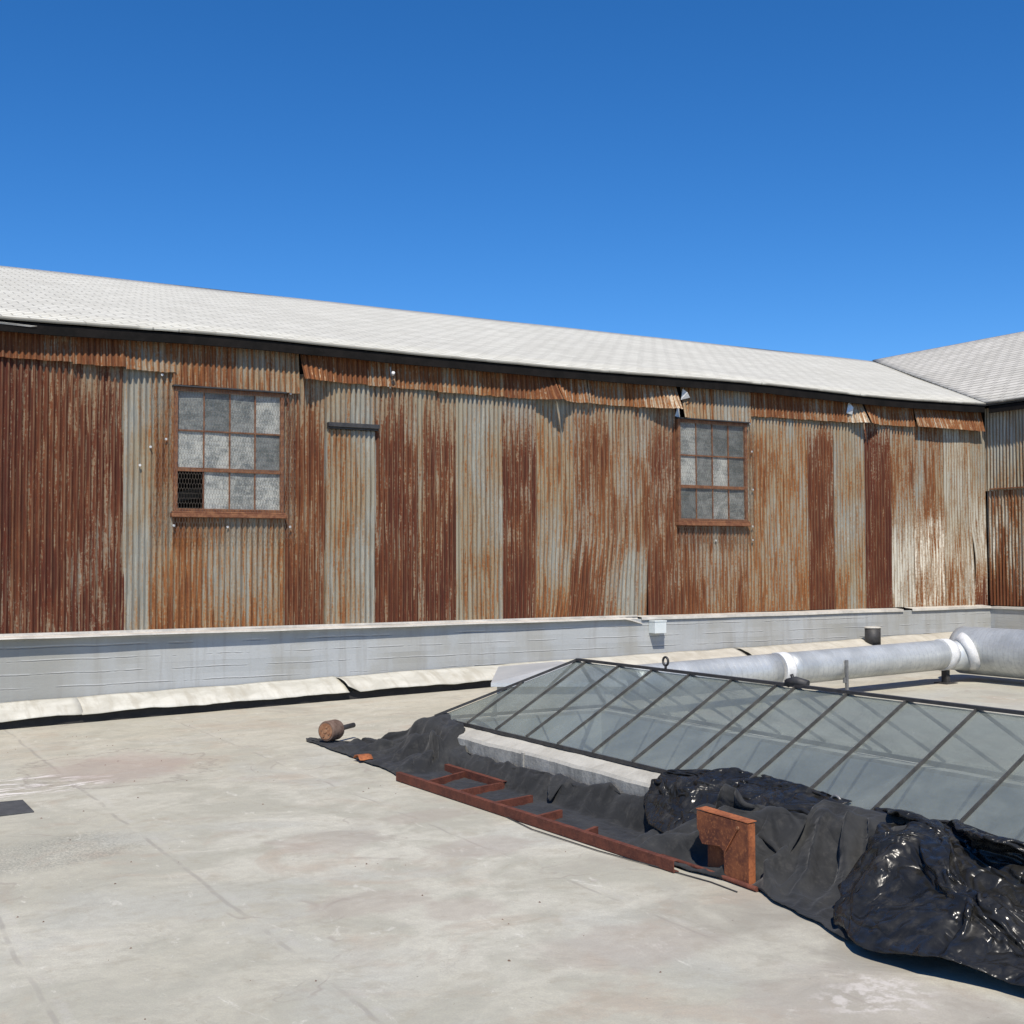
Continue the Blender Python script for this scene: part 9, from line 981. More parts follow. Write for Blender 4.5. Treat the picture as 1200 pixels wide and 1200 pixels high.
2,-5,4,-12,2,3,-2,1,4,0,-7,-1,9,2,-4,6,-2,3,11,0,0,0,1,-1,-6,-6,7,4,-6,2,5,-4,-2,-2,-1,3,2,0,1,1,-3,-8,5,-1,10,2,0,-4,1,0,2,-1,0,1,-3,-4,7,-1,0,-1,1,-1,-7,8,-1,1,-3,3,2,-10,1,-7,10,-1,-2,5,-1,1,-8,7,0,3,-1,3,0,12,-1,1,0,-1,1,-1,-6,2,-3,5,-6,2,1,-3,3,1,-2,-2,5,0,0,2,-1,-1,-7,2,10,0,-1,0,-4,4,0,-1,4,-3,1,-7,6,0,0,-2,-3,7,-5,2,0,5,-6,1,5,-2,6,-11,5,-5,-5,4,0,2,-2,4,-2,3,1,0,11,0,0,0,1,-1,-1,0,-4,5,-4,2,-3,3,-2,1,1,2,-2,-3,1,3,-1,-2,4,-4,-9,-6,10,8,4,-3,0,0,2,0,0,-1,0,-5,5,2,-4,3,-2,6,-6,-2,0,10,-3,-6,9,-9,1,2,2,-2,-4,5,1,-6,-1,3,-1,2,2,12,0,1,0,0,0,1,-2,-5,3,0,2,-7,6,-2,-2,2,-3,4,0,-1,-3,5,1,-4,5,1,-1,-7,-2,8,8,-15,12,-2,2,1,1,0,-1,-3,1,-3,4,-1,0,2,-1,-5,0,5,0,2,-5,5,0,-3,0,4,-2,-1,-3,-3,-2,5,-1,1,12,2,0,0,1,1,-1,1,-5,2,5,-4,0,-1,-1,7,-11,5,1,3,-2,3,-5,3,1,1,-1,0,2,-4,-6,-5,16,-1,1,0,1,-1,0,0,-5,-3,8,-9,10,-5,1,1,3,-9,0,8,-12,15,-7,2,-2,5,0,-4,1,-7,5,-2,-4,4,1,13,1,0,2,0,0,1,0,1,-2,-4,7,-2,-7,3,5,7,-5,-6,5,2,-3,1,-3,6,-7,6,1,-6,8,-2,-4,4,-10,1,7,0,0,1,-2,-1,-1,-3,7,-2,-3,2,1,1,-2,-2,-6,14,-14,11,-12,6,2,3,3,-8,-1,-2,4,-1,-2,1,13,1,1,0,1,1,0,0,0,-4,-1,3,3,4,-2,-8,7,-2,1,-4,8,-3,0,0,-1,6,-6,3,-1,-5,5,2,-6,0,-2,-4,-1,6,2,-2,2,1,2,-2,-1,8,-11,6,-2,3,-2,1,-6,7,-3,1,6,-13,3,4,1,-2,2,-3,-2,0,-1,12,2,0,1,1,1,1,0,0,1,3,-10,5,1,0,2,-2,1,1,1,-11,13,0,-5,5,-6,0,-2,8,-2,-11,7,-9,7,-9,6,-1,-1,-2,8,1,0,0,1,-2,-1,6,-2,-1,-1,1,0,0,-1,0,3,-5,8,-5,0,-2,3,-4,1,0,-1,-1,13,0,1,1,1,0,1,1,0,-1,1,1,0,-2,4,-12,2,8,3,-4,1,-13,7,1,-1,0,10,-9,4,-7,8,-11,3,-2,5,-1,0,-1,0,-2,-1,3,2,3,3,-3,0,1,0,0,-1,0,0,1,-1,2,-3,3,-1,1,-1,1,-1,-4,2,-1,-1,13,1,1,0,1,0,1,1,0,1,-1,2,-2,0,-1,5,-9,-5,4,6,-2,7,-15,11,-13,5,-3,11,-15,12,-9,9,-3,3,0,-7,7,-7,5,-1,-3,1,0,-1,4,6,-4,1,1,-1,3,-3,0,1,-3,3,2,-5,6,-6,5,-1,-5,4,-4,0,0,13,0,1,1,0,2,0,1,1,-1,0,1,2,-3,2,-3,4,-2,-2,-2,4,-7,5,-10,5,2,-6,-2,1,4,-1,1,2,3,0,-3,0,1,-3,0,2,-4,-2,3,-2,0,5,5,-5,5,-3,4,0,-6,7,-6,3,0,-3,5,0,-4,5,-7,6,-5,1,12,2,0,1,1,0,1,0,0,1,0,1,0,1,-2,2,-5,7,-10,-8,-1,-3,-1,7,3,1,3,-3,3,-9,7,-5,3,-4,2,2,-2,3,-2,-1,-1,5,-3,-1,0,2,1,-5,6,6,2,-1,-7,6,-2,1,-2,4,-1,0,-2,4,-4,0,3,-2,-2,13,0,1,1,0,0,1,1,1,0,0,-2,3,-6,0,0,-5,1,3,-3,4,2,-3,-6,-1,-4,1,5,1,-1,1,-1,0,1,-2,2,1,2,-6,3,3,-4,5,-5,-4,-1,6,-2,-5,-5,3,6,10,5,-6,4,-1,-1,2,-2,4,-9,6,3,-9,4,-1,12,0,2,0,0,1,1,0,1,-1,-1,-1,-6,4,0,-6,5,-7,5,2,-1,3,-3,-4,1,-1,2,1,0,0,-4,3,-2,2,1,-1,-3,-3,9,-3,-2,3,-5,7,-1,-6,-4,10,1,-4,-10,-2,6,2,8,5,-2,2,1,0,0,-1,3,-6,4,-3,0,13,0,0,0,1,0,-1,0,-2,1,0,-2,2,-1,1,1,1,0,-4,3,1,-1,2,-1,-3,-6,-4,3,-2,5,0,-3,2,-4,-1,3,3,0,1,0,-2,1,-2,-4,6,3,-2,-7,7,6,-3,-1,-1,-2,5,-9,10,5,-1,1,-3,8,-13,12,-10,4,-2,11,1,-1,0,0,0,1,0,0,0,1,2,-7,3,4,0,1,-2,2,1,-3,-3,5,2,-2,2,-5,-10,1,1,-1,-2,1,2,3,0,-4,-1,1,3,5,-8,6,-2,-2,3,0,-1,-2,-3,11,2,-2,1,-6,7,1,-5,4,2,1,-5,5,-6,6,-3,-1,11,0,0,0,0,0,0,0,1,1,-1,0,2,-1,-3,4,3,-3,0,0,0,1,-2,4,-5,3,3,-4,9,-11,7,-5,1,-3,-11,-1,4,3,-2,-2,-1,7,-5,2,2,-3,4,1,-1,0,1,3,2,-9,10,0,-5,6,0,-1,2,-2,4,-5,-1,1,-1,11,0,0,1,-1,1,0,1,0,0,1,-1,1,0,-1,1,-6,5,-2,-1,2,-5,4,3,-3,-2,4,8,-11,-2,5,6,-12,4,4,-2,-6,-5,0,5,-1,-4,6,-1,-5,6,-1,4,0,1,2,-6,-2,5,-5,6,7,0,-1,4,-4,2,-4,3,-3,
-2,0,12,0,0,-1,1,0,0,1,1,0,-1,0,6,-4,-2,1,0,-1,0,0,-2,-1,-2,3,4,-5,-3,3,3,-5,-3,6,1,1,0,-5,2,3,-5,-5,1,4,0,5,3,0,1,-5,-1,7,-5,6,-4,3,1,-4,-5,0,4,2,6,-4,1,-5,2,0,-2,11,1,0,0,0,0,1,-1,1,-1,0,-2,-4,4,7,-1,-2,1,-6,-2,-2,6,-1,-2,6,0,-7,-2,7,2,-5,0,2,0,-2,5,0,-2,2,-2,0,2,2,3,0,-4,2,0,-1,0,1,-3,4,1,-4,4,0,-1,-2,2,-8,8,-4,4,-2,-1,-1,10,-1,1,1,1,0,0,1,0,0,0,-2,8,-9,3,-2,-2,0,5,2,1,-1,-1,-4,1,4,-2,-1,-10,14,-5,-3,8,-12,9,1,1,1,2,-1,1,-4,4,-2,4,-5,1,-2,1,1,1,-4,2,-3,4,-1,1,3,-8,-6,7,-1,-1,2,1,2,-2,10,1,-2,2,-2,0,1,-3,4,0,3,-3,-8,13,-13,11,5,-3,1,0,1,-1,0,2,-9,8,5,-5,-3,5,-5,0,-6,14,-5,0,0,-1,-1,2,1,1,-4,-1,-1,7,-2,1,-2,0,-5,7,-2,0,-1,1,3,-4,0,-6,1,-4,8,-5,2,0,2,10,-2,4,-3,4,0,-2,2,-5,7,-1,8,-1,-13,10,-9,8,-1,-1,0,-2,0,4,0,-1,-3,3,7,3,-18,14,1,-4,-2,3,-5,1,2,0,3,-1,1,-1,-2,0,0,-1,1,2,-6,7,-4,4,0,3,-13,-6,10,-2,6,-10,4,0,1,0,0,0,11,2,-3,3,0,0,1,0,1,-11,0,7,7,3,-7,-5,0,8,1,0,0,-2,0,1,0,0,0,-8,11,3,-6,0,5,-3,-3,5,-2,0,2,-1,0,0,1,0,-3,1,-6,-5,6,5,-1,0,1,6,-13,11,-6,-2,1,-7,6,0,-2,2,-1,0,0,11,-1,4,0,0,1,0,0,0,1,-3,0,-4,9,-3,2,-9,-3,-1,3,7,6,-8,5,3,-4,-3,11,-13,11,-2,-2,3,-2,1,0,1,-1,1,0,0,-1,-1,1,0,-4,2,3,-6,-4,7,-2,-3,-1,11,-16,12,-5,4,-4,1,1,-3,2,0,-1,0,12,1,0,1,0,-2,-3,-2,3,7,-5,-7,7,0,10,-1,-1,-6,0,-2,-4,0,15,-12,12,-7,5,-4,3,-3,5,-6,3,-1,3,-1,0,0,-3,3,0,0,-1,0,0,1,0,0,0,0,-6,3,2,0,-12,3,-6,-1,9,0,1,0,1,0,0,0,0,12,1,1,-2,-5,-1,2,4,-4,3,3,-2,-2,0,5,4,-2,2,-3,0,0,2,-13,9,1,2,3,-11,13,-12,9,0,-1,2,-1,1,-1,1,1,-3,2,0,0,-2,2,-1,-1,1,1,0,-1,0,-4,-13,5,8,-1,-10,0,11,-3,1,1,0,0,-2,3,11,1,-1,-4,2,3,2,-1,-1,-1,4,2,-7,-2,-1,3,5,1,2,-3,-3,-2,6,2,-7,9,-8,10,-18,10,-2,4,-4,4,2,0,-1,-2,0,-2,0,-1,0,1,-1,3,1,-1,0,-1,1,0,-3,3,0,-2,-1,2,-10,8,-1,0,0,1,1,0,1,11,0,-4,4,1,0,0,1,-1,-5,8,-3,1,-4,-6,4,1,0,-1,4,5,0,-2,-4,4,-3,-1,-1,5,-6,-2,7,-2,1,-7,4,4,0,-1,2,0,0,-1,0,1,-2,2,0,0,-1,1,-4,4,0,-4,6,-2,2,-3,-17,14,0,0,1,0,2,1,11,-1,0,0,2,-1,3,-7,6,-6,-2,3,-2,3,-1,0,3,-3,-1,0,-1,2,0,2,-3,5,-1,-1,1,1,-5,0,7,-9,7,1,-4,2,4,-1,-1,3,-1,0,-3,3,-3,2,1,0,-5,4,-1,1,0,-5,6,-2,4,1,-10,1,0,2,1,1,1,10,-1,2,0,-6,-2,-9,12,-4,8,-5,3,0,1,-6,-2,2,1,0,2,5,-6,5,-6,1,4,4,-3,0,3,-3,3,-7,5,2,-2,3,0,-3,5,-2,1,0,-4,3,-3,2,1,-2,3,1,-1,-1,-4,5,1,-2,-2,0,7,-6,1,-3,1,1,1,0,11,-3,3,-1,-4,1,-3,-10,-1,5,5,0,7,-5,2,-6,-2,3,-5,6,1,6,-7,7,-1,-8,5,7,-5,1,5,-11,7,2,1,1,1,1,-1,-3,3,0,2,-2,-3,3,0,0,0,1,0,0,-4,3,1,0,-4,7,-2,-10,8,-4,3,-2,1,1,1,11,-2,-8,1,8,-1,-2,3,-1,-15,-2,6,3,5,1,-3,2,3,3,-5,-3,8,-4,0,4,-1,-10,0,13,-5,3,2,-2,0,1,-1,1,-1,2,2,-2,-3,4,3,-4,-1,2,-2,2,0,2,-1,1,-1,-1,0,2,-4,2,-1,1,0,0,0,-1,0,0,12,0,-1,-5,-13,8,6,2,-3,3,-5,-7,0,7,-1,3,-1,3,8,-4,3,-12,10,-9,-2,9,0,-1,-7,8,0,3,1,-2,0,1,-2,3,-1,-2,3,-2,0,0,3,-1,1,2,-1,1,3,-3,1,1,-3,2,0,-2,-1,1,0,-1,0,0,-2,1,-1,11,-2,0,0,4,-12,-2,0,7,6,-3,1,-6,-4,6,0,-1,0,4,3,-5,3,-1,1,6,-14,10,2,0,-2,-9,-3,6,7,1,-1,2,-2,3,1,-3,3,-1,4,0,-2,1,2,-1,-1,-4,7,-3,2,0,-4,2,-1,0,-1,-1,0,-1,0,1,-1,-1,11,1,-2,-3,2,1,0,-2,-7,1,9,-3,1,0,-1,2,-3,-1,2,1,2,-1,5,2,-3,7,-9,-3,6,-10,10,0,-1,0,3,1,-2,2,-1,3,0,0,-2,2,1,-1,0,2,-1,-3,-6,2,3,0,-5,7,-4,4,-2,1,-3,-5,8,-2,0,-1,-1,12,-1,1,0,-3,0,2,-8,7,-6,0,3,0,2,
1,1,0,-1,-1,5,-1,3,-2,2,-3,4,0,-2,1,-1,1,2,-5,-7,2,5,5,1,-1,1,2,1,0,-1,0,1,-3,1,-3,-6,1,-6,5,0,0,-3,-2,6,4,0,-4,1,1,3,-1,0,-2,11,0,1,0,1,-2,-3,6,-8,4,-3,1,7,-7,1,5,-1,2,-3,-4,4,0,-2,2,0,4,-1,1,-1,3,1,-10,12,-8,-7,-2,2,10,4,0,-1,2,-1,2,2,-2,-7,-3,6,-2,0,-4,-7,5,2,-2,4,1,0,1,-3,2,-1,3,-1,-1,0,12,1,0,0,1,0,-1,-5,2,2,-1,4,-2,5,0,-12,11,-3,-2,-1,2,-3,3,0,-2,2,6,-5,-9,12,-4,3,-2,6,-5,2,-6,-6,8,3,-1,7,-1,1,-4,0,-1,-3,-2,2,2,-1,-5,-1,2,0,3,-3,4,-1,2,3,-6,2,1,0,-2,12,0,1,1,0,0,1,1,1,-1,1,-4,-4,-3,7,4,-7,2,4,-3,-7,6,-6,2,5,-3,5,-4,1,-5,6,-1,-4,9,0,1,-4,-3,-4,6,10,-11,1,-6,9,1,-1,0,-4,3,-5,1,5,-7,3,4,0,3,-6,1,6,-5,2,-3,0,0,0,12,1,0,1,1,0,0,1,0,1,1,-1,0,-2,-13,11,1,-2,1,-2,3,-9,6,4,-6,1,-2,2,10,-11,2,-1,-3,2,10,-3,1,-4,-5,-4,2,7,-2,-2,-2,7,5,-4,2,-2,1,1,-2,1,-1,0,3,-1,-4,3,-7,6,0,-1,0,0,0,12,1,0,1,0,1,1,0,1,0,0,0,0,1,-2,-9,4,5,-6,5,-6,6,-9,0,10,-5,-12,13,-9,17,-9,0,6,-13,-2,6,9,1,-2,-7,-5,-1,12,6,-4,-9,6,0,0,4,1,0,1,-1,-3,-2,-3,-1,2,-4,10,-1,-3,3,-2,-3,2,12,0,1,0,0,1,0,1,0,1,0,-2,1,-1,3,-3,-5,1,6,-7,5,-6,5,-9,-4,8,-2,-3,14,-12,6,1,-4,10,-9,-8,3,12,3,-4,-9,-4,-4,4,7,5,-4,-2,10,-2,-2,4,0,2,-1,-6,0,-1,1,-2,4,-2,-2,-4,8,0,0,13,0,0,0,1,-1,0,1,1,-1,-3,3,-1,1,1,0,0,-6,-3,9,-4,3,-1,5,-11,-1,3,-5,-2,13,-5,0,-7,8,9,-4,-7,-9,10,2,-1,1,-11,-4,0,8,-3,3,1,4,1,2,-1,5,1,-2,-3,-2,2,3,-10,6,1,3,-7,4,1,12,0,1,-1,0,1,0,0,0,-3,5,-1,0,-2,3,0,0,0,1,-4,7,-2,-2,-3,5,-9,4,-4,-6,5,3,0,-5,-2,6,8,-1,-7,-7,6,3,-1,2,-7,-6,-3,1,3,0,0,2,2,5,1,-1,4,-6,1,4,4,2,-8,4,2,1,-1,-2,12,1,-1,0,-1,0,1,1,-2,4,-1,-3,0,4,-2,1,-5,7,2,0,0,-1,2,-4,2,-2,2,-2,-3,-9,8,0,1,-4,0,1,1,-2,-11,1,6,2,3,0,-6,-7,9,4,-4,-6,6,0,2,-4,4,4,3,-3,3,3,-3,2,-3,-1,1,2,-1,12,0,0,2,0,1,0,-1,1,0,-3,3,1,1,0,0,1,1,-9,11,-14,13,-4,0,0,0,-1,4,1,-6,-16,7,10,1,-8,3,-4,2,-5,-7,-2,1,3,9,1,-6,1,6,-1,3,5,-4,-1,-5,3,1,-1,2,-5,6,0,3,5,-9,1,4,-3,12,1,0,1,1,-1,-1,1,1,-2,3,1,-1,1,-1,-1,1,-9,12,-14,9,-1,3,1,0,-3,3,1,-2,1,-1,3,1,-2,-2,-11,5,-4,6,3,-13,-2,-1,-1,9,3,-13,1,3,-1,-1,6,1,1,4,-7,10,0,1,-1,2,3,-3,4,-1,-5,1,13,-1,2,-3,0,1,3,1,-2,2,1,0,0,-1,0,-1,2,1,-1,-2,-1,-7,7,3,-2,1,-2,-1,0,3,-1,-4,-2,-6,-3,5,-2,6,3,-1,4,-7,-9,1,0,9,3,-17,0,10,-10,0,5,11,-9,9,-2,3,3,0,8,-9,3,0,2,-5,0,12,1,-1,2,0,1,0,0,0,2,-1,0,0,-2,0,2,-1,3,-8,5,4,-6,-2,3,-4,6,-1,-2,2,-1,-3,6,-4,1,0,-3,-1,-4,1,-1,6,-2,-3,-6,0,0,9,4,-13,-4,12,0,-3,-3,9,-2,3,0,0,-1,0,8,-3,-3,0,1,-1,12,-1,3,0,0,0,0,0,3,-1,1,-1,0,1,0,0,-1,-4,6,-1,-6,7,-8,3,1,-2,0,2,0,-1,3,-3,4,-6,6,-8,5,-3,1,-1,-1,2,3,-6,-4,-1,0,10,-3,3,-1,0,-1,-3,0,4,2,3,-6,3,-5,0,3,5,-5,2,-1,12,2,-2,2,1,1,0,-1,2,-2,2,-1,0,0,1,-2,0,3,-6,6,-3,0,3,-7,3,-6,3,6,-5,2,1,4,-11,10,-10,10,-11,6,-4,-4,3,7,2,2,-8,-4,-1,2,1,-2,4,-3,2,3,0,0,-2,0,6,-8,3,-2,1,1,1,1,0,12,0,2,-1,1,-1,1,2,0,2,-3,-2,4,0,-1,1,0,-7,7,-10,9,-6,6,-7,8,-2,-1,1,3,-7,7,-2,-2,1,4,-10,8,-1,0,0,-7,0,6,2,0,3,-11,-8,16,-10,-2,5,0,4,2,2,-6,0,1,5,-4,2,-4,-1,4,-2,1,12,3,0,0,0,1,0,-1,1,1,-6,3,-3,-2,-2,0,0,10,-9,8,-8,3,-1,8,-14,9,-1,0,5,-3,-2,3,2,-4,0,4,-4,1,1,4,-1,-4,-3,7,0,-5,1,3,-10,6,-1,-2,3,1,3,0,-2,-3,5,2,1,-4,1,-1,-3,2,0,10,-3,7,-1,3,-1,0,1,0,-6,7,0,-1,0,0,0,0,-5,3,-7,7,1,-7,-4,11,0,-2,
-6,2,7,1,-9,11,-1,-1,0,-1,0,-1,-1,5,2,-4,0,3,2,-2,-8,1,2,-5,1,3,1,0,-2,7,2,-5,-9,2,3,3,-5,5,-5,3,11,4,-11,10,-4,5,0,1,-5,5,0,0,0,0,1,-3,3,-6,0,7,-3,-6,11,-5,6,0,-5,-1,0,3,2,-6,3,-11,0,2,6,3,3,1,0,4,-2,3,-7,9,2,-10,1,1,-10,0,-2,-3,-1,1,-3,-6,-5,14,-1,0,-3,6,2,2,1,11,-1,3,-9,10,-7,5,-1,3,1,0,-1,0,-1,4,-1,1,6,0,-4,6,4,-14,4,-2,1,-1,-2,2,-11,2,2,0,2,-1,-2,-6,-3,-2,-1,-3,3,-7,4,-2,2,4,3,-2,4,9,-3,-6,-2,-5,-3,4,7,5,-4,6,7,-1,-5,-6,7,1,12,-2,2,1,-8,9,-5,0,4,0,-3,1,2,2,0,0,1,-1,2,0,0,4,-3,4,-1,-3,1,-2,-8,17,-9,0,-3,8,2,0,0,1,-1,0,2,-8,15,-20,17,-14,5,2,3,-5,0,-2,-1,-4,-2,-2,0,1,0,-2,3,-1,6,2,-5,-4,4,12,1,-3,3,0,-1,-6,5,0,-4,5,1,0,1,0,2,-1,1,0,2,1,-1,1,0,2,-1,1,-2,-1,-4,6,-1,3,-8,1,4,-4,4,2,1,0,-1,0,4,-2,-3,-1,7,-1,-3,0,0,-2,0,-3,-2,-2,-3,-1,5,-9,4,0,4,3,-1,0,11,1,2,-2,-2,1,0,-2,-3,5,-1,2,1,1,1,-2,1,0,-1,1,-2,-8,15,-7,1,2,-2,2,9,-13,5,0,-1,5,-6,3,-1,1,0,1,1,2,0,3,-5,6,-8,4,-1,0,1,1,1,0,1,-2,-3,-2,-1,-6,2,-2,1,1,5,-3,0,12,-2,2,0,1,-5,8,-7,1,0,1,1,1,-1,1,1,-1,4,-7,4,-4,-3,0,1,-2,-1,-2,14,-17,20,-11,-4,-5,9,6,-1,-2,1,1,0,1,0,1,2,1,1,-2,-5,7,0,1,-1,-1,0,-1,1,1,1,0,1,-1,-5,-3,0,0,6,-5,12,0,0,0,1,-1,-3,5,0,-1,0,-1,0,1,-4,3,-5,-3,8,-5,-2,4,-11,6,-9,-1,8,-9,9,-9,2,11,1,-3,2,-3,9,-4,1,1,2,-1,-1,2,4,-2,5,-1,-6,1,1,2,1,0,1,1,1,1,0,0,-1,-1,-1,-1,-2,-1,0,53,15,16,17,17,10,11,12,12,4,6,2,0,2,2,3,2,2,1,2,3,4,5,4,4,3,4,5,5,6,6,8,8,7,8,8,6,7,6,0,0,-1,-2,-1,0,0,1,1,1,0,-2,-2,-3,-5,-5,-4,-5,-4,-3,-4,-6,-6,-5,-3,3,1,1,0,2,0,-5,2,-1,0,0,-2,-2,5,-8,11,-6,-1,7,-5,14,-14,4,13,-12,7,6,-11,5,0,-8,6,-5,-6,0,-1,1,0,-3,-1,0,-8,-1,4,-3,5,-6,4,-3,2,-3,3,-4,5,-4,5,-4,7,0,-2,6,-6,3,8,-5,1,15,-7,-2,-2,1,-2,0,0,-1,1,0,0,-3,2,-2,3,-10,12,3,-12,13,-16,20,-9,-6,14,-18,2,4,0,-6,10,-10,8,6,-2,0,-2,-9,2,-6,-2,7,-4,1,-4,2,0,3,-7,2,7,-12,9,-9,11,-3,0,2,-3,12,-12,16,-9,-1,15,-6,-13,15,-5,2,0,0,-5,3,0,1,0,-2,1,-4,0,7,-8,0,2,10,-13,11,-13,13,-10,-2,13,-16,1,1,0,0,6,-7,1,-1,-3,-2,9,-12,10,-11,5,0,4,8,-13,13,-15,17,-12,4,8,-13,1,-5,10,4,-11,8,-5,15,-16,18,3,-14,14,-9,-10,16,-5,0,-5,3,0,0,0,1,0,-4,-1,0,4,5,-10,-1,-2,11,-4,-1,3,-7,2,-3,7,-4,0,-1,-1,-6,4,-6,1,1,4,-11,16,-14,15,-17,17,-18,9,2,4,6,-14,15,-19,11,3,-4,0,2,6,-3,-3,1,5,3,-10,7,11,-11,0,-1,1,1,-1,1,0,-3,0,1,0,0,1,-2,2,-11,11,4,-1,-2,-7,2,3,-3,4,-7,4,1,-5,3,-6,1,4,-9,5,1,2,-5,0,0,4,-13,19,-16,19,-20,17,-18,13,-1,-2,12,-20,4,18,-9,-2,5,-3,3,9,-12,7,3,-21,4,14,8,-10,-2,1,-1,1,-3,1,-1,1,-1,-1,5,-6,-1,-2,-1,2,-1,-1,4,-6,13,-12,-2,9,-9,4,3,-4,9,-12,-2,8,0,-1,0,3,-8,-5,10,-4,-5,13,-19,18,-3,-3,2,-1,2,-9,16,-9,-6,18,-15,5,13,-12,1,0,-4,-4,19,-16,-4,14,8,-18,9,-2,-1,1,1,-1,-1,-2,-2,2,0,-2,-3,-2,3,2,4,2,-6,-1,10,-7,0,-5,5,4,-16,4,7,3,3,-8,3,-4,0,9,-11,-1,14,-17,-2,16,-15,-1,16,-21,25,-16,2,4,2,-5,1,12,-22,10,3,-10,2,3,5,1,15,-14,-11,12,9,-8,-1,-1,1,0,-1,-2,-2,-1,-1,1,4,1,-3,-2,3,0,-5,1,-2,0,17,-18,4,-4,8,-2,1,9,-9,0,10,-8,-10,3,8,-4,0,-14,20,-14,4,2,2,-13,9,-8,16,6,-22,18,-8,-2,1,3,-3,7,-3,2,5,2,-14,7,9,-12,-7,11,0,-2,2,-1,-1,0,-2,0,-1,1,0,-4,2,2,1,-4,1,-5,5,-3,1,3,3,-6,-6,3,9,1,-5,11,-9,-1,7,0,-16,6,3,-1,-3,-5,17,-20,15,-8,-3,3,1,0,1,1,-1,3,2,-14,17,-13,
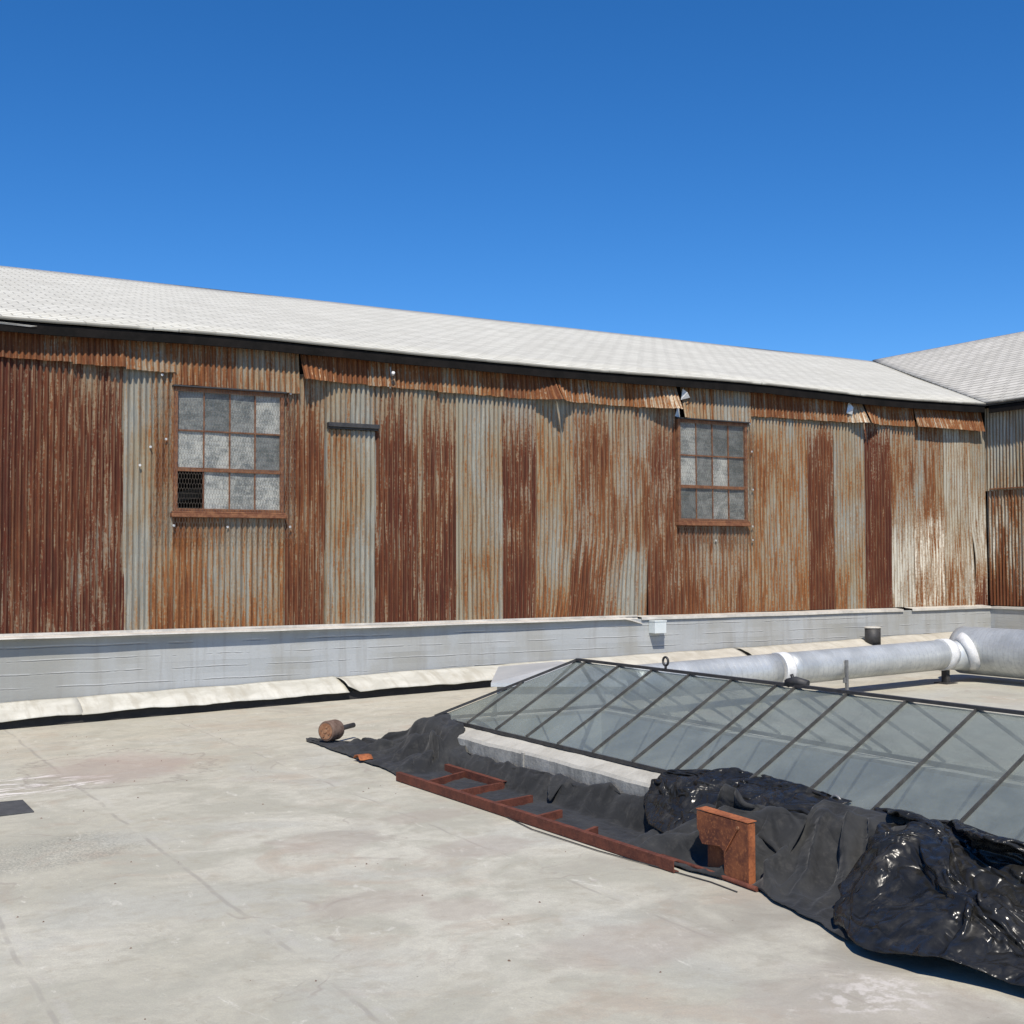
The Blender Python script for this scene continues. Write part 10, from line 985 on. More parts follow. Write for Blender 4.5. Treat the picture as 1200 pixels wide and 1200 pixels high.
2,8,1,-6,-5,16,-18,15,5,-7,-1,2,-1,-2,1,1,-1,-1,-1,-3,-2,14,-18,10,0,-2,2,-6,9,-11,3,0,-4,0,6,7,-10,9,2,0,-9,8,-12,0,12,-2,-6,-5,4,1,-1,-1,11,-19,7,2,1,1,-3,-10,11,0,2,0,7,-17,8,7,-9,0,5,4,-1,-1,1,0,14,-17,5,-1,1,-2,0,-1,2,-4,1,-3,4,2,-2,0,2,-4,4,-2,-3,-5,-1,-1,1,10,-3,12,-15,2,3,5,-15,12,-16,7,-3,2,18,-24,16,6,-10,-13,16,2,-2,5,-18,6,3,-2,1,2,-2,-2,15,-10,-4,12,-1,-4,1,2,-1,-13,15,-1,4,-4,0,-2,2,-1,0,-2,-1,-2,3,-8,14,-5,1,-3,3,-6,-5,9,0,1,-1,5,-1,-3,-1,3,-9,-1,3,2,-1,-6,-7,22,-11,1,-3,-2,-1,10,2,-10,0,18,-20,18,-19,8,2,1,2,-8,13,-8,5,7,-10,-2,8,0,-1,6,-9,0,1,2,-2,1,1,-4,1,-2,0,-2,1,-3,8,-7,4,-4,-1,-2,1,2,10,-1,0,-4,-2,3,-2,1,3,-8,-3,2,1,1,-2,1,0,-1,1,12,-13,2,-2,12,-9,-7,-2,19,-17,12,6,-2,-12,13,-5,-8,13,-4,-1,-5,11,-8,-1,-4,10,-2,-2,-1,3,-1,2,-3,1,-1,-1,-2,1,-1,3,-11,11,-1,-1,1,-1,1,-2,1,-4,2,8,-5,-6,6,0,4,-2,-9,-2,14,-11,7,-8,-3,14,-17,6,1,-4,1,-7,22,-9,-3,-2,10,10,-14,11,-3,-8,14,-10,-1,11,-19,16,-13,4,4,1,-10,19,-19,5,3,0,2,4,-1,-6,-3,0,1,1,0,-2,-1,0,0,0,0,0,4,-5,4,-3,-1,3,8,-11,0,2,2,-2,-4,-2,10,8,-8,-10,-3,13,-11,8,0,1,3,-1,14,0,-4,-13,-9,10,1,11,-2,-17,13,-16,7,12,-8,12,-1,-1,1,1,-16,2,-6,6,4,2,-7,-2,1,3,3,-3,1,-1,6,-15,4,3,0,1,1,-1,-2,1,1,-1,-3,-3,12,-15,8,0,13,-10,3,2,5,1,-8,-7,3,17,-4,0,1,-2,3,-14,10,-11,18,-13,-1,-8,1,8,-5,-6,14,-9,5,7,-8,6,-4,2,1,-2,0,-6,-3,7,2,4,2,-6,-6,-6,12,-5,2,-3,8,-2,-1,0,0,0,2,-6,-3,0,3,-3,-3,0,8,-10,19,-14,17,-16,1,4,12,3,-6,5,-10,13,0,-17,14,-20,19,-22,18,-14,18,3,1,-9,-22,19,-5,-2,3,0,-3,5,-8,4,-1,0,0,2,0,2,-2,1,0,-4,10,3,-11,-8,10,-4,3,-1,0,0,-1,0,0,-2,12,-7,-6,4,13,-15,-1,8,-5,-3,12,-17,18,-15,0,4,13,1,0,-4,4,-15,14,-23,25,-26,21,-13,15,-17,-3,5,2,1,-6,14,1,-9,1,2,-2,2,-8,1,1,-2,5,7,-4,-1,2,0,3,-12,5,12,-10,-8,3,7,3,1,0,1,0,0,0,-14,20,-11,-1,-9,20,-15,2,-3,0,2,-3,-5,14,-10,2,-6,15,-7,10,-8,12,-17,4,-1,0,-6,15,-15,15,-13,-7,5,21,-7,6,-15,14,-14,0,3,-6,-1,-1,1,1,8,-5,-1,4,2,-4,-3,12,-14,7,9,-11,-5,1,3,0,0,0,0,0,-3,16,-17,21,-15,0,0,-2,-8,15,-12,5,4,-8,1,9,-15,11,-8,-3,0,0,3,15,-1,-3,2,4,-18,17,-15,20,4,-15,-8,16,-18,19,-16,13,-15,-2,12,-7,-1,-1,2,1,2,4,-3,1,7,0,-16,12,-9,8,12,-16,-4,4,-4,-1,-1,1,1,2,0,4,-3,7,-3,0,4,-11,1,0,-4,12,-10,-3,4,4,-8,4,6,0,-7,-6,2,19,-21,20,-16,17,-15,16,-13,5,13,-10,3,-4,-3,-3,-10,19,-13,4,1,-2,-6,12,-1,1,-2,-1,2,-6,-1,7,-10,10,-8,10,4,-13,0,9,-8,4,3,2,-7,2,-4,3,1,2,-2,-5,19,-21,5,4,-11,20,-14,-4,12,-7,5,-6,-3,4,-2,-2,-6,19,-14,8,-5,12,-12,11,-11,6,13,-21,16,-20,7,14,-8,-3,-1,9,-19,12,-1,-1,-2,-3,5,2,4,4,1,-8,-11,9,-1,8,-3,-10,4,9,-13,-2,3,5,-2,-2,-3,5,-3,2,4,-13,21,5,-19,16,-18,7,5,-16,15,-14,-2,2,2,8,-6,4,-9,14,0,0,-7,10,-9,9,-13,4,13,-21,14,12,-5,-11,1,-6,9,-1,-9,1,1,0,3,1,2,-1,-5,2,15,-9,-10,1,10,3,-8,-9,12,11,-17,-3,8,-2,8,-17,2,15,-11,10,-2,-10,1,15,-5,10,-12,-3,-4,-5,16,-5,-2,3,-7,11,-9,8,-8,3,-5,9,-8,9,-10,2,-6,4,22,-10,4,-6,3,6,-9,-4,3,-6,-6,5,1,2,-1,1,-2,3,0,-9,13,-7,0,1,9,1,-10,-1,5,11,-14,-5,1,8,9,-18,-6,10,-5,1,1,1,-8,3,7,11,-18,20,3,-17,13,-5,-4,3,0,3,-5,9,-8,2,-8,8,0,6,5,-6,1,0,1,0,-4,3,-1,8,-10,-1,-13,2,2,1,2,-3,1,1,0,1,10,-15,3,-6,-1,7,5,2,-6,-4,9,4,-11,-4,1,7,8,
-9,-12,12,-2,5,-11,1,2,-7,11,6,-7,-1,9,-15,15,0,-4,-4,7,-8,-1,11,-4,-1,2,-11,4,8,9,-11,3,4,-8,7,-6,3,-11,-3,-2,14,-9,2,0,0,0,-1,0,1,-6,2,16,1,-11,-7,-2,0,5,-1,3,-3,8,5,-10,-5,-2,9,10,-11,-8,15,-12,13,-5,-11,9,-11,15,-9,1,3,9,-13,7,5,-7,-1,-1,-6,3,2,2,2,-1,-6,-4,2,12,-3,9,-11,4,5,-6,1,-2,-3,-9,10,-1,2,0,-2,-1,1,-6,7,-13,5,12,8,-7,3,-2,-5,-5,-2,2,3,6,3,-13,-3,-3,9,7,2,-12,12,-16,15,-5,-10,11,-6,8,-9,0,-4,12,-12,6,9,-4,-5,-1,1,1,6,0,5,-12,-1,1,-1,-4,1,9,-3,3,-2,-2,3,3,4,-10,-1,5,-5,2,0,-5,6,-10,12,-11,1,8,9,-8,5,3,-4,-6,-6,0,4,-3,0,-5,2,-2,13,-8,11,-6,-1,-10,15,-6,1,-6,7,-6,2,-3,-2,10,-7,2,4,2,-6,1,9,-3,1,0,-1,-8,-1,-1,1,0,-5,1,5,6,-1,-4,3,-8,18,-8,-4,7,-4,-1,2,-7,5,2,-4,0,-5,8,-8,3,8,5,2,-8,-8,-3,3,4,-1,-6,1,-2,7,-6,5,7,-7,-7,15,-11,9,-8,0,1,-2,1,0,1,1,5,4,-5,3,0,2,-2,1,0,-7,-1,-3,-2,-1,3,-2,-1,7,0,7,-7,3,-2,11,-7,-5,3,-2,-4,2,4,0,0,-7,8,-9,7,-6,2,5,2,5,4,-3,-3,-2,-1,5,-7,-10,-3,3,0,6,3,5,-14,4,-2,9,-2,-2,-4,0,1,3,-1,-1,11,-3,-2,-5,4,-1,3,7,-1,-15,-4,-1,0,3,-1,0,2,7,0,2,4,1,-11,11,-7,0,-1,-3,3,2,-2,1,-1,-3,-1,13,-7,-7,1,3,-6,2,6,5,0,-4,-4,8,0,-9,-6,3,-5,10,1,9,-12,-2,-2,2,2,2,-4,2,-1,0,1,7,6,-13,4,-8,-1,1,12,9,0,-8,1,-12,4,-11,4,2,2,-5,11,4,-6,9,-13,7,-1,-1,-2,2,2,-2,0,-1,-3,9,2,1,-10,0,2,1,-4,2,1,7,-2,-7,3,8,-1,-11,-7,2,2,-3,1,13,-12,1,2,-1,5,-2,-1,0,2,-2,2,12,-3,-8,5,-8,-9,2,6,15,9,-16,9,3,3,-13,2,1,0,-4,1,-3,-5,10,-1,-6,-3,0,3,1,-1,-1,-1,0,2,-7,15,-5,-8,6,-1,-6,7,-7,6,-5,1,-2,5,-2,17,-12,7,-18,-8,4,0,12,-12,10,-2,4,1,1,2,-6,2,-2,-5,14,-10,0,9,-8,-6,1,-2,0,18,-13,-4,14,0,0,-4,0,0,4,0,1,-9,-1,5,-1,0,3,-1,-1,-1,-2,0,0,-3,1,6,-4,-2,-2,20,-23,15,-20,26,-12,8,-16,19,-22,17,-1,1,-6,-12,-1,0,11,-2,0,5,1,0,0,2,-5,-4,9,-17,20,-17,5,3,3,-14,2,6,-10,17,-11,1,2,-1,5,7,0,3,-5,5,1,-6,-1,-1,1,0,0,-1,0,-2,-2,3,1,-11,16,-10,-5,6,-5,15,-18,7,4,8,-8,-3,3,2,-8,1,11,3,-8,-1,4,-11,6,1,1,2,-2,2,-1,-1,-9,0,4,-1,2,-3,2,4,1,-6,-4,13,-12,13,-17,9,-3,6,4,-1,-5,17,-21,2,9,-2,-1,2,0,-1,0,-1,-1,-4,-4,0,3,0,4,1,-3,-1,0,9,-6,-6,14,-2,4,-4,3,-6,3,-13,19,14,-18,3,-3,2,-14,-1,1,0,-5,-1,1,7,-6,12,-14,17,-21,14,-1,8,-9,6,-14,11,-2,-2,2,-6,-2,7,-3,19,-9,-2,7,-11,4,-1,1,0,0,-1,1,-1,-2,-5,-1,7,-11,10,1,-1,0,0,0,3,-2,-6,-1,14,-13,19,0,-4,3,-16,12,13,-21,17,-17,15,-10,4,-13,3,2,-12,1,5,-2,0,1,11,-11,0,-5,17,-11,10,-10,2,6,-10,10,-11,2,6,-2,-8,20,-16,12,-5,-1,1,0,0,-1,1,0,-3,-2,-3,1,1,1,0,8,-16,0,6,16,-9,-9,-3,0,5,-2,4,-1,9,5,-17,11,11,-21,19,-19,11,-4,8,-11,-1,12,-14,-1,-5,11,-11,7,10,-14,14,-15,11,-4,5,-1,-5,13,-18,16,-17,9,0,2,-11,16,-11,5,0,1,0,-1,-1,0,1,-1,-2,-4,-1,7,-7,-2,0,13,-16,-1,0,8,1,5,-12,11,-11,9,-9,5,-3,8,-9,7,7,-3,5,-8,1,-7,11,-2,-3,7,-12,4,-1,5,-1,-5,5,-1,0,1,-4,0,1,5,-11,19,-16,13,-8,4,7,-9,-10,14,-5,0,1,-1,-1,0,1,0,-1,0,-2,-4,0,11,-14,5,5,2,4,-13,-4,10,-5,-3,3,-8,2,8,-3,4,-2,2,-3,5,-7,10,-2,1,-2,-2,-2,2,6,5,-8,-6,2,2,-1,7,-3,4,-7,5,6,-16,14,-7,-1,7,-2,0,-12,8,12,-11,-1,-1,0,1,-1,0,-1,1,-1,2,-4,5,-6,5,-2,0,5,-2,10,-14,19,2,1,-1,-1,-9,6,-17,-8,3,3,-6,7,-1,-2,4,-2,3,-4,12,-9,2,0,-3,8,3,-6,-8,0,5,-2,-4,9,3,2,-4,1,-3,5,-10,2,-1,14,-11,-8,11,2,-3,-3,1,1,-1,-2,1,-1,2,-1,3,-2,1,
-8,6,8,-4,-9,-5,14,-7,-6,9,3,0,-11,16,10,-6,-8,3,-3,-6,1,1,-5,2,4,-2,-1,10,0,-7,3,-4,5,4,-1,-8,0,0,4,-2,-10,3,0,13,-6,2,3,-4,-1,3,10,-16,-5,17,-16,5,0,3,-3,-3,2,0,1,1,1,-5,5,-1,-6,9,-6,-9,3,-4,3,2,-1,1,5,-1,-6,6,8,0,-5,4,-8,4,3,-3,0,-3,2,1,-1,-1,8,-6,1,-5,8,5,2,-8,-3,-6,-2,9,-6,0,1,9,6,-4,-5,0,0,2,-3,-6,1,10,-6,1,-2,-3,2,1,0,2,1,-4,5,-6,3,-4,-1,3,-2,1,5,-14,2,-3,5,-2,9,5,-17,2,5,-4,6,2,-4,1,6,0,3,-4,0,0,1,-1,1,-2,4,-2,3,3,2,-7,-6,-2,-7,3,4,-2,-3,3,9,3,-4,-3,4,8,-11,-2,7,-3,-1,-1,2,-2,1,0,1,2,-1,-1,1,-4,12,-15,3,0,0,1,6,-4,-11,-4,13,-3,5,3,-11,-1,-2,4,0,2,1,-3,0,3,5,1,3,-3,-7,4,4,-2,3,-3,2,2,2,3,-2,-7,-4,-7,2,4,-1,-8,5,8,1,-3,-5,17,-12,0,3,-1,4,-5,0,0,2,0,1,0,1,1,0,-1,5,-18,9,2,-2,-1,0,3,-5,-6,6,-5,15,-5,10,-7,1,-3,0,-5,4,-1,0,2,-4,-2,10,3,-7,-3,5,-6,4,-5,5,0,-7,12,9,-7,7,-11,-11,-3,11,4,-5,1,-2,-1,-6,15,-13,7,-1,0,3,-3,-2,2,1,1,1,0,0,1,0,-2,1,2,3,-3,2,2,-3,4,-4,-2,-5,1,6,-14,17,-2,-1,-3,8,-7,1,-2,-5,6,-5,-3,7,5,-5,-2,6,-12,5,1,3,-4,-10,13,14,-3,6,-3,-9,-8,-4,8,-2,-1,3,-4,0,4,-3,-2,-2,5,1,-3,1,1,0,1,1,1,-4,1,-1,0,0,4,-9,2,3,6,-1,0,-5,3,-5,9,-4,-1,-3,12,-11,2,-2,1,4,-2,-8,4,-4,0,4,-2,-1,2,2,-1,-3,1,3,10,-11,5,-11,7,10,8,-1,-3,-16,-10,11,1,11,-14,4,-1,-1,-2,2,0,2,0,0,1,1,2,2,-10,-1,-8,11,6,-6,6,2,0,0,-3,3,-4,-2,0,5,1,-11,3,5,-1,-1,-2,2,-5,3,-1,0,4,-3,-5,12,-7,1,6,-10,5,2,-2,-2,10,-6,-2,-6,3,-7,9,8,0,5,-18,19,-20,14,-16,6,1,6,-12,9,-6,2,1,-2,1,-4,-2,21,-20,22,-12,2,1,1,-3,-1,-4,-1,1,-1,-5,3,1,1,12,-16,2,-1,-4,13,-8,-1,0,4,-6,0,-3,5,-1,11,-3,5,-1,-1,-3,2,-6,-5,3,14,-11,-9,14,-5,-1,15,-6,-5,-2,0,-15,20,-7,2,-8,13,-14,11,-1,-4,6,-7,5,0,-1,19,-17,19,-20,1,-3,-1,-2,0,-1,-1,9,7,-14,0,-2,3,2,1,2,5,-15,5,3,-6,5,-4,1,-2,-1,-1,1,2,-3,10,-2,4,0,7,-14,-3,7,8,-8,-4,4,5,0,1,5,-14,-4,2,-5,8,2,6,-13,13,-8,-1,8,-1,8,-10,5,-5,-2,14,-10,14,-20,7,1,1,1,1,-5,-2,2,3,-10,4,-5,10,-8,3,-3,8,-12,5,-2,-8,13,-7,8,-9,-1,1,-4,3,4,1,4,13,-17,14,-11,-1,-5,19,0,-6,-5,1,6,-7,-4,-2,2,-1,0,3,-6,12,-10,4,1,-5,-4,9,13,0,-12,-4,-2,7,6,6,-14,-1,-1,-1,6,-1,-1,2,4,-12,9,-11,8,1,-7,1,-8,17,-12,10,1,-12,8,-9,11,-8,0,5,-10,-2,-2,-2,7,18,2,-2,-12,13,-8,3,-2,1,2,-2,-2,-6,-1,5,-2,0,3,5,-8,0,-1,0,2,5,-8,4,6,3,2,-9,4,-6,14,3,-1,-2,-4,-12,14,-8,-2,6,2,-14,14,-20,9,0,1,-2,-6,7,-3,7,-2,-3,-2,2,5,-6,-3,13,-3,-9,-3,4,-3,-7,15,6,-6,1,-4,7,5,-7,2,-4,-4,2,-4,7,-4,2,0,-4,3,4,3,3,2,-2,-9,1,13,-12,-1,-7,7,-4,7,4,3,3,1,-17,19,-18,4,8,-6,-3,-2,-9,20,-21,17,-7,-5,5,-6,15,-16,8,-5,7,-8,3,-3,-1,7,-7,1,-5,9,-9,3,6,5,6,-1,-4,2,-3,-2,-2,-2,-2,0,2,3,-4,2,5,5,1,-1,-3,5,-9,-4,6,5,-3,-4,-8,2,3,4,0,1,0,15,-8,-1,-4,-3,17,-17,13,-13,-1,4,-9,8,-6,-4,3,2,8,-13,0,0,10,-10,2,6,-6,-1,-1,0,0,10,5,-2,-4,-5,6,-7,6,1,-3,-1,-2,-4,-5,8,2,-2,6,5,-3,-2,-2,-1,5,0,-5,1,9,1,1,-10,2,-6,2,8,2,2,-6,-10,18,-8,5,-13,19,-6,-3,-8,11,-9,-6,3,-1,4,-8,9,-4,1,-6,2,6,-8,1,5,-4,-3,1,1,5,-6,6,4,2,-14,7,-9,9,7,-4,-3,-2,-5,4,2,1,6,-4,-7,-1,4,3,0,9,-10,-2,4,10,-8,2,-12,-3,2,1,-5,13,5,4,-16,8,0,-3,-4,9,3,-10,4,2,5,-3,-8,-4,8,-2,1,-7,6,-5,1,4,-6,6,-3,-4,4,2,-3,3,-6,2,1,6,-10,12,-7,6,-4,-1,2,-6,1,2,4,-1,-9,1,5,-3,6,-8,9,-2,-9,-2,3,4,2,-2,1,-4,-1,12,-12,-3,13,6,
-15,7,2,-10,5,8,1,-15,17,-7,-5,11,-2,-12,5,5,-7,0,-3,1,1,4,-3,2,-1,7,-10,1,1,-2,-1,2,-6,12,-3,-12,11,-2,0,0,-1,1,2,5,-12,2,14,0,0,-5,-2,-8,13,-8,-3,0,7,-2,0,-3,2,1,-1,7,-10,-12,3,13,-2,3,-4,1,1,7,1,-19,12,5,-11,7,6,-14,12,-4,-7,10,-12,-2,2,5,8,-7,1,-5,1,-3,6,2,-9,14,-4,0,4,-17,4,5,0,-1,1,2,-11,8,10,-16,1,12,3,1,1,-4,2,-9,-5,6,4,-1,-2,-4,0,-1,5,5,-6,-9,-4,2,10,1,-10,4,-9,2,19,-14,13,-5,-1,-6,15,-5,1,-2,-2,8,-14,-1,0,9,-2,0,5,-8,5,1,-6,10,-13,0,-6,8,-11,8,6,-1,2,-2,-3,-3,-4,-1,13,6,-12,5,0,6,-6,6,2,-10,4,1,2,-3,-2,-4,6,-3,4,-2,1,-8,-6,-6,18,-10,6,4,4,-14,14,-13,15,-12,13,-13,9,5,-7,2,3,-2,-12,-1,7,1,-1,9,-3,2,-4,5,-8,11,4,-7,-16,0,8,-1,2,-1,0,-2,1,1,-7,-3,1,8,-1,10,-5,7,-2,-3,-1,-12,9,4,3,-7,4,-4,-9,4,6,-1,2,0,-7,-11,8,-3,12,-3,-5,-2,12,-12,7,-4,12,-10,13,-6,-4,4,6,-9,-6,-2,10,-1,-4,7,-9,3,-9,7,-1,-3,3,-8,14,-2,0,-2,2,1,-2,7,2,1,-5,-12,3,3,-3,6,-1,4,4,0,-6,3,6,-2,-5,-1,-12,3,4,3,0,6,-8,8,-6,-6,-11,0,1,17,-10,5,4,4,-5,-2,10,-3,5,-7,-1,7,0,-11,3,5,-4,-3,-10,4,2,9,-3,-2,2,-2,-1,0,6,-2,-3,3,0,-2,6,2,2,-1,-2,-11,3,-4,-1,6,-4,8,0,-2,-3,6,6,-2,-11,13,0,-7,-1,1,-2,14,-9,2,8,-6,-3,-5,-8,3,-5,13,-1,3,-7,0,-4,14,-5,1,2,1,-4,-5,-4,-3,-7,9,1,-2,-3,6,2,-2,-1,4,7,-7,4,-1,0,-1,-2,-1,1,3,4,1,-3,-10,10,-12,-1,13,-3,3,-1,-8,1,9,6,-6,-10,-1,8,4,-3,-7,5,-1,12,-1,0,-1,-3,7,4,-7,-15,-6,5,8,-3,5,-10,14,-8,5,1,2,-16,-1,-2,12,-3,-1,0,3,-2,-11,2,0,18,-2,0,-4,1,-1,0,-2,-4,-1,2,5,5,3,-8,-9,9,6,-13,6,10,0,-6,2,-16,15,9,-11,-3,-12,14,3,-1,-15,23,-17,9,-2,7,3,3,2,-3,1,0,-12,-8,-3,3,17,-13,5,1,8,-1,-7,-1,6,-15,7,-2,0,0,-3,0,-1,3,-8,14,1,-1,-1,-1,-2,-2,2,-1,-2,-2,2,4,6,-2,0,-12,8,-6,4,1,19,-15,-3,-6,10,0,4,-5,-7,11,0,-3,-3,17,-17,4,2,-1,-6,7,-3,13,-6,6,-2,4,-9,-5,-5,-7,2,-5,21,0,-12,2,6,-8,1,0,1,-10,7,-2,-1,-4,7,5,1,-2,-1,-2,-3,-2,0,1,1,-1,1,0,2,-7,4,-5,-1,-4,11,-6,11,7,-8,-1,15,-11,9,-4,-10,11,-4,-2,4,1,-1,3,2,-7,-2,2,4,8,-6,6,-7,8,-15,7,-6,-17,9,-1,13,-3,-6,12,-10,-1,0,-11,7,-11,4,-2,16,-14,12,0,2,0,-3,-2,1,0,-1,-2,0,-2,-1,-2,3,3,4,-8,-1,4,-2,-1,11,0,-9,6,12,-8,-7,11,-9,11,5,-19,13,0,-3,5,0,-13,8,-4,8,6,-5,4,-11,2,3,-1,-4,-8,-2,7,6,-5,-1,6,-11,0,1,-4,8,0,-3,-8,13,-13,12,1,0,-2,-3,0,-2,0,2,0,1,1,1,2,-3,0,2,5,-10,5,-6,4,11,-6,-9,9,9,0,-10,5,9,-16,13,-15,9,1,-5,8,4,0,-11,-3,4,11,-13,2,2,-10,0,8,-3,-12,0,11,-2,-1,2,0,-5,5,5,5,-1,1,-7,-5,3,-8,1,14,-8,-2,-3,4,4,-1,-1,-1,0,0,-3,5,-11,11,-10,10,-7,8,-3,2,11,-6,-6,7,3,-2,0,4,1,-11,11,-6,-3,5,-6,6,4,4,-9,-3,-3,5,-8,-3,5,4,-6,5,-1,-10,-7,16,2,-10,7,-3,4,0,-2,3,3,0,-13,12,1,-3,-7,3,-2,2,3,-4,-1,-1,0,-1,0,7,-12,13,-10,12,-9,2,0,-3,0,0,14,-2,-14,10,12,-2,-6,-1,7,-7,1,-3,3,6,-10,0,6,5,-4,-14,1,6,1,-5,0,8,1,-2,0,11,-9,-5,8,-10,-3,1,4,-1,-2,2,2,-2,-13,15,1,-9,2,-1,3,-4,-3,1,1,0,2,5,-13,8,0,5,-10,13,-8,2,8,-9,3,1,-4,0,-6,6,13,-4,3,-7,8,-3,-1,2,-1,8,-9,-2,6,-7,1,-8,-3,2,8,-6,1,0,3,0,-6,-2,-2,7,9,2,-14,-1,0,-3,-1,-8,-1,12,3,2,7,-9,-1,-1,-2,9,0,0,0,-1,-13,6,6,-11,-1,12,-6,11,-4,-8,10,-4,-7,7,-2,6,-4,-12,6,10,11,-7,7,-5,3,-4,0,3,-9,1,-6,0,6,0,-5,-2,8,-4,-2,-2,-4,3,3,-10,4,-6,0,5,-3,0,-5,4,6,-3,-1,1,12,-7,0,-1,-1,7,-5,1,-1,-1,-4,2,7,-13,7,9,-7,7,-1,-8,
6,-6,1,0,0,11,-2,-15,15,0,-12,6,13,3,2,-7,6,-9,-1,0,-8,6,-7,-3,3,5,2,-4,4,0,-3,-1,-6,1,6,-7,12,-11,-3,-8,-2,3,-3,1,6,6,-3,3,3,-2,0,4,-6,3,-3,-1,-4,0,10,-11,13,-2,3,-3,-6,-2,4,0,-1,-2,6,-5,5,2,-1,-4,3,0,-1,1,-10,-1,6,-7,6,-5,9,-6,4,7,2,-5,-2,1,2,-3,7,5,1,2,-3,5,-6,-2,-1,5,-2,-14,-13,-3,19,4,-12,3,2,5,-3,1,-3,4,-9,-1,1,7,3,-10,14,-8,7,0,1,1,1,-2,-7,8,-2,-9,8,-5,3,4,-5,-1,10,-13,1,0,-9,-7,3,-1,4,1,9,-1,0,0,6,5,-2,1,-8,2,8,1,1,1,-5,6,-12,13,-9,-5,13,-1,-6,-9,12,2,-18,2,-5,8,1,3,-8,8,-1,-3,-4,0,13,-11,11,-3,0,6,-1,-3,1,-5,-2,9,-6,-6,5,-2,9,-9,0,-6,14,-16,12,-6,10,-7,5,-9,-10,-4,-1,2,4,10,5,3,-1,6,-12,2,11,-2,-3,1,1,4,-7,-8,13,-11,14,2,-5,-14,-2,17,-22,2,5,1,-6,10,-3,4,2,1,1,-14,12,-8,7,-10,4,4,0,-2,11,-10,2,9,-10,-3,0,6,2,-10,10,-18,16,-2,5,-13,15,-14,15,-6,2,-1,1,-1,-8,1,6,6,-2,1,-11,7,-12,0,-3,-5,12,-5,16,-15,9,4,4,-1,-1,4,-15,9,-5,-5,1,5,-9,4,-1,2,0,-7,9,-7,9,-12,8,-2,0,7,4,-10,10,-13,8,3,-5,-4,2,14,-3,-18,18,-21,9,-2,17,-17,14,-14,17,-7,4,4,-3,-6,-2,0,3,5,-1,0,-2,1,-5,5,-8,-10,17,-16,20,-8,-10,12,-3,5,-4,5,-4,-2,-5,-1,-3,9,-10,1,-1,1,6,6,-6,-4,15,-5,1,-2,-4,0,12,-10,10,-7,7,-5,3,-11,-1,5,-4,-7,20,-16,3,2,4,-9,16,-18,2,-1,6,13,-3,-14,-6,-1,5,15,5,-21,15,2,-15,14,-11,0,4,2,9,-9,-8,9,-9,11,-3,-3,1,-6,-1,6,-3,0,-1,0,1,5,-12,11,8,-5,5,0,1,0,0,-12,11,-5,6,-6,-5,-4,7,-2,1,2,-3,0,3,1,-3,2,2,-6,9,-4,-1,-10,6,6,0,-10,2,-11,4,6,10,-18,9,9,-9,11,-13,7,-1,4,9,-6,-6,5,-17,11,-2,0,-3,3,-7,4,9,-7,4,1,-8,7,7,-10,2,-4,-4,-1,6,-1,11,-11,5,-4,4,-3,3,-10,4,-12,20,-7,1,6,-3,-4,4,-1,0,1,4,1,2,-12,7,-3,1,4,-2,-20,-5,15,2,-12,-1,1,1,9,5,-6,1,-8,-8,1,16,7,-15,13,-3,2,2,-2,-1,4,7,-11,2,0,7,-11,4,-6,-2,0,1,-7,10,-11,11,-8,3,-10,20,-14,16,-9,-1,-16,12,-9,-2,2,1,-9,1,1,4,3,3,1,-3,8,0,14,-21,19,6,-15,-11,15,-10,3,0,6,-3,-1,2,-15,3,14,8,-15,-1,5,2,3,3,1,10,-10,-3,5,8,-16,9,-12,3,-5,-4,-4,-2,3,-2,-2,9,-4,7,-6,11,-19,6,-6,0,6,-5,-1,-10,5,1,1,-2,-1,-2,-3,-1,-1,-2,2,-4,3,3,0,-1,0,4,-3,0,11,2,9,2,7,4,-16,2,5,-3,-1,10,4,-6,-7,11,1,-1,-4,12,-4,-7,4,8,-16,5,-5,-6,-1,1,-1,-2,-1,-3,-1,0,-1,3,2,2,2,-1,-1,-1,1,-2,15,-19,5,0,13,2,1,-1,-3,-4,-2,-4,-10,18,-23,15,1,0,-3,0,2,7,1,-4,-6,0,1,15,8,-5,-5,-9,0,6,9,1,-11,9,-1,4,-8,5,-2,-1,-7,11,-6,-8,3,-1,-1,-2,0,-1,2,-1,-1,-4,1,0,1,3,-1,2,0,2,-4,0,18,-7,1,-14,0,5,-6,7,4,1,4,-4,0,3,-8,-2,11,5,-6,-9,-2,-2,2,0,-2,-3,0,5,10,1,-2,0,-8,8,3,-2,4,-2,-2,2,-2,-2,0,-1,-3,-2,6,-5,1,-1,0,0,-2,-2,-2,-3,3,-4,-6,12,-6,2,0,3,2,8,-12,2,4,-4,8,-7,1,1,1,0,3,0,9,-8,11,-7,1,-12,17,6,0,-2,-2,-4,-4,-4,-5,-4,-1,-3,7,11,-6,5,-3,4,0,3,-4,-2,3,-2,3,-10,13,-13,1,-1,4,-1,1,0,-1,0,-5,5,-7,-1,-1,0,-2,2,-3,0,0,9,-10,10,-6,-1,-2,3,6,-1,0,-3,3,-1,2,-1,4,2,6,-2,-5,-2,4,4,4,2,2,2,0,1,-1,-4,-1,-4,-6,-1,-4,2,2,9,-2,-4,0,-3,0,3,1,-6,9,-2,-1,-2,-1,-2,0,-6,5,-2,-7,6,-5,-1,3,-1,0,-3,0,2,-2,5,-5,-1,7,-3,1,2,-4,7,-1,-2,2,-1,0,-2,1,5,-5,11,-6,-3,-1,-2,1,-1,1,0,0,1,1,1,3,3,4,4,-4,-5,6,-3,]),
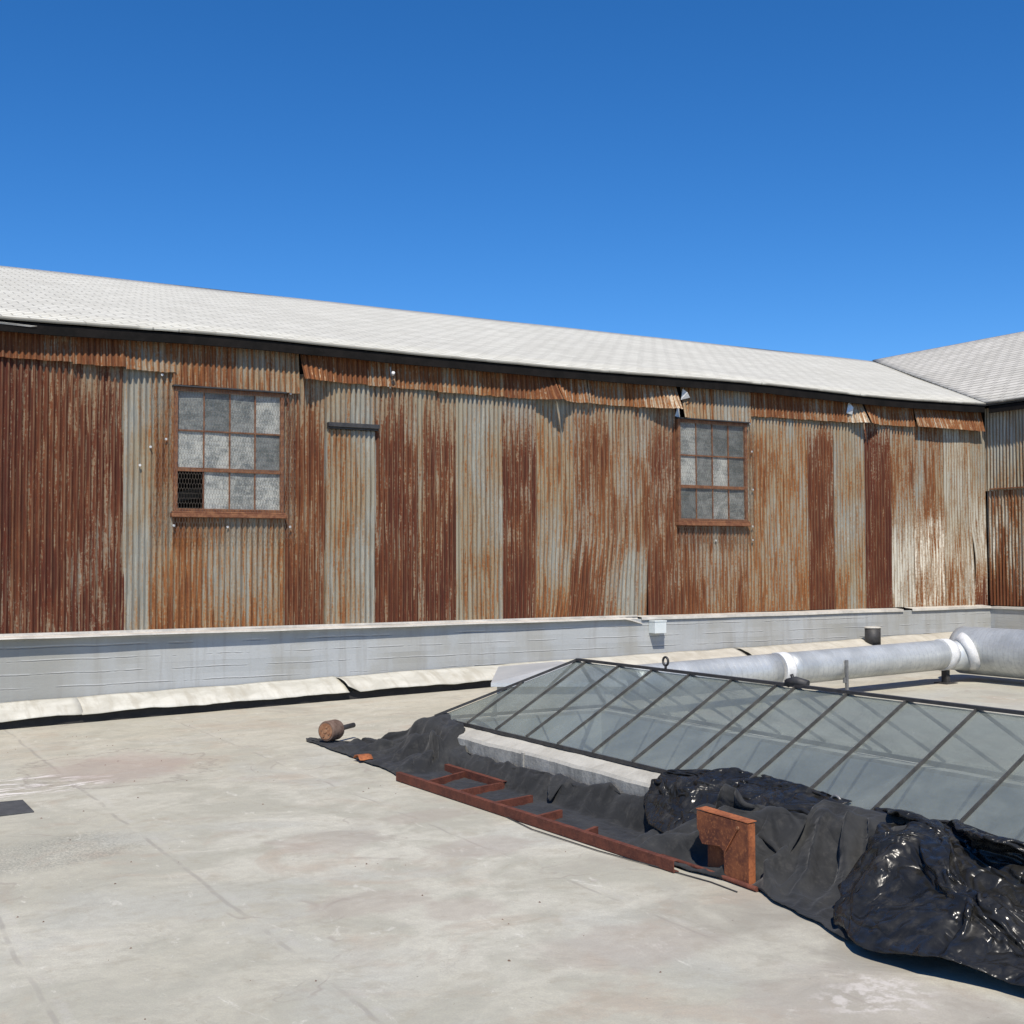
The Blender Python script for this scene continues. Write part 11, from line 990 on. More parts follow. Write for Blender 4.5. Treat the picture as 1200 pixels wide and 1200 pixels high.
'D': (40, 54, [2330,4,4,4,4,4,4,4,4,4,4,4,4,4,4,4,4,4,4,4,4,4,4,4,4,4,4,4,4,4,4,4,4,4,4,4,4,4,4,4,4,-6,1,-3,-1,7,-4,4,0,-8,7,-5,4,5,1,-1,4,-7,6,-7,7,-6,0,2,-2,5,-7,6,-8,3,1,5,-9,4,6,-8,7,-7,4,4,-2,0,-7,-3,3,1,1,-5,-2,8,0,-2,1,0,1,-1,4,1,0,-6,10,-9,11,-9,3,5,-9,2,0,1,1,3,-11,15,-8,-4,7,-3,12,-12,1,5,-4,-7,5,3,3,-14,18,-15,-3,9,-5,5,-3,4,-2,1,-1,4,-7,1,6,-6,2,0,-3,7,-5,-1,11,-10,2,-4,-3,9,-1,4,-2,-6,14,-12,1,3,-7,-2,-1,2,7,-3,10,-17,7,1,0,2,1,-1,1,-7,5,2,-1,-5,4,1,-1,-1,1,2,-1,0,10,-13,18,-9,-1,4,2,-7,4,-2,-3,2,-3,-7,2,2,-6,2,-1,0,11,-5,3,3,0,-12,4,-4,3,2,0,-1,2,3,-2,-7,4,-1,5,0,0,-1,4,-2,5,2,1,2,-1,5,-10,9,-21,9,-7,0,0,3,1,-3,2,5,1,-1,-1,-5,9,-4,-12,0,1,3,1,0,-1,5,-3,4,-8,7,1,2,3,7,-15,6,-1,3,1,-5,-11,9,9,4,-10,-7,-1,0,0,4,-10,8,0,3,2,-2,-8,-1,4,-2,5,0,0,3,-5,-2,4,2,-3,4,0,1,0,-1,-6,16,-8,1,-1,-2,0,1,-1,-1,7,-3,-6,3,1,2,-12,15,-9,1,-1,4,0,-5,-8,5,-1,3,2,7,-8,8,-9,4,2,-1,0,1,0,1,1,-3,2,-1,0,0,-1,7,6,-6,0,-1,-2,-6,-1,0,-1,11,-12,7,1,-1,-1,2,-2,-5,2,2,-4,1,3,-4,3,11,-15,3,0,5,0,0,-1,0,-1,-3,3,3,1,-2,4,0,-4,1,2,-1,-6,2,0,-1,-2,4,0,0,0,-3,1,3,1,-2,10,-17,1,3,10,-9,-1,9,-13,5,0,1,2,1,-1,12,-12,7,-2,-4,3,2,0,-2,-10,8,1,-4,-2,-1,2,1,-2,1,-1,0,-1,4,-1,6,-2,-2,-2,-5,-5,8,6,-10,9,2,-4,1,1,-1,0,2,-15,13,-2,4,5,-1,0,-2,-2,-2,1,3,-1,1,0,-6,0,8,-3,-1,-1,0,-1,4,-5,3,0,0,2,1,-2,3,-5,-1,6,1,2,1,0,2,-7,15,-11,6,1,-5,-8,-5,5,5,-3,-1,2,-1,-2,-1,7,-9,-1,1,0,-1,-1,-2,11,-3,-1,2,0,1,11,-6,-9,15,-14,11,-1,1,-1,4,-8,4,-6,10,-2,-4,-2,-11,4,0,5,3,-3,2,-1,1,0,-2,2,2,-2,-1,2,-2,-5,5,-1,-1,-9,21,-11,9,-7,14,-12,12,-10,3,-1,5,-6,6,-7,6,-3,0,-14,-6,12,-1,-2,0,10,-2,-1,-2,-2,1,-2,7,-5,2,-1,0,-3,-4,1,3,1,1,-1,12,-9,8,-8,8,-2,7,-5,4,-4,5,-6,8,-11,4,-4,9,-10,7,-5,0,-1,-4,2,3,-2,1,-1,5,-7,4,-1,-2,1,2,-6,0,9,-15,16,-3,3,-1,2,-3,7,-8,5,7,-6,3,-7,1,0,0,-2,1,-5,3,-6,8,-2,4,3,-5,1,-3,3,2,-4,5,-8,3,-3,0,8,-2,-6,2,5,-4,4,-1,0,0,-5,-2,5,1,1,4,-1,1,-2,-1,-1,-1,0,-4,8,5,-2,-4,2,-11,7,0,-2,-3,-1,1,-2,8,-2,-3,-2,-4,12,-7,0,3,2,1,-1,-2,1,-6,3,6,1,1,-3,-1,3,-7,1,10,-8,-1,2,-1,1,-5,5,1,-1,0,0,-3,3,0,0,1,-8,2,2,-5,1,5,-2,-1,5,1,-1,-1,-1,-4,13,-15,6,2,0,5,-2,-11,11,-2,-1,-2,1,1,-2,-2,2,1,-7,7,0,0,-2,-1,0,0,0,5,-9,10,-7,2,-9,15,-11,0,2,1,0,0,-8,4,9,0,0,2,-1,-1,2,0,-5,-7,10,-1,-3,3,1,1,-8,6,5,-6,1,-2,0,0,0,1,2,-6,1,1,0,-3,1,11,2,0,0,0,-3,10,-6,-4,0,0,1,-1,-4,5,-8,7,-6,-2,-2,2,9,-5,-11,10,0,0,0,0,-2,-1,0,0,-3,2,1,1,-2,-1,8,-4,2,2,1,1,-2,-2,2,-7,13,-3,0,-3,-2,2,-2,-3,1,5,-8,2,8,-12,6,8,-6,0,-1,-1,0,0,1,1,-2,6,-16,7,-1,4,-1,5,3,-1,-1,-2,-3,0,-1,-8,17,-3,4,-2,2,-11,0,-4,3,0,2,1,1,-9,10,1,3,3,-10,2,1,0,-1,-3,-1,4,-1,1,8,-11,10,0,-1,1,0,0,1,-4,1,-4,7,-1,5,-5,2,-11,2,0,-1,0,0,-1,1,1,-1,-2,0,7,1,-3,-3,5,-1,0,4,-2,-4,1,-1,1,10,-4,0,0,-1,0,0,-1,2,-1,-1,5,-1,0,5,-12,-9,8,0,-3,4,-3,3,-1,-2,9,2,-1,-8,0,13,-13,1,1,-1,-2,5,-6,-1,10,-9,-1,6,2,-1,-1,1,0,0,3,-7,7,-3,3,-1,1,-9,4,-4,-2,2,5,-3,3,0,0,-7,3,-1,7,-3,3,2,-3,-1,-2,-2,-3,12,-9,8,5,-8,-5,1,4,2,-1,0,1,-7,9,-4,4,-1,-6,-5,3,-1,2,-4,8,-2,0,-1,4,-13,11,0,4,-5,2,-5,10,-6,0,2,3,-8,-5,9,-6,1,12,1,-10,-4,0,1,0,0,10,-6,6,-5,-4,-1,-3,0,5,0,1,1,-3,-3,2,-10,16,1,2,-5,4,-3,-2,3,0,-2,2,-5,10,3,
-2,1,-1,-11,4,8,1,-1,-1,0,-3,-7,7,-4,-3,-1,1,-1,1,4,-6,6,-3,-3,-3,2,9,0,2,-6,5,-1,-8,6,-6,6,-3,0,2,1,-6,2,6,-7,10,-6,1,1,1,2,-4,5,-1,-3,-3,-1,-2,-1,1,-4,-3,5,1,-4,-2,11,-8,10,2,-6,6,-1,-9,8,-1,-5,3,-2,1,3,-6,11,2,-9,8,-1,2,0,0,1,-6,5,-12,6,-5,1,0,1,-10,-1,5,3,-2,-1,-4,9,-6,9,1,-4,6,-1,-14,12,-4,2,-1,-1,1,0,-1,9,-4,3,8,-8,1,4,0,0,-1,0,-5,4,-11,3,-2,0,-5,10,-11,8,-9,4,-1,6,-6,9,1,-4,4,-3,0,-3,-6,5,-3,4,0,1,0,5,-3,7,-5,5,0,-2,1,-3,-5,-3,2,-6,5,0,1,1,-7,0,1,0,1,6,0,-2,-3,9,-1,-2,2,-4,1,-7,14,-5,2,-7,9,-9,1,1,-1,6,-4,9,-10,14,-12,-3,0,5,-12,-2,8,-3,8,-11,-3,8,5,-7,1,0,-3,2,-3,10,-1,0,-3,0,-1,-1,-1,-1,10,-3,-3,0,2,-3,1,3,-5,7,-10,11,-14,18,2,-3,-17,13,2,-11,0,-1,6,-4,0,-6,3,0,0,2,2,2,0,2,-6,4,-3,2,-3,2,-4,1,2,-4,0,-2,6,1,-3,7,-4,2,-9,16,-16,-1,5,0,-1,0,7,-2,-5,4,3,-4,0,2,0,-2,2,0,-1,2,-8,5,-3,2,0,2,-6,0,0,0,1,-11,11,0,2,0,-4,3,-4,5,-3,7,-8,-4,4,0,2,-9,3,9,-3,2,-5,4,1,-6,2,3,0,2,-5,7,-12,2,-1,-1,-1,2,0,1,-2,0,2,0,1,2,4,3,-11,10,-7,-6,0,6,-2,0,1,-2,2,-1,-3,8,-3,8,-11,1,1,3,2,-5,3,-8,-1,4,-1,1,1,-8,1,5,-2,-4,2,5,-2,-1,3,0,-4,10,-10,7,1,-6,0,-4,11,-3,-4,2,1,-1,-2,4,1,4,-17,12,0,-8,3,-3,9,-13,8,-4,-2,-3,8,-5,2,-10,0,6,1,-1,2,3,2,4,-8,5,-8,2,8,-15,11,0,-10,1,8,-1,0,-12,6,1,4,3,5,-6,5,-11,1,-2,10,-8,5,-4,0,-7,7,-4,1,-3,6,-3,-1,0,2,1,0,5,-9,4,-3,-2,9,-2,-4,-3,4,-1,0,-7,2,-1,2,-5,16,-7,5,1,0,-8,0,2,1,-2,-4,-2,1,2,-5,6,3,1,-5,0,-2,3,-1,-1,-2,12,-8,-2,-5,7,-8,5,6,-4,-1,1,5,-8,-3,-6,7,0,9,-5,-2,9,5,-8,-10,6,-7,7,-4,3,-3,-2,1,1,0,-4,1,2,2,-3,-2,3,-7,12,-5,5,-3,-2,-7,10,0,0,-5,4,-1,-1,-5,4,-2,1,5,-4,-2,-1,10,-1,-11,9,-8,7,1,-9,-2,1,4,-1,0,1,0,6,-3,0,-7,1,-5,10,3,0,-5,-3,0,5,2,3,-11,13,-14,11,-7,3,0,-3,4,-6,4,-6,10,1,-13,5,-2,-5,11,1,-3,-7,2,2,1,-1,7,1,-8,2,2,3,-2,-3,4,0,-2,-1,-8,2,-7,11,-8,11,-7,9,-2,-2,1,-2,0,-2,0,-2,6,6,-3,-12,6,-3,5,-6,9,-16,9,-1,0,7,-7,5,-1,-1,-6,1,-2,0,14,-4,-2,3,-6,-5,-4,14,2,3,-10,1,0,-5,-1,8,-5,4,-4,-9,4,5,4,-13,4,1,6,-10,16,-9,-1,0,7,2,-8,2,-2,-2,4,-3,-10,-2,10,-2,-3,4,8,-9,5,0,1,4,-2,-3,-4,3,-9,7,1,1,-4,-6,1,11,2,-13,2,1,4,-6,9,-3,-2,7,-8,7,-7,3,1,-1,6,-6,-8,2,-1,2,-4,3,9,-7,3,-3,2,-1,-1,-1,1,0,0,-3,3,2,-3,1,-6,11,1,-10,2,6,-9,1,3,-2,8,-2,-6,6,-5,6,-8,4,5,-5,-3,5,8,0,-4,4,-7,-4,-5,1,-2,0,2,1,-2,0,-1,2,9,-7,-10,3,-6,14,0,-8,-2,13,-15,1,6,9,7,-12,-5,5,-4,-1,-2,1,15,1,-5,-5,-4,8,-7,5,-7,7,-9,0,-3,1,2,-2,-7,7,-9,5,15,-7,-7,5,-8,12,-2,-1,-5,15,-9,-4,9,-10,18,-12,-7,-1,3,-1,-2,0,6,8,-4,-4,-5,5,-8,7,-8,6,-5,2,-1,-4,2,5,-4,3,-13,7,1,9,0,-3,-12,8,1,-2,0,2,-1,10,1,0,8,-11,2,-11,1,0,3,-7,8,-14,5,-2,2,-1,2,3,-8,6,-1,1,-3,1,2,-2,4,-2,0,0,-7,-1,9,-1,-7,3,0,0,1,1,10,-1,-11,13,6,-13,17,-10,-4,-2,-11,6,11,-12,-1,1,4,-1,4,-3,-5,0,1,-2,-3,1,0,2,3,-1,3,-5,-1,-2,14,-5,-11,9,-7,7,-6,10,7,3,-13,3,7,-10,2,8,-7,11,-22,2,13,2,-8,0,-6,-4,7,-1,-4,-2,0,6,-6,-2,-5,6,-9,8,6,-3,-4,-6,8,4,-8,2,-5,6,2530,-2,-2,-2,-2,-2,-2,-2,-2,-2,-2,-2,-1,-2,-2,-2,-2,-2,-2,-2,-2,-2,-2,-2,-2,-2,-2,-2,-2,-2,-2,-2,-2,-2,-1,-2,-2,-2,-2,-2,-2,12,3,-2,-3,5,-3,2,3,-4,3,-2,3,-2,2,-2,2,-2,1,1,0,1,-1,2,-3,3,-3,2,-1,-1,3,0,-2,1,2,-4,4,-3,2,1,-3,1,13,-3,2,3,-6,2,4,-1,-1,1,1,-1,3,-4,5,-4,3,-1,0,0,1,-1,
-3,4,0,-1,1,0,2,-2,-3,6,-3,0,2,-3,4,-3,-2,6,-3,12,0,-1,-1,8,-4,-3,3,3,-3,2,-1,1,-1,-2,6,-2,-1,0,-1,1,0,1,0,-2,2,-2,2,1,-3,5,-5,3,0,3,-1,2,-2,3,-6,1,13,-1,0,1,0,2,3,-5,2,0,0,0,-3,5,0,-3,3,0,1,-4,-1,2,4,-5,3,0,0,0,-3,7,-7,7,-1,0,-2,8,-6,0,-2,1,-1,12,1,2,0,-6,5,-1,2,0,0,-1,-1,5,-6,2,2,2,-5,3,2,1,-6,0,4,-1,1,1,1,1,-2,2,-3,2,0,2,-6,1,1,0,3,-1,12,2,-1,1,0,5,-6,0,1,0,1,-1,0,7,-11,4,-2,5,-5,4,0,0,0,1,-2,2,-1,0,2,-3,7,-3,-1,0,1,-2,-2,6,-3,1,-1,13,-1,2,0,0,-2,3,-1,1,1,-2,-3,2,0,2,1,-4,1,2,0,-5,6,0,-1,1,0,1,0,1,1,-2,1,0,0,-1,1,-1,-5,8,-6,4,12,1,0,0,2,-1,-1,1,0,0,2,-2,-4,3,0,-1,2,1,1,-3,3,3,-5,1,1,1,0,1,1,-3,4,-3,-1,0,0,1,1,0,-5,7,-2,13,0,0,1,1,-2,2,0,0,1,-1,4,-5,-1,5,-4,2,-1,-3,4,-1,-1,1,2,-1,0,1,1,-1,0,-3,2,3,1,1,-2,1,2,-1,-5,2,12,1,0,1,0,-1,1,1,-1,0,2,-3,3,-2,0,-1,0,0,3,-3,6,-5,-1,2,0,1,1,0,-1,6,-5,5,1,0,0,-2,-2,0,-1,1,-1,12,0,1,0,1,-1,1,-2,2,-1,1,2,-1,0,0,-2,0,2,0,1,-6,8,0,-3,1,0,-1,-1,5,-8,6,0,3,4,-4,-1,2,-3,1,-1,0,13,0,0,-1,1,3,-2,0,-1,1,1,0,-1,2,-2,1,-1,-1,0,3,1,-4,5,0,0,1,0,2,-6,5,3,-2,-1,-5,3,2,0,0,-2,0,0,12,1,0,1,-4,0,-1,0,0,-2,3,4,-2,1,0,-2,1,4,-6,4,-3,6,-5,4,0,0,-1,3,-1,2,-6,8,-7,2,-3,0,0,-1,2,-2,0,13,-1,1,0,1,-1,0,0,0,1,-8,6,1,-2,-2,5,-3,-1,5,-1,6,-11,10,-3,1,-2,5,-6,4,-3,6,-10,4,-8,5,-2,0,0,2,-1,2,12,1,-1,1,0,0,0,0,-1,-1,0,-1,2,1,0,-4,5,1,0,1,-1,4,-6,5,-2,2,-3,4,-8,7,-4,-4,-7,6,-5,5,-1,2,-1,2,1,13,0,2,-2,1,0,0,0,0,-1,2,-4,4,-6,7,1,0,-1,2,-3,1,-2,6,-6,3,-3,3,-7,4,-3,-3,2,2,-3,1,-1,0,2,-1,2,1,12,1,-1,2,-2,2,-1,0,-1,0,0,2,-4,4,-3,3,-1,2,0,-4,2,1,-4,-1,4,1,-7,4,1,-1,-2,0,0,-1,-5,7,-1,0,-2,5,0,12,0,0,-1,0,1,0,-1,1,-2,4,-3,2,-2,3,-1,0,-1,1,-2,-1,3,-2,1,-4,-1,7,-6,4,-5,3,-1,1,0,6,-11,4,2,6,-4,-1,13,-1,-1,1,0,-3,2,-1,2,-1,0,-2,1,0,2,-1,0,-3,3,3,-7,2,0,1,0,2,-7,7,0,-1,-2,2,-1,3,-3,4,1,-1,1,-2,0,12,0,1,-1,0,0,-2,4,-4,4,-6,6,-4,2,-1,1,0,-3,2,-3,4,-1,1,0,-1,3,-2,0,-1,-2,6,-1,-1,-1,4,2,-2,0,-3,1,-2,13,0,0,1,1,0,-1,0,1,0,0,-3,4,-1,-1,0,0,4,-14,5,8,-1,0,0,4,-7,4,-4,-3,5,-3,1,0,4,0,-3,4,-3,1,-3,0,12,1,1,-1,-1,4,-1,0,-2,2,1,1,0,0,1,-1,-2,-2,7,-3,-3,3,0,2,-5,3,-3,-1,0,1,-1,-2,6,-1,-1,1,-1,-1,0,0,-2,12,2,-1,2,1,-4,3,-1,2,0,3,-1,0,0,-1,0,0,0,-2,3,0,-2,1,-4,4,-2,-1,-2,3,-2,-1,4,-4,5,1,-3,-3,2,-1,0,-1,13,-1,1,0,1,2,-3,4,1,0,0,0,-1,1,0,-1,0,0,1,0,-3,3,-7,3,-4,4,-1,1,-3,1,0,-2,2,-7,-1,8,-1,3,-4,2,1,12,0,2,0,2,-2,4,-3,2,-1,-1,0,0,0,0,2,0,0,1,0,-1,-6,2,-3,4,-2,-2,0,-1,0,0,1,-1,0,1,-2,3,-6,8,-2,1,13,0,-2,1,-2,1,2,-4,2,-1,0,1,0,0,0,-1,1,1,0,0,-1,1,-2,-1,1,-3,1,2,0,0,0,-1,-4,3,2,-1,1,2,0,-1,2,12,0,-3,2,-4,5,-7,6,-5,2,3,0,0,0,0,0,-1,1,1,0,-3,0,2,1,-2,-4,3,0,1,1,-2,-4,6,-1,0,0,2,-2,2,2,-2,12,-2,3,-6,7,-9,5,-2,-1,6,-5,-1,0,-1,1,4,1,1,-2,-3,3,-2,-1,2,-2,2,0,-1,-3,2,-3,6,2,1,1,-1,-3,5,-6,3,-1,13,-2,-4,0,-5,6,0,-1,5,-8,1,1,1,2,2,-1,3,-2,-3,1,-1,2,0,1,-8,7,1,-2,-2,1,5,1,0,1,-3,3,0,-4,3,-2,1,12,1,0,0,0,2,-1,0,1,1,2,0,1,0,0,-1,-1,-3,0,-2,-2,3,-2,-3,7,-5,-2,1,5,-4,4,-1,2,-4,4,-1,-1,2,-1,-2,0,13,0,2,2,2,2,1,2,-3,1,-1,-1,0,-2,0,0,-4,0,0,0,-2,-1,2,1,-4,1,-2,3,0,4,-3,3,-4,2,-4,5,-2,1,-2,0,1,12,2,2,2,4,-3,3,0,1,-1,-1,1,-2,0,-3,-3,1,-1,-1,-3,5,-5,3,-3,2,-2,3,0,4,-4,2,-3,2,1,2,-14,11,-5,1,
3,-1,12,2,2,2,2,3,1,-3,0,-2,-4,-2,7,-7,1,-3,3,0,-5,2,2,0,-2,3,-6,5,1,3,-2,0,-1,0,0,-4,0,6,-10,7,-4,3,0,13,1,2,2,-1,0,-4,3,-1,-4,1,-2,-9,8,-1,1,-8,0,8,5,-3,-2,4,-5,7,-3,4,-1,-2,1,0,0,-2,0,-3,4,-3,-1,7,-4,1,12,0,0,-2,0,-3,1,-3,-5,6,2,3,-3,3,-4,3,-2,2,-3,1,0,8,-7,4,0,2,-1,-1,-1,2,0,0,-1,0,-2,1,5,-7,3,-4,3,13,-2,0,0,-1,-1,-3,2,1,1,-3,1,1,0,-2,1,1,-3,4,0,-3,-1,4,4,1,-1,-1,0,2,-2,1,0,1,-3,2,1,-2,-1,-9,11,-1,12,1,-3,1,-1,-2,2,-4,3,-1,3,-1,2,-7,3,-2,2,-1,2,-2,2,-4,6,2,0,1,0,-1,-1,1,-1,-1,1,0,5,-4,1,1,-2,-1,0,12,-2,-1,1,-2,2,-2,2,-1,-1,7,-4,-3,5,-2,-3,-1,1,-5,6,0,6,-4,-3,6,0,-1,1,1,-1,0,-3,1,3,-1,0,-4,0,2,2,-2,13,-2,1,-2,-1,3,1,3,0,2,-13,10,-3,-3,-2,-2,0,6,-2,-2,6,0,0,1,-6,6,-2,2,-1,1,1,-2,-2,5,-2,-6,-3,3,10,-6,1,12,1,-1,0,1,-6,6,-3,4,-1,4,-2,1,-4,-1,4,1,-4,5,-5,1,-5,4,-6,8,-7,6,-3,2,-1,1,7,-9,-1,1,-2,3,1,0,1,-1,13,0,1,-5,2,1,-5,1,-2,1,5,-1,3,-3,3,-2,1,-1,3,-4,-2,4,-2,0,-5,7,-2,3,-2,-2,0,0,2,-3,1,1,2,6,-7,0,1,12,2,-2,-2,-5,5,-8,5,1,-1,2,-3,3,3,-1,-1,6,-1,-4,4,-3,-2,-3,6,-6,-5,6,2,1,0,-3,2,2,3,-6,6,0,-1,-2,0,0,13,-1,0,-1,-3,-1,2,-4,3,3,-4,3,-6,1,8,-1,0,0,0,0,0,-1,0,-1,-1,3,-7,0,4,1,0,-2,3,0,-1,0,7,-5,-1,1,1,12,1,-3,0,1,-8,5,-5,1,4,5,-7,5,1,-3,3,-4,5,0,0,0,0,0,-7,7,-2,-2,-4,1,5,-1,-2,4,-2,4,-3,-2,5,-1,-1,0,12,-2,1,-1,-2,-1,-3,0,-5,0,5,6,-7,7,-6,11,-5,2,1,1,0,0,-1,-3,-1,1,1,0,-4,-1,3,0,-1,4,-3,3,0,-1,3,-1,-1,13,-1,-2,0,0,-1,-1,1,-6,-4,-3,5,15,-6,3,-7,13,-9,-2,7,-2,-1,-2,3,-4,1,-2,4,-3,-2,2,2,-2,-3,7,-2,-1,-1,4,1,-1,12,-1,1,-1,0,0,-1,1,4,-3,0,2,-7,8,-1,-2,-1,3,1,-5,2,2,-2,2,0,-2,0,-2,0,0,-2,2,1,0,-1,2,-1,3,-4,1,1,13,0,0,1,1,1,0,-1,3,-2,-4,-5,10,-14,13,-6,2,4,-2,-1,-1,0,-1,1,0,0,1,1,-3,0,-1,0,1,1,-2,0,3,-4,4,0,0,12,3,-3,3,1,0,1,-2,-2,6,1,-3,-5,3,-5,6,-3,-1,2,-1,-1,-2,3,3,-4,0,4,-4,4,-3,0,-3,1,0,1,0,-2,4,-2,0,0,12,-5,11,-4,1,1,1,1,0,-6,-3,2,-2,7,-5,4,-6,4,-1,0,4,-1,1,0,0,-2,0,-2,4,4,-8,3,-1,-4,3,-2,5,-8,5,-2,1,13,6,-13,10,-1,0,3,0,0,-1,-2,-9,0,2,5,-2,1,-3,3,2,-2,2,-1,2,1,-1,-2,5,-6,0,1,3,-2,5,-11,5,0,2,-2,0,0,12,1,2,-10,9,-3,7,-5,3,2,-1,5,-6,-3,-3,2,0,0,-3,2,3,-4,4,-1,-1,4,-1,-1,-1,2,4,-10,7,-4,3,-1,-3,3,-3,2,-1,13,0,3,0,-11,12,-13,10,4,-9,5,5,-2,-2,3,-6,1,1,-1,1,-4,6,-5,3,0,-2,2,0,1,-3,5,-1,-2,1,1,-3,1,-1,0,0,0,12,-5,1,3,4,-6,5,-1,-6,10,-3,-4,6,1,-3,2,0,-1,2,-5,1,-1,3,-5,5,-1,-1,-2,3,0,-2,4,-4,0,1,1,-2,1,-1,-1,1,124,4,3,3,4,3,4,5,4,5,4,23,0,0,0,0,3,5,3,2,2,2,2,2,2,2,2,2,2,2,2,3,2,2,2,3,2,2,2,2,3,-5,-2,5,4,-6,6,-10,4,4,-6,6,-2,1,8,-11,5,5,-10,7,-9,7,6,-12,7,-7,8,-7,9,0,-11,-1,8,-4,-3,9,-10,10,-4,-5,7,0,-5,4,-1,0,-3,4,9,-15,3,2,-1,-17,17,2,2,-4,1,11,-17,17,-13,4,6,-15,14,-2,-2,-2,-4,6,11,-18,11,4,-2,5,-14,14,3,-18,4,-6,-2,-2,-1,14,-14,5,7,-6,7,-4,4,-1,1,5,-8,1,3,7,-20,11,-2,6,-3,-4,2,7,-15,13,-2,1,9,-10,1,-3,8,-9,-11,12,6,-6,-6,3,2,1,-5,-2,0,9,-4,0,2,-1,-1,2,3,-3,-5,1,6,-6,-2,0,3,0,-2,-1,3,6,-11,16,-21,9,4,-2,-6,6,6,-4,0,-1,1,-6,0,1,6,-13,4,2,-1,6,-3,-3,-1,-7,1,13,1,-4,0,1,1,-4,-2,4,3,0,0,1,4,-8,1,-1,-2,-1,1,4,-4,2,12,-4,4,-7,-5,0,0,-5,16,-8,-1,-6,1,2,3,4,-13,-4,6,17,-8,0,-2,6,-5,0,1,-2,8,-6,-3,-3,7,-11,21,-9,2,0,0,-1,12,-15,-6,9,-2,-3,1,0,-1,-8,18,-9,2,-3,-1,1,
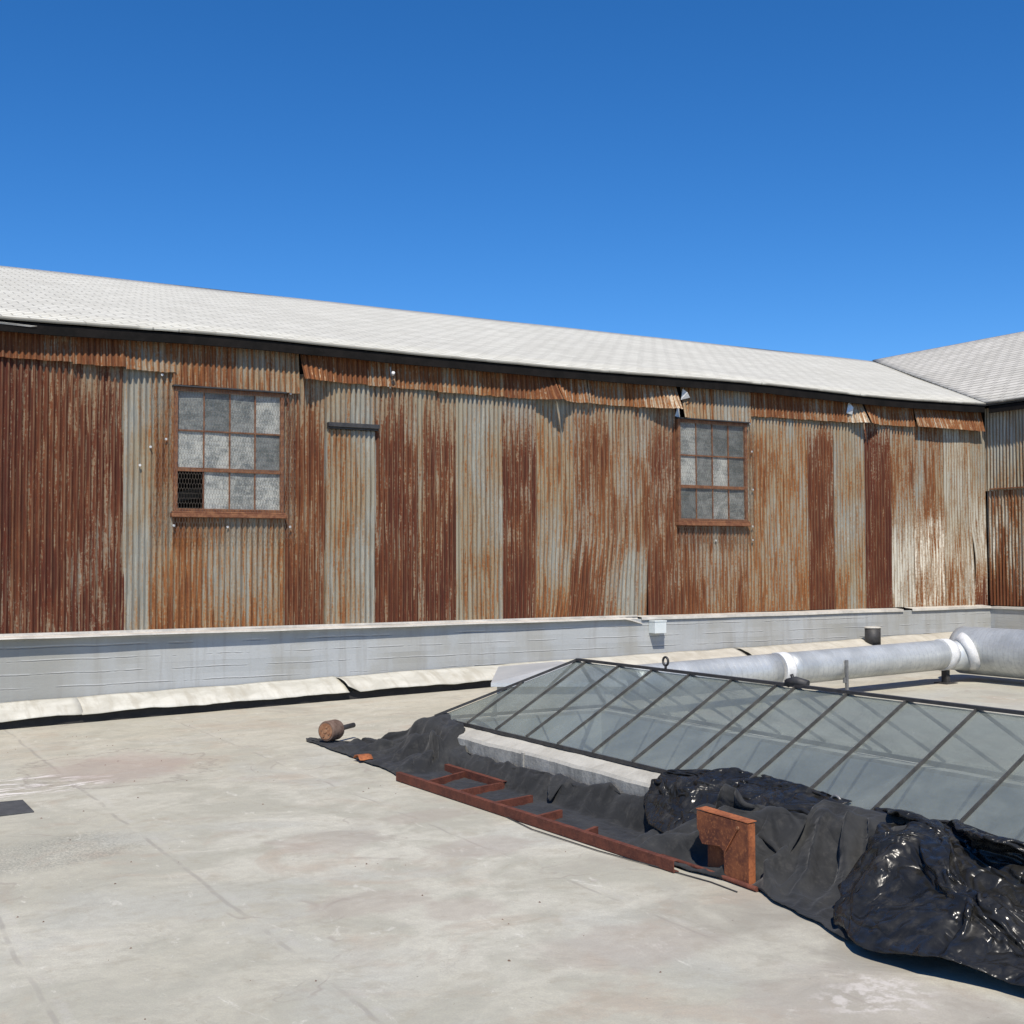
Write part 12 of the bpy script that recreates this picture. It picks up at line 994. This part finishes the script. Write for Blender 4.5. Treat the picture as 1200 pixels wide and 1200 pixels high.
-1,3,-3,-11,-5,18,1,-14,23,-8,0,-2,-1,-1,-1,1,1,3,9,-19,10,-1,2,0,1,0,8,-14,8,-3,-2,-3,-1,-3,13,-14,11,1,2,-4,2,-10,9,-4,-1,2,2,-11,19,-22,25,-15,2,0,-1,0,1,1,1,0,1,0,3,2,2,7,-8,-15,22,-30,16,-2,2,0,2,-12,13,-7,1,0,0,0,0,0,-1,0,1,-15,14,1,4,-14,15,-2,2,-6,2,3,2,0,2,1,1,-4,2,6,-3,-5,4,-17,24,-13,-2,-1,0,2,-4,1,1,-1,-1,3,-2,2,1,-3,2,0,3,7,-17,15,-6,-1,1,6,0,0,-4,-1,-3,-10,17,-12,10,6,1,-7,-1,1,-3,0,1,-2,2,0,-2,3,-1,2,0,0,0,-3,2,-1,-1,0,-4,6,-18,18,-8,17,-10,-1,6,1,2,3,3,-3,9,-10,7,-4,-7,-9,3,-2,2,0,-12,12,0,-2,1,4,2,-6,2,0,1,0,-5,4,0,-1,0,1,0,-4,7,-5,0,1,1,0,0,-1,3,-8,14,-18,10,-8,-2,-1,6,3,3,-2,1,0,1,0,1,1,-6,10,2,-1,1,0,1,-8,1,-1,0,0,0,0,17,-23,14,-16,16,-13,2,2,3,-8,13,-5,-4,-8,10,-4,2,-4,-2,8,-1,0,2,-1,-1,0,-2,5,-2,-1,0,0,-3,0,15,-12,2,5,-2,-3,2,-9,13,-15,16,-18,15,-3,2,-9,12,-11,6,10,-14,-6,9,-2,6,-2,-8,2,6,0,-1,-1,3,1,0,-7,5,-2,0,-1,2,3,-4,1,-3,3,4,-4,9,-2,-5,1,-3,-4,8,-7,9,-11,9,-18,14,13,-6,-4,0,-10,6,3,-4,11,-1,-5,0,-1,1,-5,8,-5,0,2,-3,0,-1,8,-10,10,-5,3,2,-5,-4,16,-16,18,-11,-7,10,-6,11,-18,8,-2,-5,5,1,-1,7,-8,1,2,-8,8,2,-1,-2,-2,5,-4,5,-4,0,2,-8,0,8,-6,2,3,3,3,-3,0,3,-2,-1,10,-1,-14,1,-8,18,-8,0,3,-1,1,3,-12,6,-9,13,11,-10,-4,-1,3,1,-2,1,-7,1,1,5,-7,-1,1,2,-1,2,1,2,1,-3,-1,9,-9,-1,0,13,-1,-9,1,1,-8,8,-3,0,1,5,-21,10,1,-1,3,3,-1,-2,0,0,-1,6,-7,1,1,1,-6,1,8,-5,2,2,2,7,-7,-4,9,1,-2,1,-12,-1,17,-11,-1,-1,1,-1,-1,0,0,-2,1,7,-3,0,0,-1,1,-1,-1,0,-3,13,-15,3,2,9,-12,6,4,0,-1,-2,-11,17,-3,-5,0,3,-1,7,-9,-1,-9,14,7,-16,2,0,-2,-9,20,7,-9,-13,8,1,-1,0,0,0,0,-4,2,0,0,1,-1,1,-2,1,-1,0,-1,-1,-8,5,7,4,0,3,-9,19,-15,0,-3,1,12,-9,3,-13,15,-2,-6,1,1,0,-1,0,0,1,1,1,-5,0,1,0,1,-3,11,-2,-2,-1,-3,-3,3,2,3,-9,6,0,2,7,-9,-3,1,-4,-1,4,6,-13,18,-16,4,5,0,-2,-1,1,0,-3,-1,2,-7,11,-2,-2,-1,8,-2,-2,2,0,2,-1,-3,-3,6,-8,7,-7,4,-11,10,0,-1,0,1,-1,0,1,10,-15,11,-1,-8,7,0,-2,0,-1,5,1,-4,-3,4,-13,15,-5,2,2,-1,0,1,-3,2,-4,4,-5,7,-9,6,-13,10,-1,1,0,0,0,2,-2,2,1,9,1,-10,-2,-1,10,-8,1,0,-6,1,4,0,0,4,-7,4,-1,1,0,0,0,1,0,2,1,-2,0,-3,-7,13,7,-12,-4,1,2,2,-3,0,2,-5,-3,5,11,-5,-6,7,1,-5,0,2,-7,2,1,-3,11,0,-9,-1,1,2,0,0,0,-3,9,-7,5,-6,6,-5,-1,-6,6,-4,1,6,3,-4,0,4,4,-4,0,-13,14,-9,1,2,3,-1,1,4,-10,14,-10,-5,10,7,-4,-7,-2,1,0,0,6,-7,9,-9,3,-2,-1,0,0,-2,-2,3,3,0,3,-1,3,-5,3,-7,14,-12,-2,-2,5,2,1,-6,5,7,-5,8,-1,-16,1,9,6,2,-1,0,-1,-12,9,-9,6,-6,2,-1,0,-1,-2,0,4,5,0,-1,-3,0,1,-3,9,-16,16,-4,-9,4,2,1,4,-12,-1,0,1,5,12,-12,-5,0,-1,2,0,3,10,-10,4,-5,1,-2,4,1,-4,-12,12,7,-2,1,-5,7,-1,-8,11,-15,12,-1,10,-11,-2,0,0,-1,4,5,0,-5,3,-11,15,-1,0,0,-3,3,-9,0,5,-6,2,2,-1,-1,-2,2,1,-3,1,2,-3,10,-7,-9,14,-15,8,3,-5,5,-2,-5,4,0,0,8,-8,0,11,-3,-5,-1,2,0,-1,5,-8,10,-8,-1,-2,-1,-2,9,-5,2,-8,18,-9,0,-3,5,-4,-8,12,-13,9,7,-11,5,-3,4,-3,0,0,5,-6,8,0,-5,5,3,-3,-1,-1,1,-4,4,-4,7,-11,3,1,5,-14,16,-15,12,-7,2,-1,7,-5,-10,11,-10,10,0,3,11,-18,5,-1,-2,0,0,-2,7,-3,7,-3,-1,7,0,4,5,1,-10,2,-13,-2,2,-1,6,-1,-1,-1,5,-14,-4,12,3,-8,2,-2,-2,10,-2,6,-6,1,5,-16,17,-9,-1,0,4,-4,7,-6,10,-12,11,6,-1,-10,1,8,-8,-2,-5,10,4,-10,-9,13,-3,-5,-7,6,7,-5,4,-11,14,-3,0,3,0,1,-3,-2,0,-6,3,-2,1,-4,6,-6,9,-12,14,-12,-5,5,11,-7,-9,8,9,-6,-4,
7,2,-5,-3,5,2,-4,1,-1,1,-9,14,-9,5,-2,2,-3,2,-5,0,3,-3,2,-1,0,5,-8,3,-3,11,-14,14,0,-9,-6,0,1,-3,3,11,-7,-4,6,-1,-7,0,9,3,-2,0,-6,10,-9,7,-4,1,-6,3,-1,0,-2,6,-7,8,-4,1,0,7,-9,2,-6,7,-8,3,2,3,0,0,3,0,-11,12,-10,1,11,1,-3,-4,2,-3,-2,7,-10,9,-3,3,-1,-3,-3,-1,0,1,-1,1,-1,0,1,-4,-2,13,-14,4,0,0,-5,2,1,-3,0,4,0,8,-3,-6,-4,5,0,1,-2,14,-7,-6,4,-3,0,1,-2,-6,9,1,-5,-5,1,0,1,5,0,1,3,4,-12,15,-14,0,2,-3,2,-17,6,8,-4,-3,-1,-1,14,-7,2,6,-2,-2,7,10,-14,-8,14,-10,3,2,4,-10,0,-1,-7,8,-7,9,-1,1,1,1,-2,12,-14,15,-7,-10,7,-12,3,4,2,-6,-2,3,6,-7,4,-1,4,-8,12,-12,6,15,-12,-11,11,-11,3,2,-9,0,4,2,-11,11,5,1,-2,1,1,2,-8,11,-4,-12,4,0,-6,10,-1,-5,-3,7,3,-3,6,-1,1,-8,12,-14,2,-1,-1,16,2,-19,-1,1,-1,0,-5,4,2,1,1,3,-3,3,0,-1,-3,3,-4,5,14,-11,-8,-1,-7,2,5,3,-2,1,0,-2,10,-1,2,-9,14,-8,-10,4,-3,6,9,-4,-15,1,4,1,-2,4,-1,2,1,0,-1,1,0,-1,-6,5,-6,11,2,-7,2,-6,-8,-1,5,10,-6,1,3,4,-4,4,0,-10,18,-3,-14,-6,1,7,9,-5,-8,7,3,-2,2,-1,-3,3,-4,1,2,0,-6,5,-2,9,-5,4,-2,0,-3,4,-8,3,-3,6,-3,14,-17,7,-6,-4,8,-12,15,1,-8,-8,-1,7,13,-2,-9,-6,2,-1,18,-8,-6,3,-2,3,-6,6,-3,-2,-4,-1,10,2,4,6,-11,4,-1,1,-7,1,-4,12,-11,2,1,-5,-7,1,7,1,0,-7,-2,2,10,7,-11,-4,8,-12,17,-5,-5,1,2,4,-8,0,1,2,-2,-2,13,1,-1,5,-6,-1,-6,5,10,-24,-1,11,-1,3,-11,3,-10,5,3,8,7,-7,-10,1,7,11,-14,-5,11,-16,8,5,-3,3,-5,8,-5,-1,0,-1,3,1,7,-2,-5,15,-18,2,0,-12,18,-15,-2,4,4,-5,4,11,-15,3,-1,-3,10,1,-12,1,5,12,-12,-1,11,-22,7,5,4,4,-10,7,-3,1,3,-6,-1,4,14,-6,-11,18,-21,1,9,-9,0,-1,-2,0,1,1,-1,3,-6,0,4,0,5,-4,-6,0,5,6,-9,5,11,-15,3,7,-4,8,-8,4,-6,3,-5,0,0,0,18,1,-6,3,-12,-6,6,-3,-4,0,-1,-2,2,-1,5,-2,-2,0,-4,7,15,-12,-10,0,11,-5,-7,8,9,-10,7,-2,-2,6,-9,-1,-3,0,1,-5,0,-1,4,4,10,-6,-9,4,12,-15,1,2,2,-4,-1,7,2,5,-14,1,-1,1,10,-5,-7,1,10,-13,-4,5,4,8,-2,-3,0,5,-2,-5,-4,2,-5,-4,1,2,0,6,6,-8,-8,9,14,-17,1,3,2,0,-5,1,-2,14,-10,1,-7,-4,14,6,-6,-5,0,-2,2,-1,8,4,-8,-1,1,-8,7,-1,0,-6,4,0,-5,1,1,5,-2,-3,-2,5,7,-4,-3,6,-1,-6,0,-4,2,2,0,8,-4,-9,1,5,3,1,-5,-1,0,8,-4,12,-15,0,7,-16,15,-2,4,0,-9,6,-9,5,-1,4,-2,-8,-1,12,-11,5,1,0,6,-3,-6,-1,0,1,-3,11,-7,-6,-1,8,8,-5,-12,6,9,0,-5,10,-6,-5,8,-7,-6,27,-8,1,-9,0,-13,-2,6,3,0,-5,-5,8,9,-5,-7,-2,11,3,-7,4,-8,-5,-2,11,-1,-6,-7,1,9,4,-5,]),
}
def load_grid(key):
    nu, nv, s = GRIDS[key]; d = np.array(s, dtype=np.int64).reshape(3, nv+1, nu+1)
    q = np.cumsum(np.cumsum(d, axis=1), axis=2)
    return nu, nv, (q.transpose(1, 2, 0)/500.0)
def tarp(key, name, mat, label, cat, sub=1, th=.003, wob=.004, lift=.0):
    nu, nv, q = load_grid(key)
    m = MB()
    for j in range(nv+1):
        for i in range(nu+1):
            x, y, z = (float(c) for c in q[j, i]); z = max(z, deck_z(x)+.004) + lift
            if key == 'A' and 6.1 < y < 9.0 and x < 4.62: z = min(z, deck_z(x)+.014+.008*nz(x*9, y*5))
            if key == 'A' and 8.8 < y < 10.6: z = min(z, .36 + (z-.36)*.45) if z > .36 else z
            if key == 'A' and 5.6 < y < 9.1:
                if z > .17: z = .17 + (z-.17)*.35
                z += .065*min(1, max(0, (x-4.60)/.10))*min(1, (9.1-y)/.4)*(1+.5*nz(y*3.7, 8)+.3*nz(y*9, 3))
            if key in 'CD' and z > .41: z = .41 + (z-.41)*.55
            if key == 'A' and y > 10.55: z = min(z, deck_z(x)+.022+.02*abs(nz(x*20, y*9)))
            m.v.append((x, y, z)); m.at.append((0, 0, 0, 0))
    for j in range(nv):
        for i in range(nu):
            a = j*(nu+1)+i; m.f.append((a, a+1, a+nu+2, a+nu+1)); m.sm.append(True); m.uv.append([(i*.03, j*.03), (i*.03+.03, j*.03), (i*.03+.03, j*.03+.03), (i*.03, j*.03+.03)])
    c = q.reshape(-1, 3).mean(0)
    o = m.build(name, mat, loc=(float(c[0]), float(c[1]), deck_z(float(c[0]))))
    if sub:
        s = o.modifiers.new('s', 'SUBSURF'); s.levels = s.render_levels = sub
    if wob:
        tx = bpy.data.textures.new('creases', 'MUSGRAVE'); tx.noise_scale = .07; tx.musgrave_type = 'RIDGED_MULTIFRACTAL'; tx.octaves = 3
        dp = o.modifiers.new('d', 'DISPLACE'); dp.texture = tx; dp.strength = wob; dp.mid_level = .5; dp.texture_coords = 'LOCAL'
    s = o.modifiers.new('t', 'SOLIDIFY'); s.thickness = th; s.offset = 0
    return tag(o, label, cat)
tarp('A', 'black_tarpaulin', M['cloth'], 'long rumpled matt black tarpaulin lying along the foot of the curb behind the rusty ladder', 'tarpaulin')
tarp('B', 'folded_fabric', M['cloth'], 'dull grey-black fabric draped in folds right of the upright orange rusty box', 'tarpaulin')
tarp('C', 'plastic_sheeting', M['plastic'], 'big crumpled heap of shiny black plastic sheeting in the lower right corner', 'plastic sheet', wob=.0035)
tarp('D', 'plastic_cover', M['plastic'], 'glossy black plastic bunched over the curb and onto the glass above the orange box', 'plastic sheet', wob=.0035)
# ------------------------------------------------------------------ light, sky, camera
SUN = Vector((-.33, -.65, 1.0)).normalized()
sd = bpy.data.lights.new('sun', 'SUN'); sd.energy = 5.0; sd.angle = R(.53); sd.color = (1.0, .93, .82)
so = bpy.data.objects.new('sun', sd); COL.objects.link(so); so.rotation_euler = SUN.to_track_quat('Z', 'Y').to_euler()
w = bpy.data.worlds.new('World'); SC.world = w; w.use_nodes = True
nt = w.node_tree; nt.nodes.clear()
sky = nt.nodes.new('ShaderNodeTexSky'); sky.sky_type = 'NISHITA'; sky.sun_disc = False
sky.sun_elevation = math.asin(SUN.z); sky.sun_rotation = math.atan2(SUN.x, SUN.y)
sky.air_density = 1.0; sky.dust_density = 0.0; sky.ozone_density = 8.0; sky.altitude = 1500
bg = nt.nodes.new('ShaderNodeBackground'); bg.inputs[1].default_value = .130
wo = nt.nodes.new('ShaderNodeOutputWorld'); hs = nt.nodes.new('ShaderNodeHueSaturation'); hs.inputs['Saturation'].default_value = 1.21; hs.inputs['Hue'].default_value = .503; hs.inputs['Value'].default_value = 1.0
nt.links.new(sky.outputs[0], hs.inputs['Color']); nt.links.new(hs.outputs[0], bg.inputs[0]); nt.links.new(bg.outputs[0], wo.inputs[0])
cam = bpy.data.cameras.new('camera'); co = bpy.data.objects.new('camera', cam); COL.objects.link(co); SC.camera = co
cam.sensor_width = 36; cam.lens = 1450/1200*36; cam.clip_end = 2000; cam.clip_start = .05
pt = R(2.33); fh = Vector((.503, .864, 0)).normalized()
fw = (fh*math.cos(pt)+Vector((0,0,1))*math.sin(pt)).normalized(); rt = fw.cross(Vector((0,0,1))).normalized(); up = rt.cross(fw)
rl = .0036; rt2 = rt*math.cos(rl) - up*math.sin(rl); up2 = up*math.cos(rl) + rt*math.sin(rl)
co.matrix_world = Matrix(((rt2.x, up2.x, -fw.x, 0), (rt2.y, up2.y, -fw.y, 0), (rt2.z, up2.z, -fw.z, 1.75), (0, 0, 0, 1)))
SC.view_settings.view_transform = 'Standard'; SC.view_settings.look = 'None'; SC.view_settings.exposure = 0.12; SC.view_settings.gamma = 1
SC.cycles.max_bounces = 8; SC.cycles.transparent_max_bounces = 16; SC.cycles.use_denoising = True
